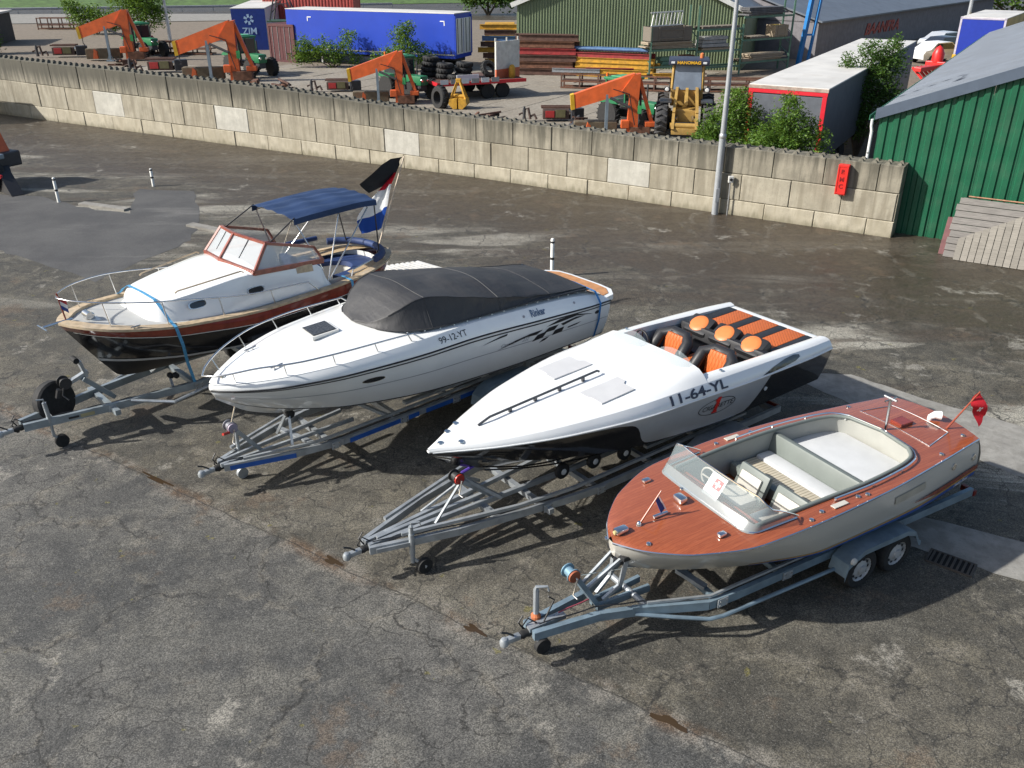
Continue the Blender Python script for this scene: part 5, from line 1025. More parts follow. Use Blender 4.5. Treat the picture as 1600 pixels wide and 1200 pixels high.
    for sd in (-1, 1):
        m = MB(); m.tube([(1.75, sd*.66, 2.23), (1.8, sd*.67, 2.26), (2.95, sd*.80, 2.36), (3.0, sd*.80, 2.33)], .014, 6); m.build('grab_rail', MTE, o, 40)
        m = MB(); m.shell([[(4.02+.36*i, sd*(.905-.03*j), 2.07+.13*j-.03*i) for j in (0, 1)] for i in (0, 1)], .004); m.build('vent_panel', MTE, o)
    # mahogany framed windscreen
    A = {s_: V((3.16, s_*.88, 2.29)) for s_ in (-1, 1)}; Tt = {s_: V((3.52, s_*.78, 2.74)) for s_ in (-1, 1)}; Cb, Ct = V((2.98, 0, 2.38)), V((3.34, 0, 2.80)); Ab = {s_: V((4.66, s_*.84, 2.16)) for s_ in (-1, 1)}; At = {s_: V((4.50, s_*.80, 2.46)) for s_ in (-1, 1)}
    wf = None
    m = MB()
    for s_ in (-1, 1):
        m.beam(A[s_], Cb, .045, .09); m.beam(Tt[s_], Ct, .04, .05); m.beam(A[s_], Tt[s_], .05, .05, (1, 0, 0)); m.beam(A[s_], Ab[s_], .045, .09); m.beam(Tt[s_], At[s_], .04, .05); m.beam(At[s_], Ab[s_], .04, .05, (0, 1, 0))
    m.beam(Cb, Ct, .05, .045, (0, 1, 0)); wf = m.build('windscreen_frame', M('mahogany_worn', (.24, .060, .035), .35, var=.25, scale=9, coat=.4), o)
    for s_ in (-1, 1):
        m = MB(); m.add([A[s_], Cb, Ct, Tt[s_]], [(0, 1, 2, 3)]); m.build('windscreen_pane', MGW, wf)
        m = MB(); m.add([A[s_], Tt[s_], At[s_], Ab[s_]], [(0, 1, 2, 3)]); m.build('side_pane', MGW, wf)
        m = MB(); m.tube([Ct.lerp(Tt[s_], .5)+V((-.03, 0, -.02)), Cb.lerp(A[s_], .45)+V((.10, 0, .12))], .008, 5); m.build('wiper', MK, wf)
    m = MB(); m.cbox(Ct+V((.02, 0, -.05)), (.06, .10, .07), .01); m.build('wiper_motor', MK, wf)
    m = MB(); m.cbox((3.42, 0, 2.14), (.40, 1.5, .06), .02); m.build('dashboard', M('navy_vinyl', (.016, .035, .105), .6, var=.1), o)
    # cockpit: sole, horseshoe seat, cushions
    MNV = M('navy_cushion', (.018, .040, .125), .65, var=.12, bump=.15, bscale=50)
    inn = [(u, cr([(4.45, .80), (5.2, .82), (5.8, .72), (6.15, .52), (6.32, .25), (6.36, 0)], u)) for u in (4.45, 4.8, 5.2, 5.5, 5.8, 6.0, 6.15, 6.25, 6.32, 6.36)]
    hs = [(u, -y) for u, y in inn]+[(u, y) for u, y in inn[::-1][1:]]
    m = MB(); m.extr([(u, y, 1.22) for u, y in [(3.5, -.8)]+hs+[(3.5, .8)]], (0, 0, .02)); m.build('cockpit_sole', MTK, o)
    m = MB(); m.grid([[(u, y, 1.74), (u*.995+.02, y*.98, 1.24)] for u, y in hs]); m.build('cockpit_lining', MWG2, o, 40)
    outer = lambda u, y: (u, y)
    m = MB(); seat = [(u, y) for u, y in hs if u > 4.9]; c0 = V((5.35, 0, 0))
    m.grid([[(u, y, 1.58), (u, y, 1.64), ((u-5.0)*.62+5.0, y*.52, 1.65), ((u-5.0)*.60+5.0, y*.50, 1.56)] for u, y in seat]); m.build('horseshoe_cushion', MNV, o, 50)
    m = MB(); m.grid([[((u-5.0)*.62+5.0, y*.54, 1.57), ((u-5.0)*.62+5.0, y*.54, 1.24)] for u, y in seat]); m.build('seat_front', MWG2, o, 40)
    m = MB(); m.cbox((5.55, .43, 1.43), (.42, .03, .09), .012); m.build('locker_grille', MTE, o)
    m = MB(); m.tube([(u*1.0+.10, y*1.16, 1.90) for u, y in hs if u > 5.6], .075, 10); m.build('backrest_roll', MNV, o, 50)
    m = MB(); m.tube([(4.95, 1.0, 2.0), (5.7, .92, 2.0)], .05, 10); m.build('rail_fender_roll', MNV, o, 50)
    m = MB(); m.cbox((4.66, -.40, 1.72), (.16, .50, .60), .05); m.cbox((4.66, .42, 1.70), (.16, .48, .56), .05); m.build('helm_seat', MNV, o, 50)
    m = MB(); m.tube([(5.2, -.95, 1.73), (5.25, -.95, 1.86), (6.0, -.80, 1.92), (6.25, -.66, 1.80)], .016, 8); m.build('stern_handrail', MSS, o, 50)
    m = MB(); rr = []
    for i in range(9):
        t = .80+.195*i/8; e = CAP(t, -1); rr.append([(e.x, e.y*(1-.35*j/3), e.z-.01) for j in range(4)])
    m.grid(rr); m.grid([[(x, -y, z) for x, y, z in r] for r in rr]); m.build('aft_deck', MTK, o, 40)
    # bimini canopy and its frame
    t = NT('bimini_cloth'); n1 = t.noise(1, 4, .55, co=t.map(sc=(1.2, 5, 1))); c = t.mix(t.ramp(n1, .3, .7), (.011, .032, .088), (.018, .046, .125)); t.bump(n1, .5, .05); MBM = t.fin(c, .7, 0)
    rows = []
    for i in range(31):
        u = 4.18+1.92*i/30; row = []
        for j in range(-14, 15):
            f = j/14; sag = .05*math.sin(math.pi*(i/30)*3)**2; y = f*.72; z = 3.14-.07*abs(f)**2.5-.5*sag*(1-f*f)-.04*(abs(i/30-.5)*2)**3+.012*math.sin(f*13+u*2.4); row.append((u-.06*(1-f*f)*(1 if i == 0 else 0), y, z))
        row = [(row[0][0], row[0][1]-.01, row[0][2]-.10)]+row+[(row[-1][0], row[-1][1]+.01, row[-1][2]-.10)]; rows.append(row)
    m = MB(); m.shell(rows, .006); m.build('bimini_canopy', MBM, o, 60)
    m = MB()
    for u0, u1, zz in ((4.62, 4.25, 2.0), (4.72, 5.2, 1.75), (4.75, 5.9, 1.75)):
        m.tube([(u0, -.86, zz), (u1, -.68, 2.92), (u1, -.58, 3.01), (u1, 0, 3.06), (u1, .58, 3.01), (u1, .68, 2.92), (u0, .86, zz)], .014, 8)
    m.build('bimini_frame', MSS, o, 50)
    for sd in (-1, 1):
        m = MB(); m.tube([(4.22, sd*.70, 3.05), (3.60, sd*.76, 2.72)], .012, 6); m.build('front_strut', MK, o, 50)
        m = MB(); m.tube([(6.06, sd*.69, 3.02), (6.22, sd*.55, 1.80)], .014, 6); m.build('rear_strut', MK, o, 50)
    # rails
    def rr_(u): return cr([(.08, .0), (.20, .26), (.7, .72), (1.4, 1.02), (2.6, 1.13), (4.3, 1.13)], u)
    def rz_(u): return cr([(.08, 2.42), (.7, 2.36), (1.5, 2.26), (3.0, 2.02), (4.2, 1.93), (4.3, 1.74)], u)
    us = [.08+4.22*(i/30)**1.4 for i in range(31)]
    m = MB(); m.tube([(u, -rr_(u), rz_(u)) for u in us[::-1]]+[(u, rr_(u), rz_(u)) for u in us[1:]], .013, 8); m.build('pulpit_rail', MSS, o, 60)
    for u in (.55, 1.35, 2.3, 3.3):
        for sd in (-1, 1): m = MB(); m.tube([(u, sd*rr_(u), rz_(u)), (u+.06, sd*(cr(CAP.b, u/L)+.02), cr(CAP.z, u/L))], .011, 6); m.build('stanchion', MSS, o, 40)
    # anchor gear, jack staff, cleats
    m = MB(); m.tube([(.25, 0, 2.02), (-.22, .0, 2.0)], .022, 8); m.beam((-.24, -.20, 2.0), (-.24, .20, 1.98), .025, .02); m.beam((-.24, 0, 2.0), (-.16, 0, 1.88), .04, .02); m.build('anchor', MSS, o, 40)
    m = MB(); m.tube([(.50, -.10, 2.02), (.50, .10, 2.02)], .06, 12); m.cbox((.52, 0, 1.98), (.16, .12, .10), .02); m.build('windlass', MSS, o, 40)
    m = MB(); m.tube([(.15, 0, 2.0), (.10, 0, 2.50)], .014, 8); js = m.build('jack_staff', MMD, o, 40)
    m = MB()
    cols = ((.40, .02, .03), (.7, .7, .7), (.02, .05, .22))
    for k in range(3):
        m = MB(); m.grid([[(.115+.10*f, -.02-.02*math.sin(f*3), 2.46-.07*k-.10*f-.02), (.115+.10*f, -.02-.02*math.sin(f*3), 2.39-.07*k-.10*f-.02)] for f in (0, .33, .66, 1)]); m.build('jack_stripe', M('flag_col%d' % k, cols[k], .7), js, 40)
    for u, sd in ((.9, -1), (.9, 1), (5.6, 1)): m = MB(); e = RB(u/L, sd); m.tube([(e.x-.08, e.y*.95, e.z+.06), (e.x+.08, e.y*.95, e.z+.06)], .012, 6); m.tube([(e.x-.03, e.y*.95, e.z), (e.x-.03, e.y*.95, e.z+.06)], .012, 6); m.tube([(e.x+.03, e.y*.95, e.z), (e.x+.03, e.y*.95, e.z+.06)], .012, 6); m.build('cleat', MSS, o, 40)
    # stern ensign on a raked staff; black sheet stands in for a masked-out area
    p0, p1 = V((6.60, 0, 1.75)), V((7.45, 0, 3.59)); m = MB(); m.tube([p0, p1], [.02, .012], 8); st_ = m.build('ensign_staff', M('varnished_pale', (.60, .48, .36), .4), o, 40)
    def flagm(c):
        t = NT('ensign_cloth'); t.fin(c, .8, 0); tr = t.n('ShaderNodeBsdfTranslucent'); tr.inputs[0].default_value = (c[0], c[1], c[2], 1); mx = t.n('ShaderNodeMixShader'); mx.inputs[0].default_value = .55
        t.l(t.b.outputs[0], mx.inputs[1]); t.l(tr.outputs[0], mx.inputs[2]); t.l(mx.outputs[0], t.o.inputs[0]); return t.mat
    cols = ((.65, .02, .04), (.85, .85, .85), (.02, .07, .32))
    re = [(0, 7.22, 3.28), (.3, 7.10, 3.06), (.62, 6.99, 2.62), (1, 6.76, 2.16)]; le = [(0, 7.17, 3.29), (.3, 6.72, 2.97), (.62, 6.14, 2.48), (1, 6.20, 2.18)]
    def fpt(k, f):   # the limp cloth hangs in folds from the raked staff
        r = V((cr([(a, b) for a, b, c in re], k), 0, cr([(a, c) for a, b, c in re], k))); l = V((cr([(a, b) for a, b, c in le], k), 0, cr([(a, c) for a, b, c in le], k)))
        q = r.lerp(l, f); q.y = .07*math.sin(f*7+k*2.5)*min(1, k*2)+.02*math.sin(f*17); q.z += .03*math.sin(f*6)*k; return q
    for j, (ka, kb) in enumerate(((0, .30), (.30, .64), (.64, 1))):
        m = MB(); m.grid([[fpt(ka+(kb-ka)*i/6, f/12) for f in range(13)] for i in range(7)]); m.build('ensign_stripe', flagm(cols[j]), st_, 60)
    tp = [(7.44, 3.57), (7.18, 3.56), (6.91, 3.49), (6.62, 3.34), (6.36, 3.16)]; bt = [(7.36, 3.42), (7.2, 3.24), (7.0, 3.06), (6.8, 2.98), (6.55, 2.95)]
    m = MB(); m.grid([[(a[0]+(b[0]-a[0])*k/3, .04+.05*math.sin(i*1.7+k)+.02*i, a[1]+(b[1]-a[1])*k/3) for k in range(4)] for i, (a, b) in enumerate(zip(tp, bt))]); m.build('black_cutout', M('cutout_black', (.012, .012, .013), .8, var=.2), st_, 60)
    # slatted bathing platform behind the stern
    pf = None
    for k in range(9): m = MB(); m.cbox((7.02+.11*k, -.05-.02*k, 1.12), (.075, 1.35-.05*k, .025), .006, R(4)); m.build('platform_slat', M('slat_white', (.62, .61, .58), .6, var=.08, dirt=.2), o)
    for y in (-.45, .35): m = MB(); m.beam((6.55, y, 1.05), (7.95, y, 1.08), .04, .05); m.build('platform_bearer', MK, o)
boat1()
f1 = frame(1)
strap('ratchet_strap', [(1.45+.10*abs(y)**.5*0+(.25*(1.85-z) if z < 1.85 else 0), y, z) for y, z in ((-.78, .52), (-.9, 1.05), (-1.08, 1.45), (-1.15, 1.84), (-.95, 1.90), (-.74, 2.05), (-.5, 2.165), (0, 2.18), (.5, 2.165), (.74, 2.05), (.95, 1.90), (1.15, 1.84), (1.06, 1.45), (.8, .6))], .055, M('strap_light_blue', (.08, .30, .52), .7, var=.15, scale=20), 'pale blue strap over the foredeck of the black hulled launch', f1, 'blue ratchet straps')
strap('ratchet_strap', [(5.05, y, z) for y, z in ((-.8, .8), (-1.06, 1.2), (-1.20, 1.52), (-1.17, 1.745), (-.90, 1.76), (-.82, 1.75))], .055, M('strap_light_blue'), 'pale blue strap over the aft side deck of the black hulled launch', f1, 'blue ratchet straps')
# ================================================================ the yard behind the wall
MYC = concrete('yard_plate', (.29, .262, .215), (.13, .105, .075), .5)
MYG = concrete('yard_base', (.20, .165, .125), (.10, .08, .06), .5)
yard = MB(); pts = [wp(-2, .7), wp(14.5, .7), WC+WN*.7+V((-40, 24, 0)), V((-75, 110, 0)), V((60, 112, 0)), V((34, 55, 0))]
yard.add([(p.x, p.y, .004) for p in pts], [tuple(range(len(pts)))]); yo = yard.build('yard_ground', MYG, kind='structure')
m = MB(); m.cbox((0, 0, 0), (1.97, 1.97, .05), .012); pl0 = m.build('concrete_plate', MYC, yo); pl0.location = wp(1, 12, .0)
cnt = 0
for j in range(14):
    for i in range(-4, 34):
        a, n = i*2.0+.7*(j % 2)*0, 9+j*2.0; p = wp(a, n, .0)
        if not (-34 < p.x < 13 and p.y < 66) or cnt >= 298: continue
        d_ = (p.x/p.y)
        if abs(d_) > .62: continue
        rnd = random.Random(i*91+j); inst(pl0, yo, (p.x, p.y, .004+rnd.uniform(-.008, .016)), (rnd.uniform(-.004, .004), rnd.uniform(-.004, .004), math.atan2(-WD.y, -WD.x)+rnd.uniform(-.006, .006))); cnt += 1
MGR = M('grass', (.060, .115, .022), .9, var=.45, scale=1.2, bump=.5, bscale=9)
m = MB(); m.add([(-220, 112, .05), (-72, 130, .05), (-40, 138, .05), (60, 165, .06), (60, 400, 3), (-260, 400, 6)], [tuple(range(6))]); m.build('grass_verge', MGR, kind='structure')
# ---- foliage
def leafmat(name, a, b):
    t = NT(name); g = t.n('ShaderNodeNewGeometry'); c = t.mix(g.outputs['Random Per Island'], a, b); c = t.mix(t.ramp(t.noise(.9, 3), .35, .65, 0, .55), c, sc_(a, .55))
    t.fin(c, .55, 0, Specular_IOR_Level=.3); tr = t.n('ShaderNodeBsdfTranslucent'); t.l(t.mix(.5, c, (.25, .35, .03)), tr.inputs[0]); mx = t.n('ShaderNodeMixShader'); mx.inputs[0].default_value = .28
    t.l(t.b.outputs[0], mx.inputs[1]); t.l(tr.outputs[0], mx.inputs[2]); t.l(mx.outputs[0], t.o.inputs[0]); return t.mat
ML1 = leafmat('leaf_bright', (.055, .135, .016), (.17, .28, .04)); ML2 = leafmat('leaf_dark', (.030, .080, .014), (.10, .19, .03)); MBRK = M('bark', (.10, .075, .05), .9, var=.3, bump=.5, bscale=15)
def plant(name, loc, clumps, n, size, mat, label, cat, trunk=.05, seed=1, group=None):
    rnd = random.Random(seed); o = root(name, loc, 0, label, cat, group); m = MB(); tot = sum(c[3]**2 for c in clumps)
    vs, fs = [], []
    for x, y, z, r in clumps:
        # each clump is itself made of twigs, so that gaps stay open
        for _ in range(max(4, int(n*r*r/tot/9))):
            d = V((rnd.gauss(0, 1), rnd.gauss(0, 1), rnd.gauss(.15, .9))).normalized(); q0 = V((x, y, z))+d*r*rnd.uniform(.35, 1.08)
            for _ in range(9):
                q = q0+V((rnd.gauss(0, 1), rnd.gauss(0, 1), rnd.gauss(0, .8)))*size*1.5
                if q.z < .03: continue
                a = V((rnd.gauss(0, 1), rnd.gauss(0, 1), rnd.gauss(0, .6))).normalized(); b = a.cross(V((rnd.gauss(0, 1), rnd.gauss(0, 1), rnd.gauss(0, 1)))).normalized(); s = size*rnd.uniform(.6, 1.25)
                k = len(vs); vs += [q-a*s, q+b*s*.42, q+a*s, q-b*s*.42]; fs.append((k, k+1, k+2, k+3))
    m.add(vs, fs); me = bpy.data.meshes.new('crown'); me.from_pydata([tuple(v) for v in m.v], [], m.f); obj('crown', me, mat, o)
    m = MB()
    for x, y, z, r in clumps: m.tube([(0, 0, -.05), (x*.35, y*.35, z*.45), (x, y, z)], [trunk, trunk*.6, trunk*.2], 6)
    m.build('trunk', MBRK, o, 50); return o
def clump(rnd, R0, H, k, r, zb=.3): return [(rnd.uniform(-R0, R0), rnd.uniform(-R0, R0)*.7, zb+rnd.random()*(H-zb), r*rnd.uniform(.7, 1.2)) for _ in range(k)]
rn = random.Random(5)
plant('shrub', (-12.6, 65.2, 0), [(-2.2, 0, .8, .7), (-1.3, .1, 1.0, .8), (-.4, 0, 1.3, .75), (.9, 0, 1.2, .7), (1.2, .1, 2.0, .55), (-1.9, .1, 1.7, .5), (.3, -.1, .6, .6), (1.6, 0, .6, .5)], 5200, .085, ML1, 'wide sparse shrub before the left half of the blue trailer', 'shrub', .05, 2, 'shrubs in the back yard')
plant('shrub', (-7.2, 62.6, 0), [(-.9, 0, .9, .8), (0, 0, 1.6, .95), (.7, .1, 1.2, .85), (-.2, 0, 2.5, .75), (.4, 0, 2.9, .4), (1.5, 0, .8, .6), (-1.8, 0, .8, .55)], 5600, .085, ML1, 'taller shrub before the right half of the blue trailer', 'shrub', .06, 3, 'shrubs in the back yard')
plant('leafy_tree', (-33.2, 84.5, 0), [(0, 0, 2.4, 1.7), (.9, 0, 3.4, 1.5), (-1.2, 0, 3.3, 1.3), (.2, .2, 4.6, 1.5), (1.6, 0, 2.2, 1.1), (-.6, 0, 5.4, 1.2), (1.4, 0, 5.0, 1.0)], 11000, .115, ML1, 'bright green bushy tree left of the trailers', 'tree', .12, 4)
plant('shrub', (-40.5, 92, 0), [(-1.5, 0, 1.6, 1.1), (0, 0, 1.4, 1.2), (1.5, 0, 1.2, 1.0), (-2.2, 0, 2.6, .8)], 4500, .12, ML1, 'low shrub left of the bright bushy tree', 'shrub', .06, 6, 'shrubs in the back yard')
plant('shrub', (-41.5, 74, 0), [(0, 0, 1.2, 1.1), (-.5, .2, 2.6, 1.1), (.2, 0, .6, .8), (-.9, 0, 3.4, .8)], 5000, .11, ML2, 'dark shrub at the far left edge behind the wall', 'shrub', .07, 7, 'shrubs in the back yard')
plant('shrub', (7.5, 30.3, 0), [(-.5, 0, 2.1, .75), (0, 0, 2.6, .7), (-.1, -.1, 3.0, .5), (-.9, 0, 1.7, .6), (.5, -.1, 1.8, .7), (-.3, 0, 1.1, .9), (.5, 0, 2.4, .5)], 15000, .050, ML1, 'dense green shrub between lamp post and red framed trailer', 'shrub', .05, 8, 'shrubs in the back yard')
plant('shrub', (9.0, 28.9, 0), [(0, 0, 2.0, .75), (-.5, -.1, 2.0, .7), (-.1, 0, 2.7, .55), (-.2, 0, 3.2, .28), (.7, -.1, 1.8, .6), (-.9, 0, 1.7, .6), (.6, 0, 2.3, .35), (0, 0, 1.0, .8)], 15000, .048, ML1, 'shrub growing over the block wall before the red framed trailer', 'shrub', .05, 9, 'shrubs in the back yard')
plant('young_tree', (13.9, 35.9, 0), [(-.3, 0, 1.3, .8), (0, .1, 2.1, .95), (.5, .2, 2.9, .9), (-.5, 0, 2.9, .75), (.7, 0, 3.6, .65), (0, 0, 3.9, .55), (-1.0, 0, 2.4, .5), (1.0, .3, 2.2, .6), (-.9, 0, 3.6, .35), (.9, .2, 4.2, .35)], 15000, .058, ML2, 'loose young tree between white roofed trailer and green shed', 'tree', .08, 10)
plant('leafy_tree', (-3, 120, 0), [(0, 0, 2.5, 2.2), (2.2, 0, 2.2, 1.8), (-2, 0, 2, 1.7), (0, 0, 4, 1.8)], 3200, .28, ML2, 'round dark tree behind the blue trailer roof', 'tree', .18, 11)
plant('leafy_tree', (62, 118, 0), [(0, 0, 3, 3), (5, 0, 3, 3), (10, 0, 3.4, 3), (-5, 0, 2.6, 2.4), (15, 0, 3, 3)], 5200, .34, ML1, 'row of green trees at the top right corner', 'tree', .2, 12)
# ---- long vehicles
def box_on_wheels(o, L, W, z0, z1, side, roof, end, chassis, rim=.0):
    m = MB(); m.cbox((L/2, W/2, (z0+z1)/2), (L, W, z1-z0), .02); m.build('box_body', side, o)
    m = MB(); m.cbox((L/2, W/2, z1+.02), (L+.03, W+.03, .05), .015); m.build('roof', roof, o)
    m = MB(); m.box((L/2, W/2, z0-.12), (L-.2, .9, .2)); m.build('chassis', chassis, o)
    for x in (1.6, 2.9, 4.2):
        for y in (.16, W-.16):
            m = MB(); m.lathe((x, y-.14, .48), (0, 1, 0), [(.25, 0), (.44, 0), (.48, .04), (.48, .24), (.44, .28), (.25, .28)], 18); m.build('tyre', MRU, o, 40)
    for y in (.5, W-.5): m = MB(); m.box((L-2.5, y, z0/2-.1), (.12, .12, z0)); m.build('landing_leg', MG, o)
MBT = M('blue_curtain', (.010, .050, .42), .45, var=.06, scale=.6, dirt=.06, dcol=(.05, .08, .3))
MWR = M('white_roof', (.60, .58, .54), .5, var=.1, scale=.7, dirt=.35, dcol=(.36, .33, .29), dscale=1.1)
MDG = M('dark_grey_metal', (.05, .052, .058), .5, .3, var=.15, dirt=.2)
# blue curtain sided trailer; its rear doors face right
o = root('curtain_trailer', (-3.84, 62.98, 0), math.atan2(5.24, -12.06), 'long blue curtain sided trailer with white rear doors', 'trailer')
o.scale = (1, -1, 1); box_on_wheels(o, 13.6, 2.55, .8, 3.62, MBT, MWR, None, MDG)
MPW = M('panel_white', (.66, .68, .69), .35, var=.05, dirt=.12)
for k, y in enumerate((.66, 1.89)):
    m = MB(); m.cbox((-.02, y, 2.2), (.04, 1.12, 2.25), .01); d_ = m.build('rear_door', MPW, o)
    for yy in (y-.28, y+.28): m = MB(); m.tube([(-.06, yy, 1.15), (-.06, yy, 3.3)], .02, 6); m.build('lock_rod', MDG, d_)
for y in (.07, 2.48): m = MB(); m.box((-.03, y, 2.25), (.08, .12, 2.5)); m.build('rear_post', MBT, o)
m = MB()
for x in (.9, 11.6): m.box((x, -.012, 3.15), (.34, .01, .06)); m.box((x+(.14 if x > 5 else -.14), -.012, 3.02), (.06, .01, .3))
m.build('corner_mark', M('card_white'), o)
m = MB()
for i in range(26): m.box((.3+i*.51, -.015, 1.16), (.05, .02, .22))
m.build('curtain_buckles', MDG, o, kind='stuff')
m = MB(); m.box((6.7, -.02, 1.04), (13.3, .03, .08)); m.build('side_raff', MG, o)
# white roofed trailer with red rear frame
o = root('box_trailer', (8.11, 31.30, 0), math.atan2(.864, .504), 'white roofed box trailer with red door frame behind the wall', 'trailer')
MBX = M('slate_box', (.12, .13, .15), .4, .1, var=.1, dirt=.2, dcol=(.12, .11, .10))
o.scale = (1, -1, 1); box_on_wheels(o, 19.4, 2.62, .95, 3.35, MBX, MWR, None, MDG)
MRF2 = M('red_frame', (.60, .02, .035), .4, var=.05)
m = MB(); m.box((-.03, 1.31, 3.20), (.08, 2.62, .12)); m.box((-.03, .08, 2.0), (.08, .14, 2.3)); m.box((-.03, 2.54, 2.0), (.08, .14, 2.3)); m.build('door_frame', MRF2, o)
m = MB(); m.box((-.02, 1.31, 3.32), (.12, 2.66, .10)); m.build('roof_edge', M('rusty_white', (.35, .27, .22), .7, var=.25, scale=6), o)
for y in (.70, 1.92): m = MB(); m.cbox((-.03, y, 2.0), (.05, 1.15, 2.2), .01); m.build('rear_door', MBX, o)
# blue end container with star mark
MZB = M('container_blue', (.006, .035, .24), .5, var=.08, dirt=.1)
o = root('container', (-22.79, 77.33, 0), 0, 'dark blue container end with pale star mark above letters', 'container', 'containers in the back yard')
def container(o, L, W, H, mat, roofm, pitch=.28, z0=.0):
    m = MB(); n = int(L/pitch)
    for y, s in ((0, -1), (W, 1)):
        pr = []
        for i in range(n): pr += [(i*pitch, 0), (i*pitch+pitch*.36, 0), (i*pitch+pitch*.5, -.036*s), (i*pitch+pitch*.86, -.036*s)]
        pr.append((n*pitch, 0)); m.grid([[(x, y+d, z0+.12) for x, d in pr], [(x, y+d, z0+H-.1) for x, d in pr]])
    m.build('side_wall', mat, o)
    m = MB(); m.cbox((L/2, W/2, z0+H-.03), (L, W, .06), .01); m.build('roof', roofm, o)
    m = MB()
    for x in (.07, L-.07):
        for y in (.07, W-.07): m.box((x, y, z0+H/2), (.14, .15, H))
    for y in (.06, W-.06): m.box((L/2, y, z0+.08), (L-.1, .13, .16)); m.box((L/2, y, z0+H-.1), (L-.1, .13, .14))
    m.box((.06, W/2, z0+.08), (.13, W-.1, .16)); m.box((.06, W/2, z0+H-.1), (.13, W-.1, .15)); m.build('corner_frame', mat, o)
    for y in (W*.27, W*.73):
        m = MB(); m.cbox((.06, y, z0+H/2), (.05, W*.45, H-.3), .008); d_ = m.build('door', mat, o)
        for k in (-.25, .25): m2 = MB(); m2.tube([(.02, y+k*W*.4, z0+.15), (.02, y+k*W*.4, z0+H-.15)], .022, 6); m2.build('lock_rod', MG, d_)
    m = MB(); m.box((L-.05, W/2, z0+H/2), (.05, W-.1, H-.2)); m.build('end_wall', mat, o)
o.rotation_euler.z = R(97); o.location = (-20.1, 77.3, 0)
for c_ in (0,):
    L, W, H = 12, 2.7, 3.15; m = MB(); m.cbox((L/2, W/2, H/2), (L, W, H), .02); m.build('body', M('pale_side', (.50, .52, .58), .5, var=.08, dirt=.2), o)
    m = MB(); m.cbox((-.02, W/2, H/2), (.05, W, H), .01); e_ = m.build('blue_end', MZB, o); m = MB(); m.cbox((L/2, W/2, H+.03), (L+.1, W+.06, .08), .02); m.build('roof', MWR, o)
    mt = M('pale_blue_print', (.42, .60, .80), .5)
    m = MB()
    for a in range(6):
        t_ = 2*math.pi*a/6+.4; c, s = math.cos(t_), math.sin(t_); m.add([(-.055, W/2+.14*c-.07*s, 2.35+.14*s+.07*c), (-.055, W/2+.14*c+.07*s, 2.35+.14*s-.07*c), (-.055, W/2+.40*c+.10*s, 2.35+.40*s-.10*c), (-.055, W/2+.40*c-.10*s, 2.35+.40*s+.10*c)], [(0, 1, 2, 3)])
    m.build('star_mark', mt, e_, kind='stuff')
    text('ZIM', .70, mt, e_, 'container_letters', Matrix.Translation((-.06, W/2, 1.45)) @ Matrix.Rotation(R(-90), 4, 'Z') @ up, .003, .01)
MMR = M('container_maroon', (.085, .022, .025), .6, var=.15, dirt=.3, dcol=(.10, .06, .05)); MRR = M('container_red', (.36, .060, .050), .55, var=.1, dirt=.15)
o = root('container', (-17.95, 69.2, 0), R(62), 'maroon shipping container end beside the blue curtain trailer', 'container', 'containers in the back yard'); o.scale = (1, -1, 1); container(o, 6, 2.44, 2.6, MMR, MMR)
o = root('container', (-22.6, 86.5, 0), R(-6), 'faded red corrugated container at the back of the yard', 'container', 'containers in the back yard'); container(o, 8.4, 2.44, 2.6, MRR, MRR, .3, 1.6)
m = MB(); 
for x in (.3, 8.1): m.box((x, 1.2, .8), (.5, 2.4, 1.6))
m.build('support', MMR, o)
o = root('lattice_stand', (-17.3, 71.2, 2.62), 0, 'black steel lattice stand on the maroon container', 'stand')
for a, b in (((-.9, 0), (-.25, 0)), ((.9, 0), (.25, 0)), ((-.9, 1.2), (-.25, .8)), ((.9, 1.2), (.25, .8))): m = MB(); m.beam((a[0], a[1], 0), (b[0], b[1], 2.4), .09, .09); m.build('leg', MDG, o)
m = MB(); m.beam((-.8, 0, .5), (.4, 0, 1.7), .05, .05); m.beam((.8, 0, .5), (-.4, 0, 1.7), .05, .05); m.beam((-.6, 0, 1.2), (.6, 0, 1.2), .06, .06); m.build('bracing', MDG, o)
m = MB(); m.cbox((0, .5, -.0), (2.2, 1.6, .10), .02); m.build('base_plate', M('dark_green', (.02, .06, .035), .6), o)
# long low store with pale roof at the far left, barrier, brown frames
m = MB(); m.add([(-120, 99, .06), (-55, 105, .06), (-22, 112, .06), (-18, 122, .06), (-60, 121, .06), (-120, 111, .06)], [tuple(range(6))]); m.build('concrete_road', MC, kind='structure')
o = root('flat_store', (-52.5, 78.5, 0), R(12), 'dark low store with pale flat roof at the left edge', 'building')
m = MB(); m.cbox((4.2, 3, 1.2), (8.4, 6, 2.4), .03); m.build('wall', M('dark_brown_wall', (.055, .045, .042), .8, var=.2, dirt=.2), o)
m = MB(); m.cbox((4.2, 3, 2.48), (8.8, 6.5, .16), .03); m.build('roof', M('pale_roof', (.52, .49, .45), .7, var=.08, scale=.5, dirt=.25, dcol=(.36, .33, .30)), o)
for x in (2, 6): m = MB(); m.cbox((x, -.03, 1.0), (2.4, .08, 1.9), .02); m.build('door', MDG, o)
o = root('guard_rail', (-75, 119, 0), R(14), 'steel road barrier along the grass at the top left', 'barrier')
m = MB(); m.grid([[(x, 0, .45), (x, -.06, .52), (x, 0, .60), (x, -.06, .68), (x, 0, .75)] for x in (0, 30, 60)]); m.build('rail', MG, o)
for i in range(16): m = MB(); m.box((i*4., .08, .35), (.12, .08, .8)); m.build('post', MG, o)
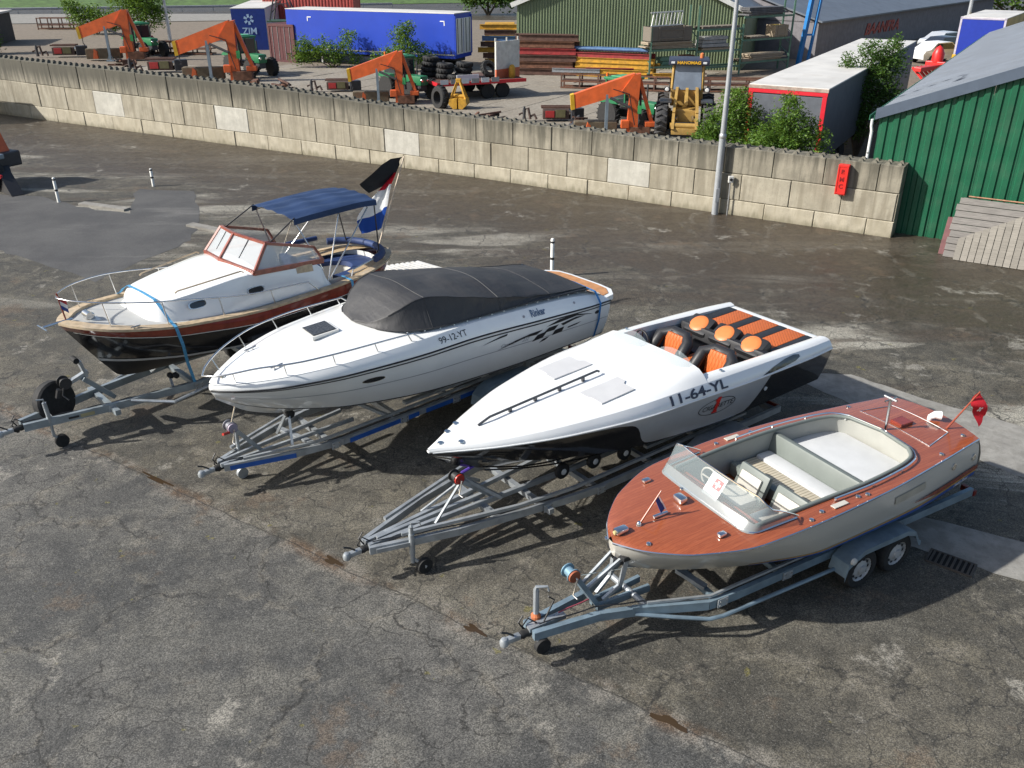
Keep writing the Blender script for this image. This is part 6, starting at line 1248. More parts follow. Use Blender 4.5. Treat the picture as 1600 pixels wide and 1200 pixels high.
MRS = M('rusty_steel', (.16, .075, .045), .8, .2, var=.3, scale=5, dirt=.3, dcol=(.08, .05, .04)); MRS2 = M('brown_steel', (.11, .060, .045), .75, .2, var=.25, scale=4)
def frame_rack(loc, rz, L, H, label, grp):
    o = root('storage_rack', loc, rz, label, 'rack', grp)
    for z in (.1, .45, H): m = MB(); m.box((L/2, 0, z), (L, .10, .08)); m.box((L/2, .8, z), (L, .10, .08)); m.build('rail', MRS, o)
    for i in range(int(L/1.1)+1):
        m = MB(); m.box((min(L-.05, i*1.1+.05), 0, H/2), (.09, .09, H)); m.box((min(L-.05, i*1.1+.05), .8, H/2), (.09, .09, H)); m.build('upright', MRS2, o)
    m = MB(); m.box((L/2, .4, .5), (L-.2, .7, .03)); m.build('deck', MRS2, o)
frame_rack((-49, 97.5, 0), R(2), 8.6, 1.1, 'rusty frames before the pale roofed store', 'rusty steel frames'); frame_rack((-29.5, 73.8, 0), R(-6), 6.0, .95, 'rusty frames left of the dark blue container', 'rusty steel frames')
frame_rack((2.9, 54.8, 0), R(-15), 6.4, .85, 'long rusty frame lying before the beam stacks', 'rusty steel frames'); frame_rack((9.2, 53.2, 0), R(-4), 6.8, .75, 'rusty frame lying behind the yellow wheel loader', 'rusty steel frames')
# ---- green hall with gable, racks in front
MHG = M('olive_sheet', (.17, .215, .125), .55, .1, var=.08, scale=.8, dirt=.2, dcol=(.09, .11, .07))
hd = V((15.2, -1.6, 0)).normalized(); o = root('steel_hall', (.35, 65.2, 0), math.atan2(hd.y, hd.x), 'olive green corrugated hall with white roof edge', 'hall')
def gab(x): return 4.05-.03*x+min(x, 15.4-x)*.42
for i in range(16):
    a, b = i*.9625, (i+1)*.9625; pr = []; x = a
    for k in range(5):
        for dx, dy in ((0, 0), (.06, 0), (.09, -.05), (.14, -.05), (.17, 0)): pr.append((a+k*.1925+dx, dy))
    pr.append((b-.004, 0)); m = MB(); m.grid([[(x, y, 0) for x, y in pr], [(x, y, gab(x)) for x, y in pr]]); m.build('cladding_sheet', MHG, o)
m = MB(); m.beam((-.4, -.15, gab(0)+.0), (7.7, -.15, gab(7.7)+.18), .34, .30); m.beam((7.7, -.15, gab(7.7)+.18), (15.8, -.15, gab(15.4)-.02), .34, .30); m.build('verge_trim', MWP, o)
m = MB(); m.hexa([(-.4, 0, gab(0)), (7.7, 0, gab(7.7)+.1), (14.7, 30, gab(7.7)+.1), (6.6, 30, gab(0)), (-.4, 0, gab(0)+.1), (7.7, 0, gab(7.7)+.2), (14.7, 30, gab(7.7)+.2), (6.6, 30, gab(0)+.1)]); m.build('roof', MRF, o)
m = MB(); m.hexa([(7.7, 0, gab(7.7)+.1), (15.8, 0, gab(15.4)-.1), (22.8, 30, gab(15.4)-.1), (14.7, 30, gab(7.7)+.1), (7.7, 0, gab(7.7)+.2), (15.8, 0, gab(15.4)), (22.8, 30, gab(15.4)), (14.7, 30, gab(7.7)+.2)]); m.build('roof', MRF, o)
for x in (0, 15.4): m = MB(); m.beam((x, .02, 1.8), (x+7, 30, 1.8), .06, 3.6); m.build('side_wall', MHG, o)
# grey workshop to the right with red letters
o = root('grey_workshop', (22.6, 69.6, 0), math.atan2(26.6, 22.5), 'long grey workshop with slate roof and red wall letters', 'building')
MWL = concrete('grey_render', (.20, .19, .20), (.13, .12, .125), .3)
m = MB(); m.cbox((24, 4.5, 1.35), (48, 9, 2.7), .02); m.build('wall', MWL, o)
m = MB(); m.hexa([(-.3, -.35, 2.62), (48.3, -.35, 2.62), (48.3, 9.5, 5.6), (-.3, 9.5, 5.6), (-.3, -.35, 2.74), (48.3, -.35, 2.74), (48.3, 9.5, 5.72), (-.3, 9.5, 5.72)]); m.build('roof', MRF, o)
m = MB(); m.extr([(0, 0, 2.6), (0, 9.3, 2.6), (0, 9.3, 5.5)], (.1, 0, 0)); m.build('gable', MWL, o)
text('BAANFRA', 1.2, M('red_letters', (.30, .025, .018), .5), o, 'wall_letters', Matrix.Translation((13.5, -.04, 1.55)) @ up, .02, .03, 1.5, .25)
o = root('blue_portal', (19.9, 64.6, 0), 0, 'pair of bright blue steel posts beside the pallet racks', 'posts')
MBP = M('portal_blue', (.015, .16, .42), .45, var=.1, dirt=.15)
for x, w in ((0, .26), (.62, .16)): m = MB(); m.beam((x, 0, 0), (x+.55, .3, 5.6), w, w); m.build('post', MBP, o)
m = MB(); m.beam((.3, .1, 2.2), (.85, .2, 2.2), .12, .12); m.build('cross_piece', MBP, o)
# pallet racks
MRG = M('rack_green', (.10, .20, .145), .5, .2, var=.12, dirt=.25)
rkb = [V((8.7, 58.6, 0)), V((11.87, 60.0, 0)), V((15.11, 61.6, 0)), V((19.0, 64.0, 0))]; bk_ = V((-.42, .9, 0))
o = root('pallet_rack', rkb[0], 0, 'green three bay pallet rack against the olive hall', 'rack')
hts = (3.1, 4.3, 3.1, 5.2)
for i, (p, h_) in enumerate(zip(rkb, hts)):
    q = p-rkb[0]
    for d_ in (V((0, 0, 0)), bk_): m = MB(); m.beam(q+d_, q+d_+V((0, 0, h_)), .11, .10); m.build('upright', MRG, o)
    m = MB(); 
    for k in range(4): m.beam(q+V((0, 0, .3+k*.7)), q+bk_+V((0, 0, .8+k*.7)), .04, .04)
    m.build('bracing', MRG, o)
shelf = [(0, .75), (0, 1.75), (1, .55), (1, 1.55), (1, 2.85), (2, .7), (2, 2.1), (2, 3.5)]
for b, z in shelf:
    a, c = rkb[b]-rkb[0], rkb[b+1]-rkb[0]
    for d_ in (V((0, 0, 0)), bk_): m = MB(); m.beam(a+d_+V((0, 0, z)), c+d_+V((0, 0, z)), .06, .12); m.build('shelf_beam', MRG, o)
MPL = old_wood('pallet_wood', (.25, .20, .14), (.40, .33, .24)); MPD = old_wood('dark_pallet_wood', (.13, .11, .09), (.22, .19, .15)); MGS = M('grey_board', (.33, .33, .32), .7, var=.15, dirt=.3)
def onshelf(name, b, f, z, dims, mat, label, cat, tilt=0, grp='goods on the pallet rack', lay=1):
    a, c = rkb[b], rkb[b+1]; p = a.lerp(c, f)+bk_*.45; d_ = c-a; o = root(name, (p.x, p.y, z), math.atan2(d_.y, d_.x)+tilt, label, cat, grp); L, W, H = dims
    if cat == 'pallet':
        for y in (-.45, 0, .45): m = MB(); m.box((0, y*W, .05), (L, .1, .1)); m.build('bearer', mat, o)
        for k in range(6): m = MB(); m.box((-L/2+L/6*(k+.5), 0, .12), (L/7.2, W, .022)); m.build('board', mat, o)
    elif cat == 'crate':
        for x in (-1, 1): m = MB(); m.box((x*(L/2-.02), 0, H/2), (.04, W, H)); m.build('end_panel', mat, o)
        for y in (-1, 1): m = MB(); m.box((0, y*(W/2-.02), H/2), (L-.08, .04, H)); m.build('side_panel', mat, o)
        m = MB(); m.box((0, 0, .02), (L, W, .04)); m.build('base', mat, o)
        for x in (-.3, .3): m = MB(); m.box((x*L, -W/2-.02, H/2), (.08, .03, H)); m.build('cleat', mat, o)
        for z_ in (.2, .8): m = MB(); m.box((0, -W/2-.022, H*z_), (L*.6, .03, .07)); m.build('cleat', mat, o)
    else:
        for k in range(lay): rnd = random.Random(k+b*7); m = MB(); m.cbox((rnd.uniform(-.06, .06)*L, rnd.uniform(-.05, .05), H*(k+.5)/lay), (L*rnd.uniform(.86, 1.0), W, H/lay*.86), .008, rnd.uniform(-.03, .03)); m.build('board' if lay > 1 else 'block', mat, o)
    return o
onshelf('board_stack', 0, .45, 1.83, (3.6, .9, .42), MPL, 'stack of pale boards on the left rack bay', 'boards', lay=5)
cr_ = onshelf('crate', 0, .42, 2.28, (3.0, 1.0, .85), MPD, 'grey wooden crate on top of the left rack bay', 'crate')
p = rkb[0].lerp(rkb[1], .45)+bk_*.3; o = root('ladder', (p.x-1.25, p.y, 3.12), math.atan2(1.4, 3.17), 'white ladder propped on the grey crate', 'ladder')
for z in (0, .78): m = MB(); m.beam((0, .1*z, z), (2.4, .1*z, z+.06), .04, .07); m.build('stile', MWP, o)
for k in range(9): m = MB(); m.beam((.1+k*.27-.05, 0, 0), (.1+k*.27+.12, .08, .82), .05, .045); m.build('rung', MWP, o)
onshelf('pallet', 1, .5, 2.92, (3.0, .9, .1), MPD, 'dark pallet on the top of the middle rack bay', 'pallet')
onshelf('white_panels', 1, .42, 1.78, (2.2, .8, .66), MGS, 'pale grey panel stack on the middle rack bay', 'panels', lay=3)
onshelf('pallet', 1, .45, 1.62, (2.4, .9, .1), MPL, 'pallet under the pale grey panel stack', 'pallet')
onshelf('machine_part', 0, .45, .82, (1.2, .6, .5), MRG, 'green machine part low on the left rack bay', 'machine part', lay=2)
onshelf('pipe_bundle', 0, .88, .82, (.9, .7, .55), MRS, 'rusty pipe bundle low on the left rack bay', 'pipes', lay=4)
onshelf('sheet_stack', 2, .45, 3.58, (3.4, .9, .5), M('dark_sheet', (.09, .09, .095), .6, var=.3), 'dark sheet stack high on the right rack bay', 'sheets', lay=5)
onshelf('pallet', 2, .35, 2.17, (1.7, .9, .12), MPD, 'brown pallet on the middle shelf of the right bay', 'pallet')
onshelf('crate', 2, .78, 2.17, (1.2, .9, .75), MPL, 'open wooden crate holding yellow cloth', 'crate')
onshelf('yellow_cloth', 2, .78, 2.35, (.9, .7, .55), M('yellow_cloth', (.62, .42, .02), .7, var=.15), 'crumpled yellow cloth in the open crate', 'cloth', lay=3)
onshelf('pallet', 2, .2, .77, (1.5, .9, .3), MPL, 'left pale pallet on the low shelf of the right bay', 'pallet'); onshelf('board_stack', 2, .55, .77, (3.2, .9, .42), MPL, 'pale pallet boards low on the right rack bay', 'boards', lay=4)
# beams and pipes
MYL = M('yellow_steel', (.50, .27, .025), .6, .1, var=.2, dirt=.35, dcol=(.16, .10, .05)); MPB = M('pipe_blue', (.08, .16, .30), .5, .2, var=.15, dirt=.2); MPR = M('beam_red', (.30, .035, .035), .6, .1, var=.2, dirt=.3)
def lay(p0, p1, w, mat, nm, label, grp, kind='h'):
    p0, p1 = V(p0), V(p1); o = root(nm, p0, math.atan2(p1.y-p0.y, p1.x-p0.x), label, 'pipe' if kind == 'p' else 'steel beam', grp); L = (p1-p0).length; m = MB()
    if kind == 'p': m.tube([(0, 0, 0), (L, 0, 0)], w, 10); m.build('pipe', mat, o, 40)
    else:
        m.box((L/2, 0, w), (L, w*1.4, w*.22)); m.box((L/2, 0, -w), (L, w*1.4, w*.22)); m.build('flange', mat, o); m = MB(); m.box((L/2, 0, 0), (L, w*.3, w*1.8)); m.build('web', mat, o)
bd = V((5.0, -1.9, 0)).normalized(); bn = V((.36, .93, 0)); s0 = V((4.0, 60.6, 0))
for lvl in range(5):
    for k in range(3):
        col, nm_ = ((MYL, 'yellow'), (MYL, 'yellow'), (MYL, 'yellow'), (MYL, 'yellow'), (MPR, 'red'))[lvl]; q = s0+bn*(k*.36)+bd*random.uniform(-.3, .4)+V((0, 0, .2+lvl*.29)); lay(q, q+bd*5.2, .13, col, 'steel_beam', '%s steel beam in the stack before the olive hall' % nm_, '%s beams stacked before the hall' % nm_)
for k in range(2): q = s0+bn*(.15+.3*k)+bd*-.5+V((0, 0, 1.72)); lay(q, q+bd*5.4, .12, MPB, 'steel_pipe', '%s blue pipe on top of the red and yellow beams' % ('nearer', 'farther')[k], 'blue pipes on the beam stack', 'p')
s1 = V((.2, 61.2, 0)); bd1 = V((3.0, -.55, 0)).normalized()
for lvl in range(6):
    for k in range(2): q = s1+bn*(k*.5)+bd1*random.uniform(-.2, .3)+V((0, 0, .25+lvl*.42)); lay(q, q+bd1*3.9, .17, (MRS2, MRS, MRS2, MPR, MRS, MRS2)[lvl], 'steel_beam', 'rust brown girder in the stack left of the yellow beams', 'brown girders by the hall corner')
s2 = V((-2.2, 66.5, 0))
for lvl in range(7): q = s2+V((random.uniform(-.3, .3), 0, .3+lvl*.38)); lay(q, q+V((2.9, -.2, 0)), .15, (MYL, MRS, MYL, MRS2, MPB, MRS2, MYL)[lvl], 'steel_beam', 'mixed steel beam stacked behind the blue trailer end', 'beams behind the blue trailer')
for i, (x, y, a, c, z) in enumerate(((3.6, 55.4, -12, MG, 1.0), (4.4, 55.9, -18, MPR, .95), (5.6, 55.2, -9, MPR, 1.05), (6.3, 54.9, -16, MYL, .98), (9.4, 53.7, -5, MYL, .9), (9.8, 54.2, -3, M('pale_beam', (.5, .42, .33), .7, var=.2), .92))):
    lay((x-1.2, y, z), (x+1.6, y+2.8*math.tan(R(a)), z), .10, c, 'steel_beam', 'short loose steel length on the rusty frames', 'loose lengths on the rusty frames')
# yellow machine far behind
o = root('yellow_cabin', (-.9, 70, 0), 0, 'yellow site cabin behind the beam stacks', 'cabin'); m = MB(); m.cbox((0, 0, 1.9), (2.2, 1.6, 1.4), .04); m.build('body', MYL, o); m = MB(); m.cbox((.2, -.82, 2.2), (1.2, .04, .5), .01); m.build('window', MGD, o); m = MB(); m.box((0, 0, .6), (1.8, 1.4, 1.2)); m.build('base', MDG, o)
# ---- red flatbed with tyres and white board
def tyre(name, c, r, w, ax, label, cat='tyre', grp=None, par=None):
    o = root(name, c, 0, label, cat, grp); m = MB(); ax = V(ax).normalized(); m.lathe(-ax*w/2, ax, [(r*.55, 0), (r*.88, 0), (r*.97, w*.15), (r, w*.3), (r, w*.7), (r*.97, w*.85), (r*.88, w), (r*.55, w), (r*.5, w*.5), (r*.55, 0)], 24); m.build('tread', MRU, o, 40)
    m = MB(); x = ax.orthogonal().normalized(); y = ax.cross(x)
    for k in range(18):
        a = 2*math.pi*k/18; q = (x*math.cos(a)+y*math.sin(a)); m.beam(q*r*.98-ax*w*.35, q*r*1.03-ax*w*.0+ax.cross(q)*r*.10, .05*r, .07*r, q); m.beam(q*r*.98+ax*w*.35, q*r*1.03+ax.cross(q)*r*.10, .05*r, .07*r, q)
    m.build('lugs', MRU, o, kind='stuff'); return o
fb = root('flatbed_trailer', (-3.6, 49.6, 0), math.atan2(1.8, 3.9), 'red rimmed flatbed trailer with white and orange headboard', 'trailer')
m = MB(); m.cbox((2.2, 1.75, .95), (5.2, 3.6, .10), .02); m.build('deck', MRS2, fb)
MRE2 = M('rim_red', (.55, .02, .03), .4, var=.08)
m = MB(); m.box((2.2, -.08, .93), (5.2, .06, .18)); m.box((-.43, 1.75, .93), (.06, 3.7, .18)); m.build('side_rim', MRE2, fb)
for k in range(6): m = MB(); m.box((-.1+k*.60, -.125, 1.06), (.46, .02, .24)); m.build('marker_panel', MPW if k % 2 == 0 else MGS, fb)
m = MB(); m.box((1.5, .45, 1.15), (1.3, .06, .32)); m.build('white_sideboard', MPW, fb)
m = MB(); m.box((4.1, .9, 2.20), (1.9, .08, 1.45), R(22)); hb_ = m.build('white_headboard', M('board_cream', (.58, .57, .52), .55, var=.1, dirt=.3), fb)
m = MB(); m.box((4.1, .9, 1.13), (1.9, .10, .68), R(22)); m.build('orange_headboard', M('board_orange', (.52, .12, .05), .55, var=.1, dirt=.2), fb)
for k in (-.9, 0, .9): m = MB(); m.box((4.1+k*.93, .9+k*.37+.08, 2.0), (.08, .06, 2.2)); m.build('headboard_stake', M('board_cream'), fb)
m = MB(); m.lathe((4.25, .62, 1.0), (0, 0, 1), [(.16, 0), (.18, .05), (.18, .55), (.1, .68), (.001, .7)], 14); m.build('yellow_canister', MYL, fb, 40)
for x in (2.6, 3.5):
    for y in (.3, 3.1): m = MB(); m.lathe((x, y-.13, .42), (0, 1, 0), [(.2, 0), (.40, 0), (.42, .04), (.42, .22), (.40, .26), (.2, .26)], 18); m.build('wheel', MRU, fb, 40)
m = MB(); m.beam((-.4, 1.7, .75), (-2.0, 1.8, .6), .14, .14); m.build('drawbar', MRE2, fb)
for i, (x, y, n, w) in enumerate(((-4.7, 52.4, 4, 'leftmost tallest stack'), (-3.8, 51.6, 3, 'middle stack'), (-2.75, 52.1, 3, 'right stack'), (-3.1, 51.0, 1, 'front pile'))):
    for k in range(n): tyre('truck_tyre', (x+.04*k, y, 1.0+.14+k*.27), .47, .26, (0.03*k, 0, 1), '%s black truck tyre of the %s on the flatbed' % ('lone' if n == 1 else ('lowest', 'second', 'topmost' if n == 3 else 'third', 'topmost')[k], w), 'tyre', 'tyres stacked on the flatbed')
tyre('truck_tyre', (-1.3, 52.0, 1.45), .5, .28, (.5, -.7, .55), 'grey tyre leaning against the white headboard', 'tyre')
# ---- yellow clamshell grab and tyre beside it
o = root('clamshell_grab', (-2.75, 47.4, 0), R(-10), 'yellow clamshell grab standing behind the block wall', 'grab', None, .78)
for s in (-1, 1):
    m = MB(); m.extr([(s*.05, -.5, .75), (s*.55, -.5, .70), (s*.62, -.5, .35), (s*.30, -.5, .05), (s*.05, -.5, .10)], (0, 1.0, 0)); m.build('shell', MYL, o)
    m = MB(); m.beam((s*.50, -.3, .70), (s*.10, -.1, 1.75), .09, .12); m.beam((s*.50, .3, .70), (s*.10, .1, 1.75), .09, .12); m.build('arm', MYL, o)
m = MB(); m.tube([(-.35, 0, .82), (.35, 0, .82)], .16, 12); m.build('hinge_cylinder', MYL, o, 40)
m = MB(); m.cbox((0, 0, 1.82), (.34, .30, .26), .04); m.build('head', MYL, o)
tyre('loose_tyre', (-3.75, 47.6, .55), .60, .40, (-.75, -.6, .05), 'large grey tractor tyre beside the yellow clamshell grab')
# ---- orange crane arms, green tractors and rusty implements: the same set stands four times along the wall
MOC = M('crane_orange', (.60, .11, .025), .45, var=.14, scale=2.5, dirt=.35, dcol=(.26, .075, .03), dscale=3); MHZ = M('hazard_yellow', (.60, .36, .02), .5, var=.1); MTG = M('tractor_green', (.018, .16, .065), .4, var=.08, dirt=.15); MTR = M('tractor_red', (.38, .03, .03), .45)
def crane():
    o = root('crane_arm', (0, 0, 0)); 
    m = MB(); m.hexa([(-2.50, .05, 1.24), (.10, -.25, 2.06), (.10, .12, 2.06), (-2.50, .42, 1.24), (-2.56, .05, 1.84), (.0, -.25, 2.74), (.0, .12, 2.74), (-2.56, .42, 1.84)]); m.build('boom', MOC, o)
    m = MB(); m.hexa([(-2.66, .03, 1.18), (-2.501, .03, 1.22), (-2.501, .44, 1.22), (-2.66, .44, 1.18), (-2.72, .03, 1.81), (-2.561, .03, 1.855), (-2.561, .44, 1.855), (-2.72, .44, 1.81)]); m.build('hazard_cap', MHZ, o)
    m = MB(); m.hexa([(-.22, -.22, .10), (.26, -.22, .10), (.26, .14, .10), (-.22, .14, .10), (-.16, -.26, 2.35), (.20, -.26, 2.35), (.20, .13, 2.35), (-.16, .13, 2.35)]); m.build('column', MOC, o)
    m = MB(); m.extr([(-.55, -.27, 1.98), (.22, -.27, 1.60), (.26, -.27, 2.73), (-.05, -.27, 2.68)], (0, .42, 0)); m.build('elbow_plate', MOC, o)
    m = MB(); m.beam((.18, -.05, 2.66), (.86, -.10, .70), .14, .16); m.build('brace', MOC, o); m = MB(); m.tube([(.30, -.05, 2.3), (.36, -.05, .8)], .05, 8); m.build('ram', MDG, o, 40)
    m = MB(); m.cbox((.80, -.05, .62), (.46, .40, .22), .03); m.cbox((-.30, -.12, .62), (.36, .30, .34), .03); m.build('outrigger', MOC, o)
    m = MB(); m.cbox((.35, .0, .30), (.9, .5, .42), .03); m.build('base', MRS, o)
    m = MB(); m.beam((-1.12, -.05, .0), (-1.12, -.05, 1.86), .13, .13); m.box((-1.12, -.05, .03), (.42, .42, .05)); m.beam((-1.30, -.05, .06), (-1.12, -.05, .42), .05, .03); m.beam((-.94, -.05, .06), (-1.12, -.05, .42), .05, .03); m.build('prop', M('prop_grey', (.24, .30, .35), .45, .4, var=.1), o)
    m = MB(); m.tube([(-2.52, .22, 1.3), (-2.52, .22, .95)], .025, 6); m.tube([(-2.52, .22, .95), (-2.46, .22, .88), (-2.50, .22, .78), (-2.58, .22, .84)], .03, 6); m.build('hook', MDG, o, 40)
    m = MB(); m.cbox((-1.55, .45, .38), (1.9, .5, .55), .03); m.build('ballast', M('ballast_brown', (.12, .095, .06), .85, var=.2), o)
    m = MB(); m.extr([(-2.05, -.1, .15), (-1.78, -.1, .15), (-1.80, -.1, .55), (-1.93, -.1, .68)], (0, .2, 0)); m.build('foot', MOC, o)
    m = MB(); m.tube([(-.9, -.27, 2.1), (-.2, -.31, 1.9), (-.05, -.33, 1.2), (.1, -.30, .6)], .022, 6); m.build('hose', MK, o, 40); m = MB(); m.tube([(-1.0, -.12, 1.72), (-.14, -.28, 1.35)], .06, 8); m.build('boom_ram', MDG, o, 40)
    m = MB(); m.cbox((.28, -.285, 1.25), (.17, .015, .34), .004); m.build('green_plate', M('plate_green', (.06, .38, .12), .4), o)
    return o
def tractor():
    o = root('tractor', (0, 0, 0))
    m = MB(); m.cbox((1.35, 0, 1.32), (1.7, .72, .62), .10); m.build('bonnet', MTG, o, 40)
    m = MB(); m.cbox((.6, 0, .85), (3.0, .55, .45), .05); m.build('chassis', MDG, o)
    m = MB(); m.cbox((-.45, 0, 2.72), (1.75, 1.6, .16), .06); rf = m.build('cab_roof', MTG, o, 40)
    m = MB(); m.cbox((-.45, 0, 2.83), (1.1, 1.0, .06), .02); m.build('roof_panel', M('roof_light_green', (.06, .30, .14), .4), rf)
    for x in (-1.2, .3):
        for y in (-.7, .7): m = MB(); m.beam((x, y, 1.3), (x*.95-.02, y, 2.68), .08, .08); m.build('cab_post', MTG, o)
    for y in (-.72, .72): m = MB(); m.box((-.45, y, 2.05), (1.35, .02, 1.0)); m.build('cab_glass', MGD, o)
    m = MB(); m.box((.32, 0, 2.1), (.02, 1.3, 1.0)); m.build('windscreen', MGD, o)
    for y in (-1, 1):
        m = MB(); m.hexa([(-1.5, y*.95-.22, 1.45), (.15, y*.95-.22, 1.45), (.15, y*.95+.22, 1.45), (-1.5, y*.95+.22, 1.45), (-1.25, y*.95-.22, 1.66), (-.1, y*.95-.22, 1.66), (-.1, y*.95+.22, 1.66), (-1.25, y*.95+.22, 1.66)]); m.build('mudguard', MTR if y > 0 else MTG, o)
        for x, r, w in ((-.65, .80, .46), (1.85, .66, .40)):
            m = MB(); m.lathe((x, y*.95-w/2, r), (0, 1, 0), [(r*.5, 0), (r*.88, 0), (r, w*.25), (r, w*.75), (r*.88, w), (r*.5, w)], 24); t_ = m.build('tyre', MRU, o, 40)
            m = MB(); m.lathe((x, y*(.95+w*.32), r), (0, y, 0), [(r*.52, .02), (r*.45, -.02), (r*.2, .02), (.001, .03)], 16); m.build('rim', MTG, t_, 40)
            m = MB()
            for k in range(20):
                a = 2*math.pi*k/20; q = V((math.cos(a), 0, math.sin(a))); c = V((x, y*.95, r)); m.beam(c+q*r*.99+V((0, -w*.42, 0)), c+q*r*1.03+V((-q.z*.1, 0, q.x*.1)), .05, .06, q); m.beam(c+q*r*.99+V((0, w*.42, 0)), c+q*r*1.03+V((-q.z*.1, 0, q.x*.1)), .05, .06, q)
            m.build('lugs', MRU, t_, kind='stuff')
    m = MB(); m.tube([(1.1, .3, 1.6), (1.1, .3, 2.5)], .05, 8); m.build('exhaust', MDG, o); m = MB(); m.lathe((-1.3, -.5, 2.8), (0, 0, 1), [(.08, 0), (.07, .16), (.001, .2)], 10); m.build('beacon', M('beacon_orange', (.7, .15, .02), .2), o, 40)
    for y in (-.24, .24): m = MB(); m.lathe((2.21, y, 1.35), (1, 0, 0), [(.09, 0), (.085, .03), (.001, .04)], 12); m.build('headlight', MSS, o)
    return o
def implement():
    o = root('implement', (0, 0, 0)); MDR = M('dark_rust', (.085, .055, .045), .8, .2, var=.3, scale=4)
    m = MB(); m.cbox((.2, .2, .42), (1.5, .7, .5), .03); m.build('body', MDR, o); m = MB(); m.cbox((.2, .0, .80), (1.7, .12, .10), .02); m.cbox((.2, .5, .80), (1.7, .12, .10), .02); m.build('top_frame', MRS2, o)
    m = MB(); m.cbox((-.15, -.17, .45), (.5, .05, .36), .01); m.build('red_panel', MTR, o); m = MB(); m.cbox((.45, -.17, .48), (.55, .05, .42), .01); m.build('olive_panel', M('olive_panel', (.12, .11, .05), .7), o)
    m = MB(); m.cbox((1.35, .1, .45), (.75, .55, .62), .04, R(20)); m.build('gearbox', M('anthracite', (.035, .036, .042), .5, var=.2), o)
    for k, (x, z) in enumerate(((-.9, .2), (-1.25, .55), (-1.55, .3))): m = MB(); m.tube([(x, 0, .15), (x-.12, .1, z+.2), (x-.35, .05, z+.1)], .07, 8); m.build('link_arm', MDR, o, 40)
    m = MB(); m.lathe((-1.6, .05, .1), (0, 0, 1), [(.12, 0), (.08, .25), (.10, .5), (.05, .75)], 10); m.build('spindle', MDG, o, 40)
    m = MB(); m.lathe((.95, -.05, .55), (0, -1, 0), [(.13, 0), (.12, .05), (.04, .06)], 12); m.build('flange', MSS, o); return o
c0, t0, i0 = crane(), tractor(), implement()
sets = [((5.25, 39.6), 1.0, 'nearest the yellow wheel loader', (1.95, 43.6)), ((-6.0, 48.8), 1.0, 'beside the yellow clamshell grab', (-10.3, 53.4)), ((-17.3, 57.8), 1.32, 'in front of the dark blue container', (-23.8, 62.2)), ((-28.4, 69.4), 1.30, 'farthest left below the bushy tree', (-34.6, 71.6))]
for k, ((x, y), s, w, (jx, jy)) in enumerate(sets):
    c = c0 if k == 0 else copy_tree(c0); c.location = (x, y, 0); c.scale = (s, s, s); c.rotation_euler.z = R((0, 4, 6, 8)[k]); tag(c, 'orange crane arm on a grey prop, ' + w, 'crane', 'orange crane arms along the wall')
    t = t0 if k == 0 else copy_tree(t0); ca, sa = math.cos(c.rotation_euler.z), math.sin(c.rotation_euler.z); lx, ly = .15*s, 2.5*s; t.location = (x+ca*lx-sa*ly, y+sa*lx+ca*ly, 0); t.rotation_euler.z = R(-48)+c.rotation_euler.z; t.scale = (s*.80 if k < 2 else s*.66,)*3; tag(t, 'green tractor behind the orange crane arm ' + w, 'tractor', 'green tractors along the wall')
    i = i0 if k == 0 else copy_tree(i0); i.location = (jx, jy, 0); i.scale = (s*.85, s*.85, s*.85); i.rotation_euler.z = R((0, 3, 5, 8)[k]); tag(i, 'rusty implement left of the orange crane arm ' + w, 'implement', 'rusty implements along the wall')
# ---- yellow wheel loader
o = root('wheel_loader', (7.75, 40.6, 0), R(-100), 'yellow wheel loader with dark cab roof facing the wall', 'loader'); MLY = M('loader_yellow', (.38, .235, .06), .5, var=.15, dirt=.5, dcol=(.20, .13, .06))   # +x forward
for x in (.95, -1.7):
    for y in (-1.02, 1.02):
        r, w = .74, .52; m = MB(); m.lathe((x, y-w/2, r), (0, 1, 0), [(r*.52, 0), (r*.88, 0), (r, w*.22), (r, w*.78), (r*.88, w), (r*.52, w)], 28); t_ = m.build('tyre', M('dusty_rubber', (.055, .054, .055), .85, var=.3), o, 40)
        m = MB(); m.lathe((x, y+(.16 if y > 0 else -.16), r), (0, 1 if y > 0 else -1, 0), [(r*.54, .05), (r*.44, 0), (r*.2, .05), (.001, .06)], 18); m.build('rim', MLY, t_, 40)
        m = MB()
        for k in range(18):
            a = 2*math.pi*k/18; q = V((math.cos(a), 0, math.sin(a))); c = V((x, y, r)); tt_ = V((-q.z*.13, 0, q.x*.13))
            m.beam(c+q*r*.99+V((0, -w*.46, 0)), c+q*r*1.03+tt_, .075, .09, q); m.beam(c+q*r*.99+V((0, w*.46, 0)), c+q*r*1.03+tt_, .075, .09, q)
        m.build('lugs', M('dusty_rubber'), t_, kind='stuff')
m = MB(); m.cbox((-.4, 0, .95), (3.0, .95, .55), .06); m.build('chassis', MLY, o)
m = MB(); m.cbox((-1.75, 0, 1.55), (1.9, 1.35, .95), .10); m.build('engine_cover', MLY, o, 40)
m = MB(); m.cbox((-.35, 0, 1.75), (1.35, 1.40, 1.0), .05); m.build('cab_body', MLY, o)
for x in (-.98, .30):
    for y in (-.66, .66): m = MB(); m.beam((x, y, 2.0), (x*.9, y*.96, 3.0), .10, .09); m.build('cab_pillar', MLY, o)
m = MB(); m.hexa([(.36, -.60, 1.95), (.36, .60, 1.95), (.34, .60, 1.95), (.34, -.60, 1.95), (.30, -.56, 2.95), (.30, .56, 2.95), (.28, .56, 2.95), (.28, -.56, 2.95)]); m.build('windscreen', M('cab_glass', (.20, .24, .30), .08, var=.15, scale=2), o)
for y in (-.68, .68): m = MB(); m.box((-.35, y, 2.45), (1.05, .02, .95)); m.build('side_window', MGD, o)
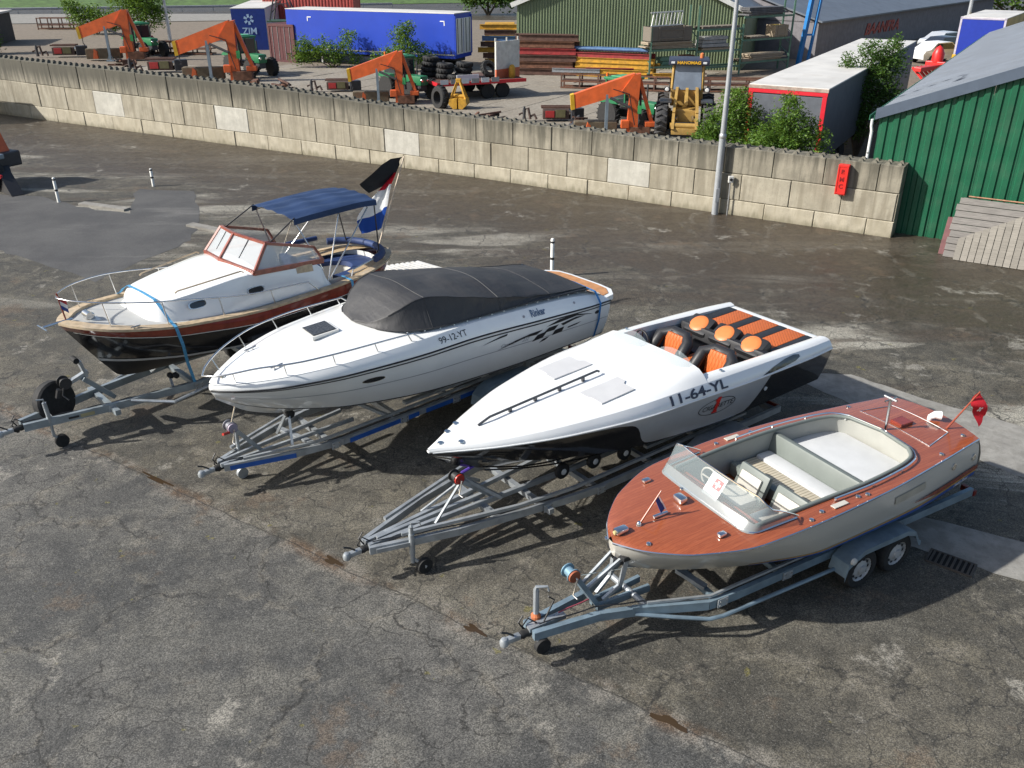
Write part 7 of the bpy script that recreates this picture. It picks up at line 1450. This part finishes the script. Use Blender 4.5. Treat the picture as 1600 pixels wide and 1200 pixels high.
m = MB(); m.cbox((-.33, 0, 3.08), (1.65, 1.75, .22), .05); rf = m.build('cab_roof', M('roof_navy', (.03, .035, .06), .45, var=.1), o, 40)
mt = Matrix.Translation((.505, 0, 3.08)) @ Matrix.Rotation(R(90), 4, 'Z') @ up
text('HANOMAG', .17, M('sign_yellow', (.75, .42, .03), .4), rf, 'maker_sign', mt, .003, .006, 1.15)
for y in (-.68, .68): m = MB(); m.cbox((.50, y, 3.08), (.04, .16, .09), .02); m.build('work_light', MPW, rf)
m = MB(); m.lathe((-.55, .55, 3.19), (0, 0, 1), [(.09, 0), (.08, .18), (.001, .22)], 12); m.build('beacon', M('beacon_amber', (.55, .16, .05), .25), o, 40)
for y in (-.42, .42):
    m = MB(); m.beam((.25, y, 1.98), (1.35, y*1.18, 1.05), .12, .26); m.beam((1.35, y*1.18, 1.05), (1.75, y*1.2, .45), .12, .24); m.build('lift_arm', MLY, o)
    m = MB(); m.tube([(.45, y*.6, 1.15), (1.45, y*.9, .80)], .07, 8); m.build('lift_ram', MSS, o, 40)
m = MB(); m.beam((.35, 0, 1.95), (1.2, 0, 1.45), .12, .22); m.tube([(.5, 0, 1.75), (1.25, 0, 1.5)], .08, 8); m.build('tilt_linkage', MLY, o)
m = MB(); m.tube([(1.62, -.62, .62), (1.62, .62, .62)], .12, 10); m.cbox((1.70, 0, .40), (.14, 1.1, .28), .03); m.build('quick_hitch', MLY, o, 40)
for y in (-.86, .86):
    m = MB(); m.beam((.2, y*.8, 1.9), (.45, y, 1.98), .04, .04); m.cbox((.50, y, 1.98), (.12, .24, .20), .03); h_ = m.build('headlight', MDG, o); m = MB(); m.lathe((.561, y, 1.98), (1, 0, 0), [(.085, 0), (.07, .015), (.001, .02)], 14); m.build('lens', M('lens_white', (.75, .75, .72), .15), h_)
    m = MB(); m.hexa([(.35, y*1.02-.25, 1.52), (1.35, y*1.02-.25, 1.52), (1.35, y*1.02+.25, 1.52), (.35, y*1.02+.25, 1.52), (.35, y*1.02-.25, 1.58), (1.35, y*1.02-.25, 1.58), (1.35, y*1.02+.25, 1.58), (.35, y*1.02+.25, 1.58)]); m.build('mudguard', MDG, o)
# ---- far right: blue lorry rear, parked cars, red machine
o = root('lorry', (29.6, 62.5, 0), R(55), 'lorry with blue rear curtain and yellow side', 'lorry'); o.scale = (1, -1, 1)
box_on_wheels(o, 9, 2.75, 1.0, 3.45, M('faded_yellow', (.55, .38, .12), .5, var=.2, scale=.8, dirt=.3, dcol=(.5, .36, .26)), MWR, None, MDG)
m = MB(); m.cbox((-.03, 1.375, 2.05), (.06, 2.5, 2.6), .01); e_ = m.build('rear_curtain', M('lorry_blue', (.008, .030, .30), .45, var=.06), o)
m = MB(); m.box((-.02, .06, 2.15), (.10, .12, 2.7)); m.box((-.02, 2.69, 2.15), (.10, .12, 2.7)); m.box((-.02, 1.375, 3.42), (.10, 2.7, .10)); m.build('rear_frame', M('frame_lilac', (.45, .42, .50), .5), o)
m = MB(); m.box((-.06, .05, .92), (.03, .22, .5)); m.build('marker_plate', MHZ, o)
def car(loc, rz, mat, label, grp):
    o = root('parked_car', loc, rz, label, 'car', grp); W = .86
    prof = [(-2.15, .35), (-2.2, .70), (-2.0, .92), (-1.55, .98), (-.95, 1.42), (.35, 1.46), (1.05, 1.0), (1.9, .86), (2.15, .68), (2.15, .35)]
    m = MB(); rows = []
    for y, k in ((-W, .90), (-W*.98, 1.), (-W*.5, 1.02), (W*.5, 1.02), (W*.98, 1.), (W, .90)): rows.append([(x, y*(1 if z < 1.0 else .84), z if k >= 1 else .35+(z-.35)*k) for x, z in prof])
    m.grid(rows); m.add(rows[0], [tuple(range(10))]); m.add(rows[-1], [tuple(range(10))]); m.build('body', mat, o, 35)
    for y in (-1, 1): m = MB(); m.extr([(-1.35, y*.80, 1.0), (-.9, y*.74, 1.36), (.3, y*.74, 1.40), (.85, y*.80, 1.02)], (0, y*.012, 0)); m.build('side_glass', MGD, o)
    m = MB(); m.add([(.42, -.66, 1.42), (.42, .66, 1.42), (1.02, .70, 1.035), (1.02, -.70, 1.035)], [(0, 1, 2, 3)]); m.build('windscreen', MGD, o)
    for x in (-1.35, 1.35):
        for y in (-.80, .80): m = MB(); m.lathe((x, y-.11, .32), (0, 1, 0), [(.18, 0), (.30, 0), (.32, .04), (.32, .18), (.30, .22), (.18, .22)], 18); t_ = m.build('wheel', MRU, o, 40); m = MB(); m.lathe((x, y+(.10 if y > 0 else -.10), .32), (0, 1 if y > 0 else -1, 0), [(.19, 0), (.15, .015), (.001, .02)], 12); m.build('rim', MRM, t_)
    return o
car((31.3, 68.4, 0), R(20), M('car_white', (.72, .73, .74), .25, coat=.5, var=.03), 'white parked car behind the red machine', 'cars parked behind the trailer')
car((33.6, 72.6, 0), R(24), M('car_black', (.02, .021, .024), .2, coat=.6, var=.1), 'black parked car beyond the white car', 'cars parked behind the trailer')
car((35.6, 77.0, 0), R(24), M('car_silver', (.62, .64, .66), .25, .3, coat=.5, var=.03), 'silver white car farthest behind the black car', 'cars parked behind the trailer')
o = root('red_machine', (26.0, 57.5, 0), R(40), 'red farm machine behind the green shed roof', 'machine'); MRX = M('machine_red', (.55, .022, .02), .4, var=.1)
m = MB(); m.cbox((0, 0, .9), (3.4, .5, .25), .04); m.cbox((1.2, 0, 1.0), (.4, 1.8, .3), .04); m.build('frame', MRX, o); m = MB(); m.lathe((1.3, .3, 1.1), (0, 0, 1), [(.34, 0), (.36, .5), (.2, .85), (.001, 1.0)], 14); m.build('hopper', MRX, o, 40)
for k in range(5): m = MB(); m.beam((-1.6+k*.5, -.6, .2), (-1.3+k*.5, .5, .95), .10, .12); m.build('tine', MRX, o)
# ---- left edge: dark machine by the patch, blue and white van at the end of the wall
o = root('dark_machine', (-18.2, 30.9, 0), R(-25), 'dark orange topped machine cut by the left picture edge', 'machine')
m = MB(); m.lathe((.55, -.5, .55), (0, -1, 0), [(.28, -.2), (.50, -.2), (.55, -.1), (.55, .1), (.50, .2), (.28, .2)], 24); m.build('tyre', MRU, o, 40)
m = MB(); m.cbox((-.2, .1, .95), (2.0, 1.0, .5), .05); m.build('body', MDG, o); m = MB(); m.hexa([(-.9, -.3, 1.2), (.55, -.3, 1.2), (.55, .4, 1.2), (-.9, .4, 1.2), (-.9, -.3, 2.0), (.2, -.3, 2.0), (.2, .4, 2.0), (-.9, .4, 2.0)]); m.build('orange_cowl', MOC, o)
m = MB(); m.cbox((.55, -.35, 1.12), (.7, .5, .16), .03); m.build('step', M('prop_grey'), o); m = MB(); m.extr([(.7, -.5, .02), (1.9, -.9, .02), (1.1, -.6, .62), (.8, -.4, .8)], (.1, .4, 0)); m.build('scoop', MK, o); m = MB(); m.cbox((1.15, -.62, .55), (.16, .1, .12), .02); m.build('tail_light', MRE2, o)
o = root('van', (-27.2, 43.6, 0), R(-28), 'blue and white van at the left end of the block wall', 'van')
m = MB(); m.cbox((-1.2, 0, 1.25), (4.2, 1.8, 1.0), .1); m.build('lower_body', M('van_white', (.6, .6, .64), .4), o, 40); m = MB(); m.cbox((-1.2, 0, 2.05), (4.2, 1.75, .7), .12); m.build('upper_body', M('van_blue', (.02, .10, .30), .4), o, 40); m = MB(); m.cbox((-1.2, 0, 2.5), (4.0, 1.6, .16), .05); m.build('roof', MPW, o, 40)
for x in (-2.6, .2):
    for y in (-.8, .8): m = MB(); m.lathe((x, y-.11, .34), (0, 1, 0), [(.18, 0), (.32, 0), (.34, .04), (.34, .18), (.32, .22), (.18, .22)], 16); m.build('wheel', MRU, o, 40)

# ---- low heaps of machine parts between the cranes
for k, (x, y, sc, w) in enumerate(((-1.2, 43.4, .8, 'right of the yellow clamshell grab'), (3.1, 42.6, .7, 'left of the nearest crane prop'), (-13.6, 54.6, .95, 'between the second and third crane arms'), (-27.4, 65.3, 1.1, 'between the third and farthest crane arms'), (-15.6, 55.6, .8, 'just right of the third crane arm'))):
    o = root('parts_heap', (x, y, 0), k*1.1, 'low heap of rusty axle parts ' + w, 'scrap', 'heaps of machine parts along the wall', sc); rnd = random.Random(k+40)
    for q in range(5): m = MB(); a = rnd.uniform(0, 3.1); px, py = rnd.uniform(-.7, .7), rnd.uniform(-.4, .4); m.beam((px-.7*math.cos(a), py-.4*math.sin(a), .1+.09*q), (px+.7*math.cos(a), py+.4*math.sin(a), .16+.11*q), .11, .10); m.build('bar', (MRS, MRS2, MDG)[q % 3], o)
    for q in range(3): m = MB(); m.lathe((rnd.uniform(-.8, .8), rnd.uniform(-.4, .4), .12+.12*q), (rnd.uniform(-.5, .5), rnd.uniform(-1, 1), .6), [(.05, 0), (.24, 0), (.26, .05), (.24, .10), (.05, .12)], 14); m.build('hub', (MDG, MRS)[q % 2], o, 40)
    m = MB(); m.cbox((rnd.uniform(-.3, .3), .1, .35), (.5, .35, .3), .03, rnd.uniform(0, 3)); m.build('gear_housing', MRS2, o)
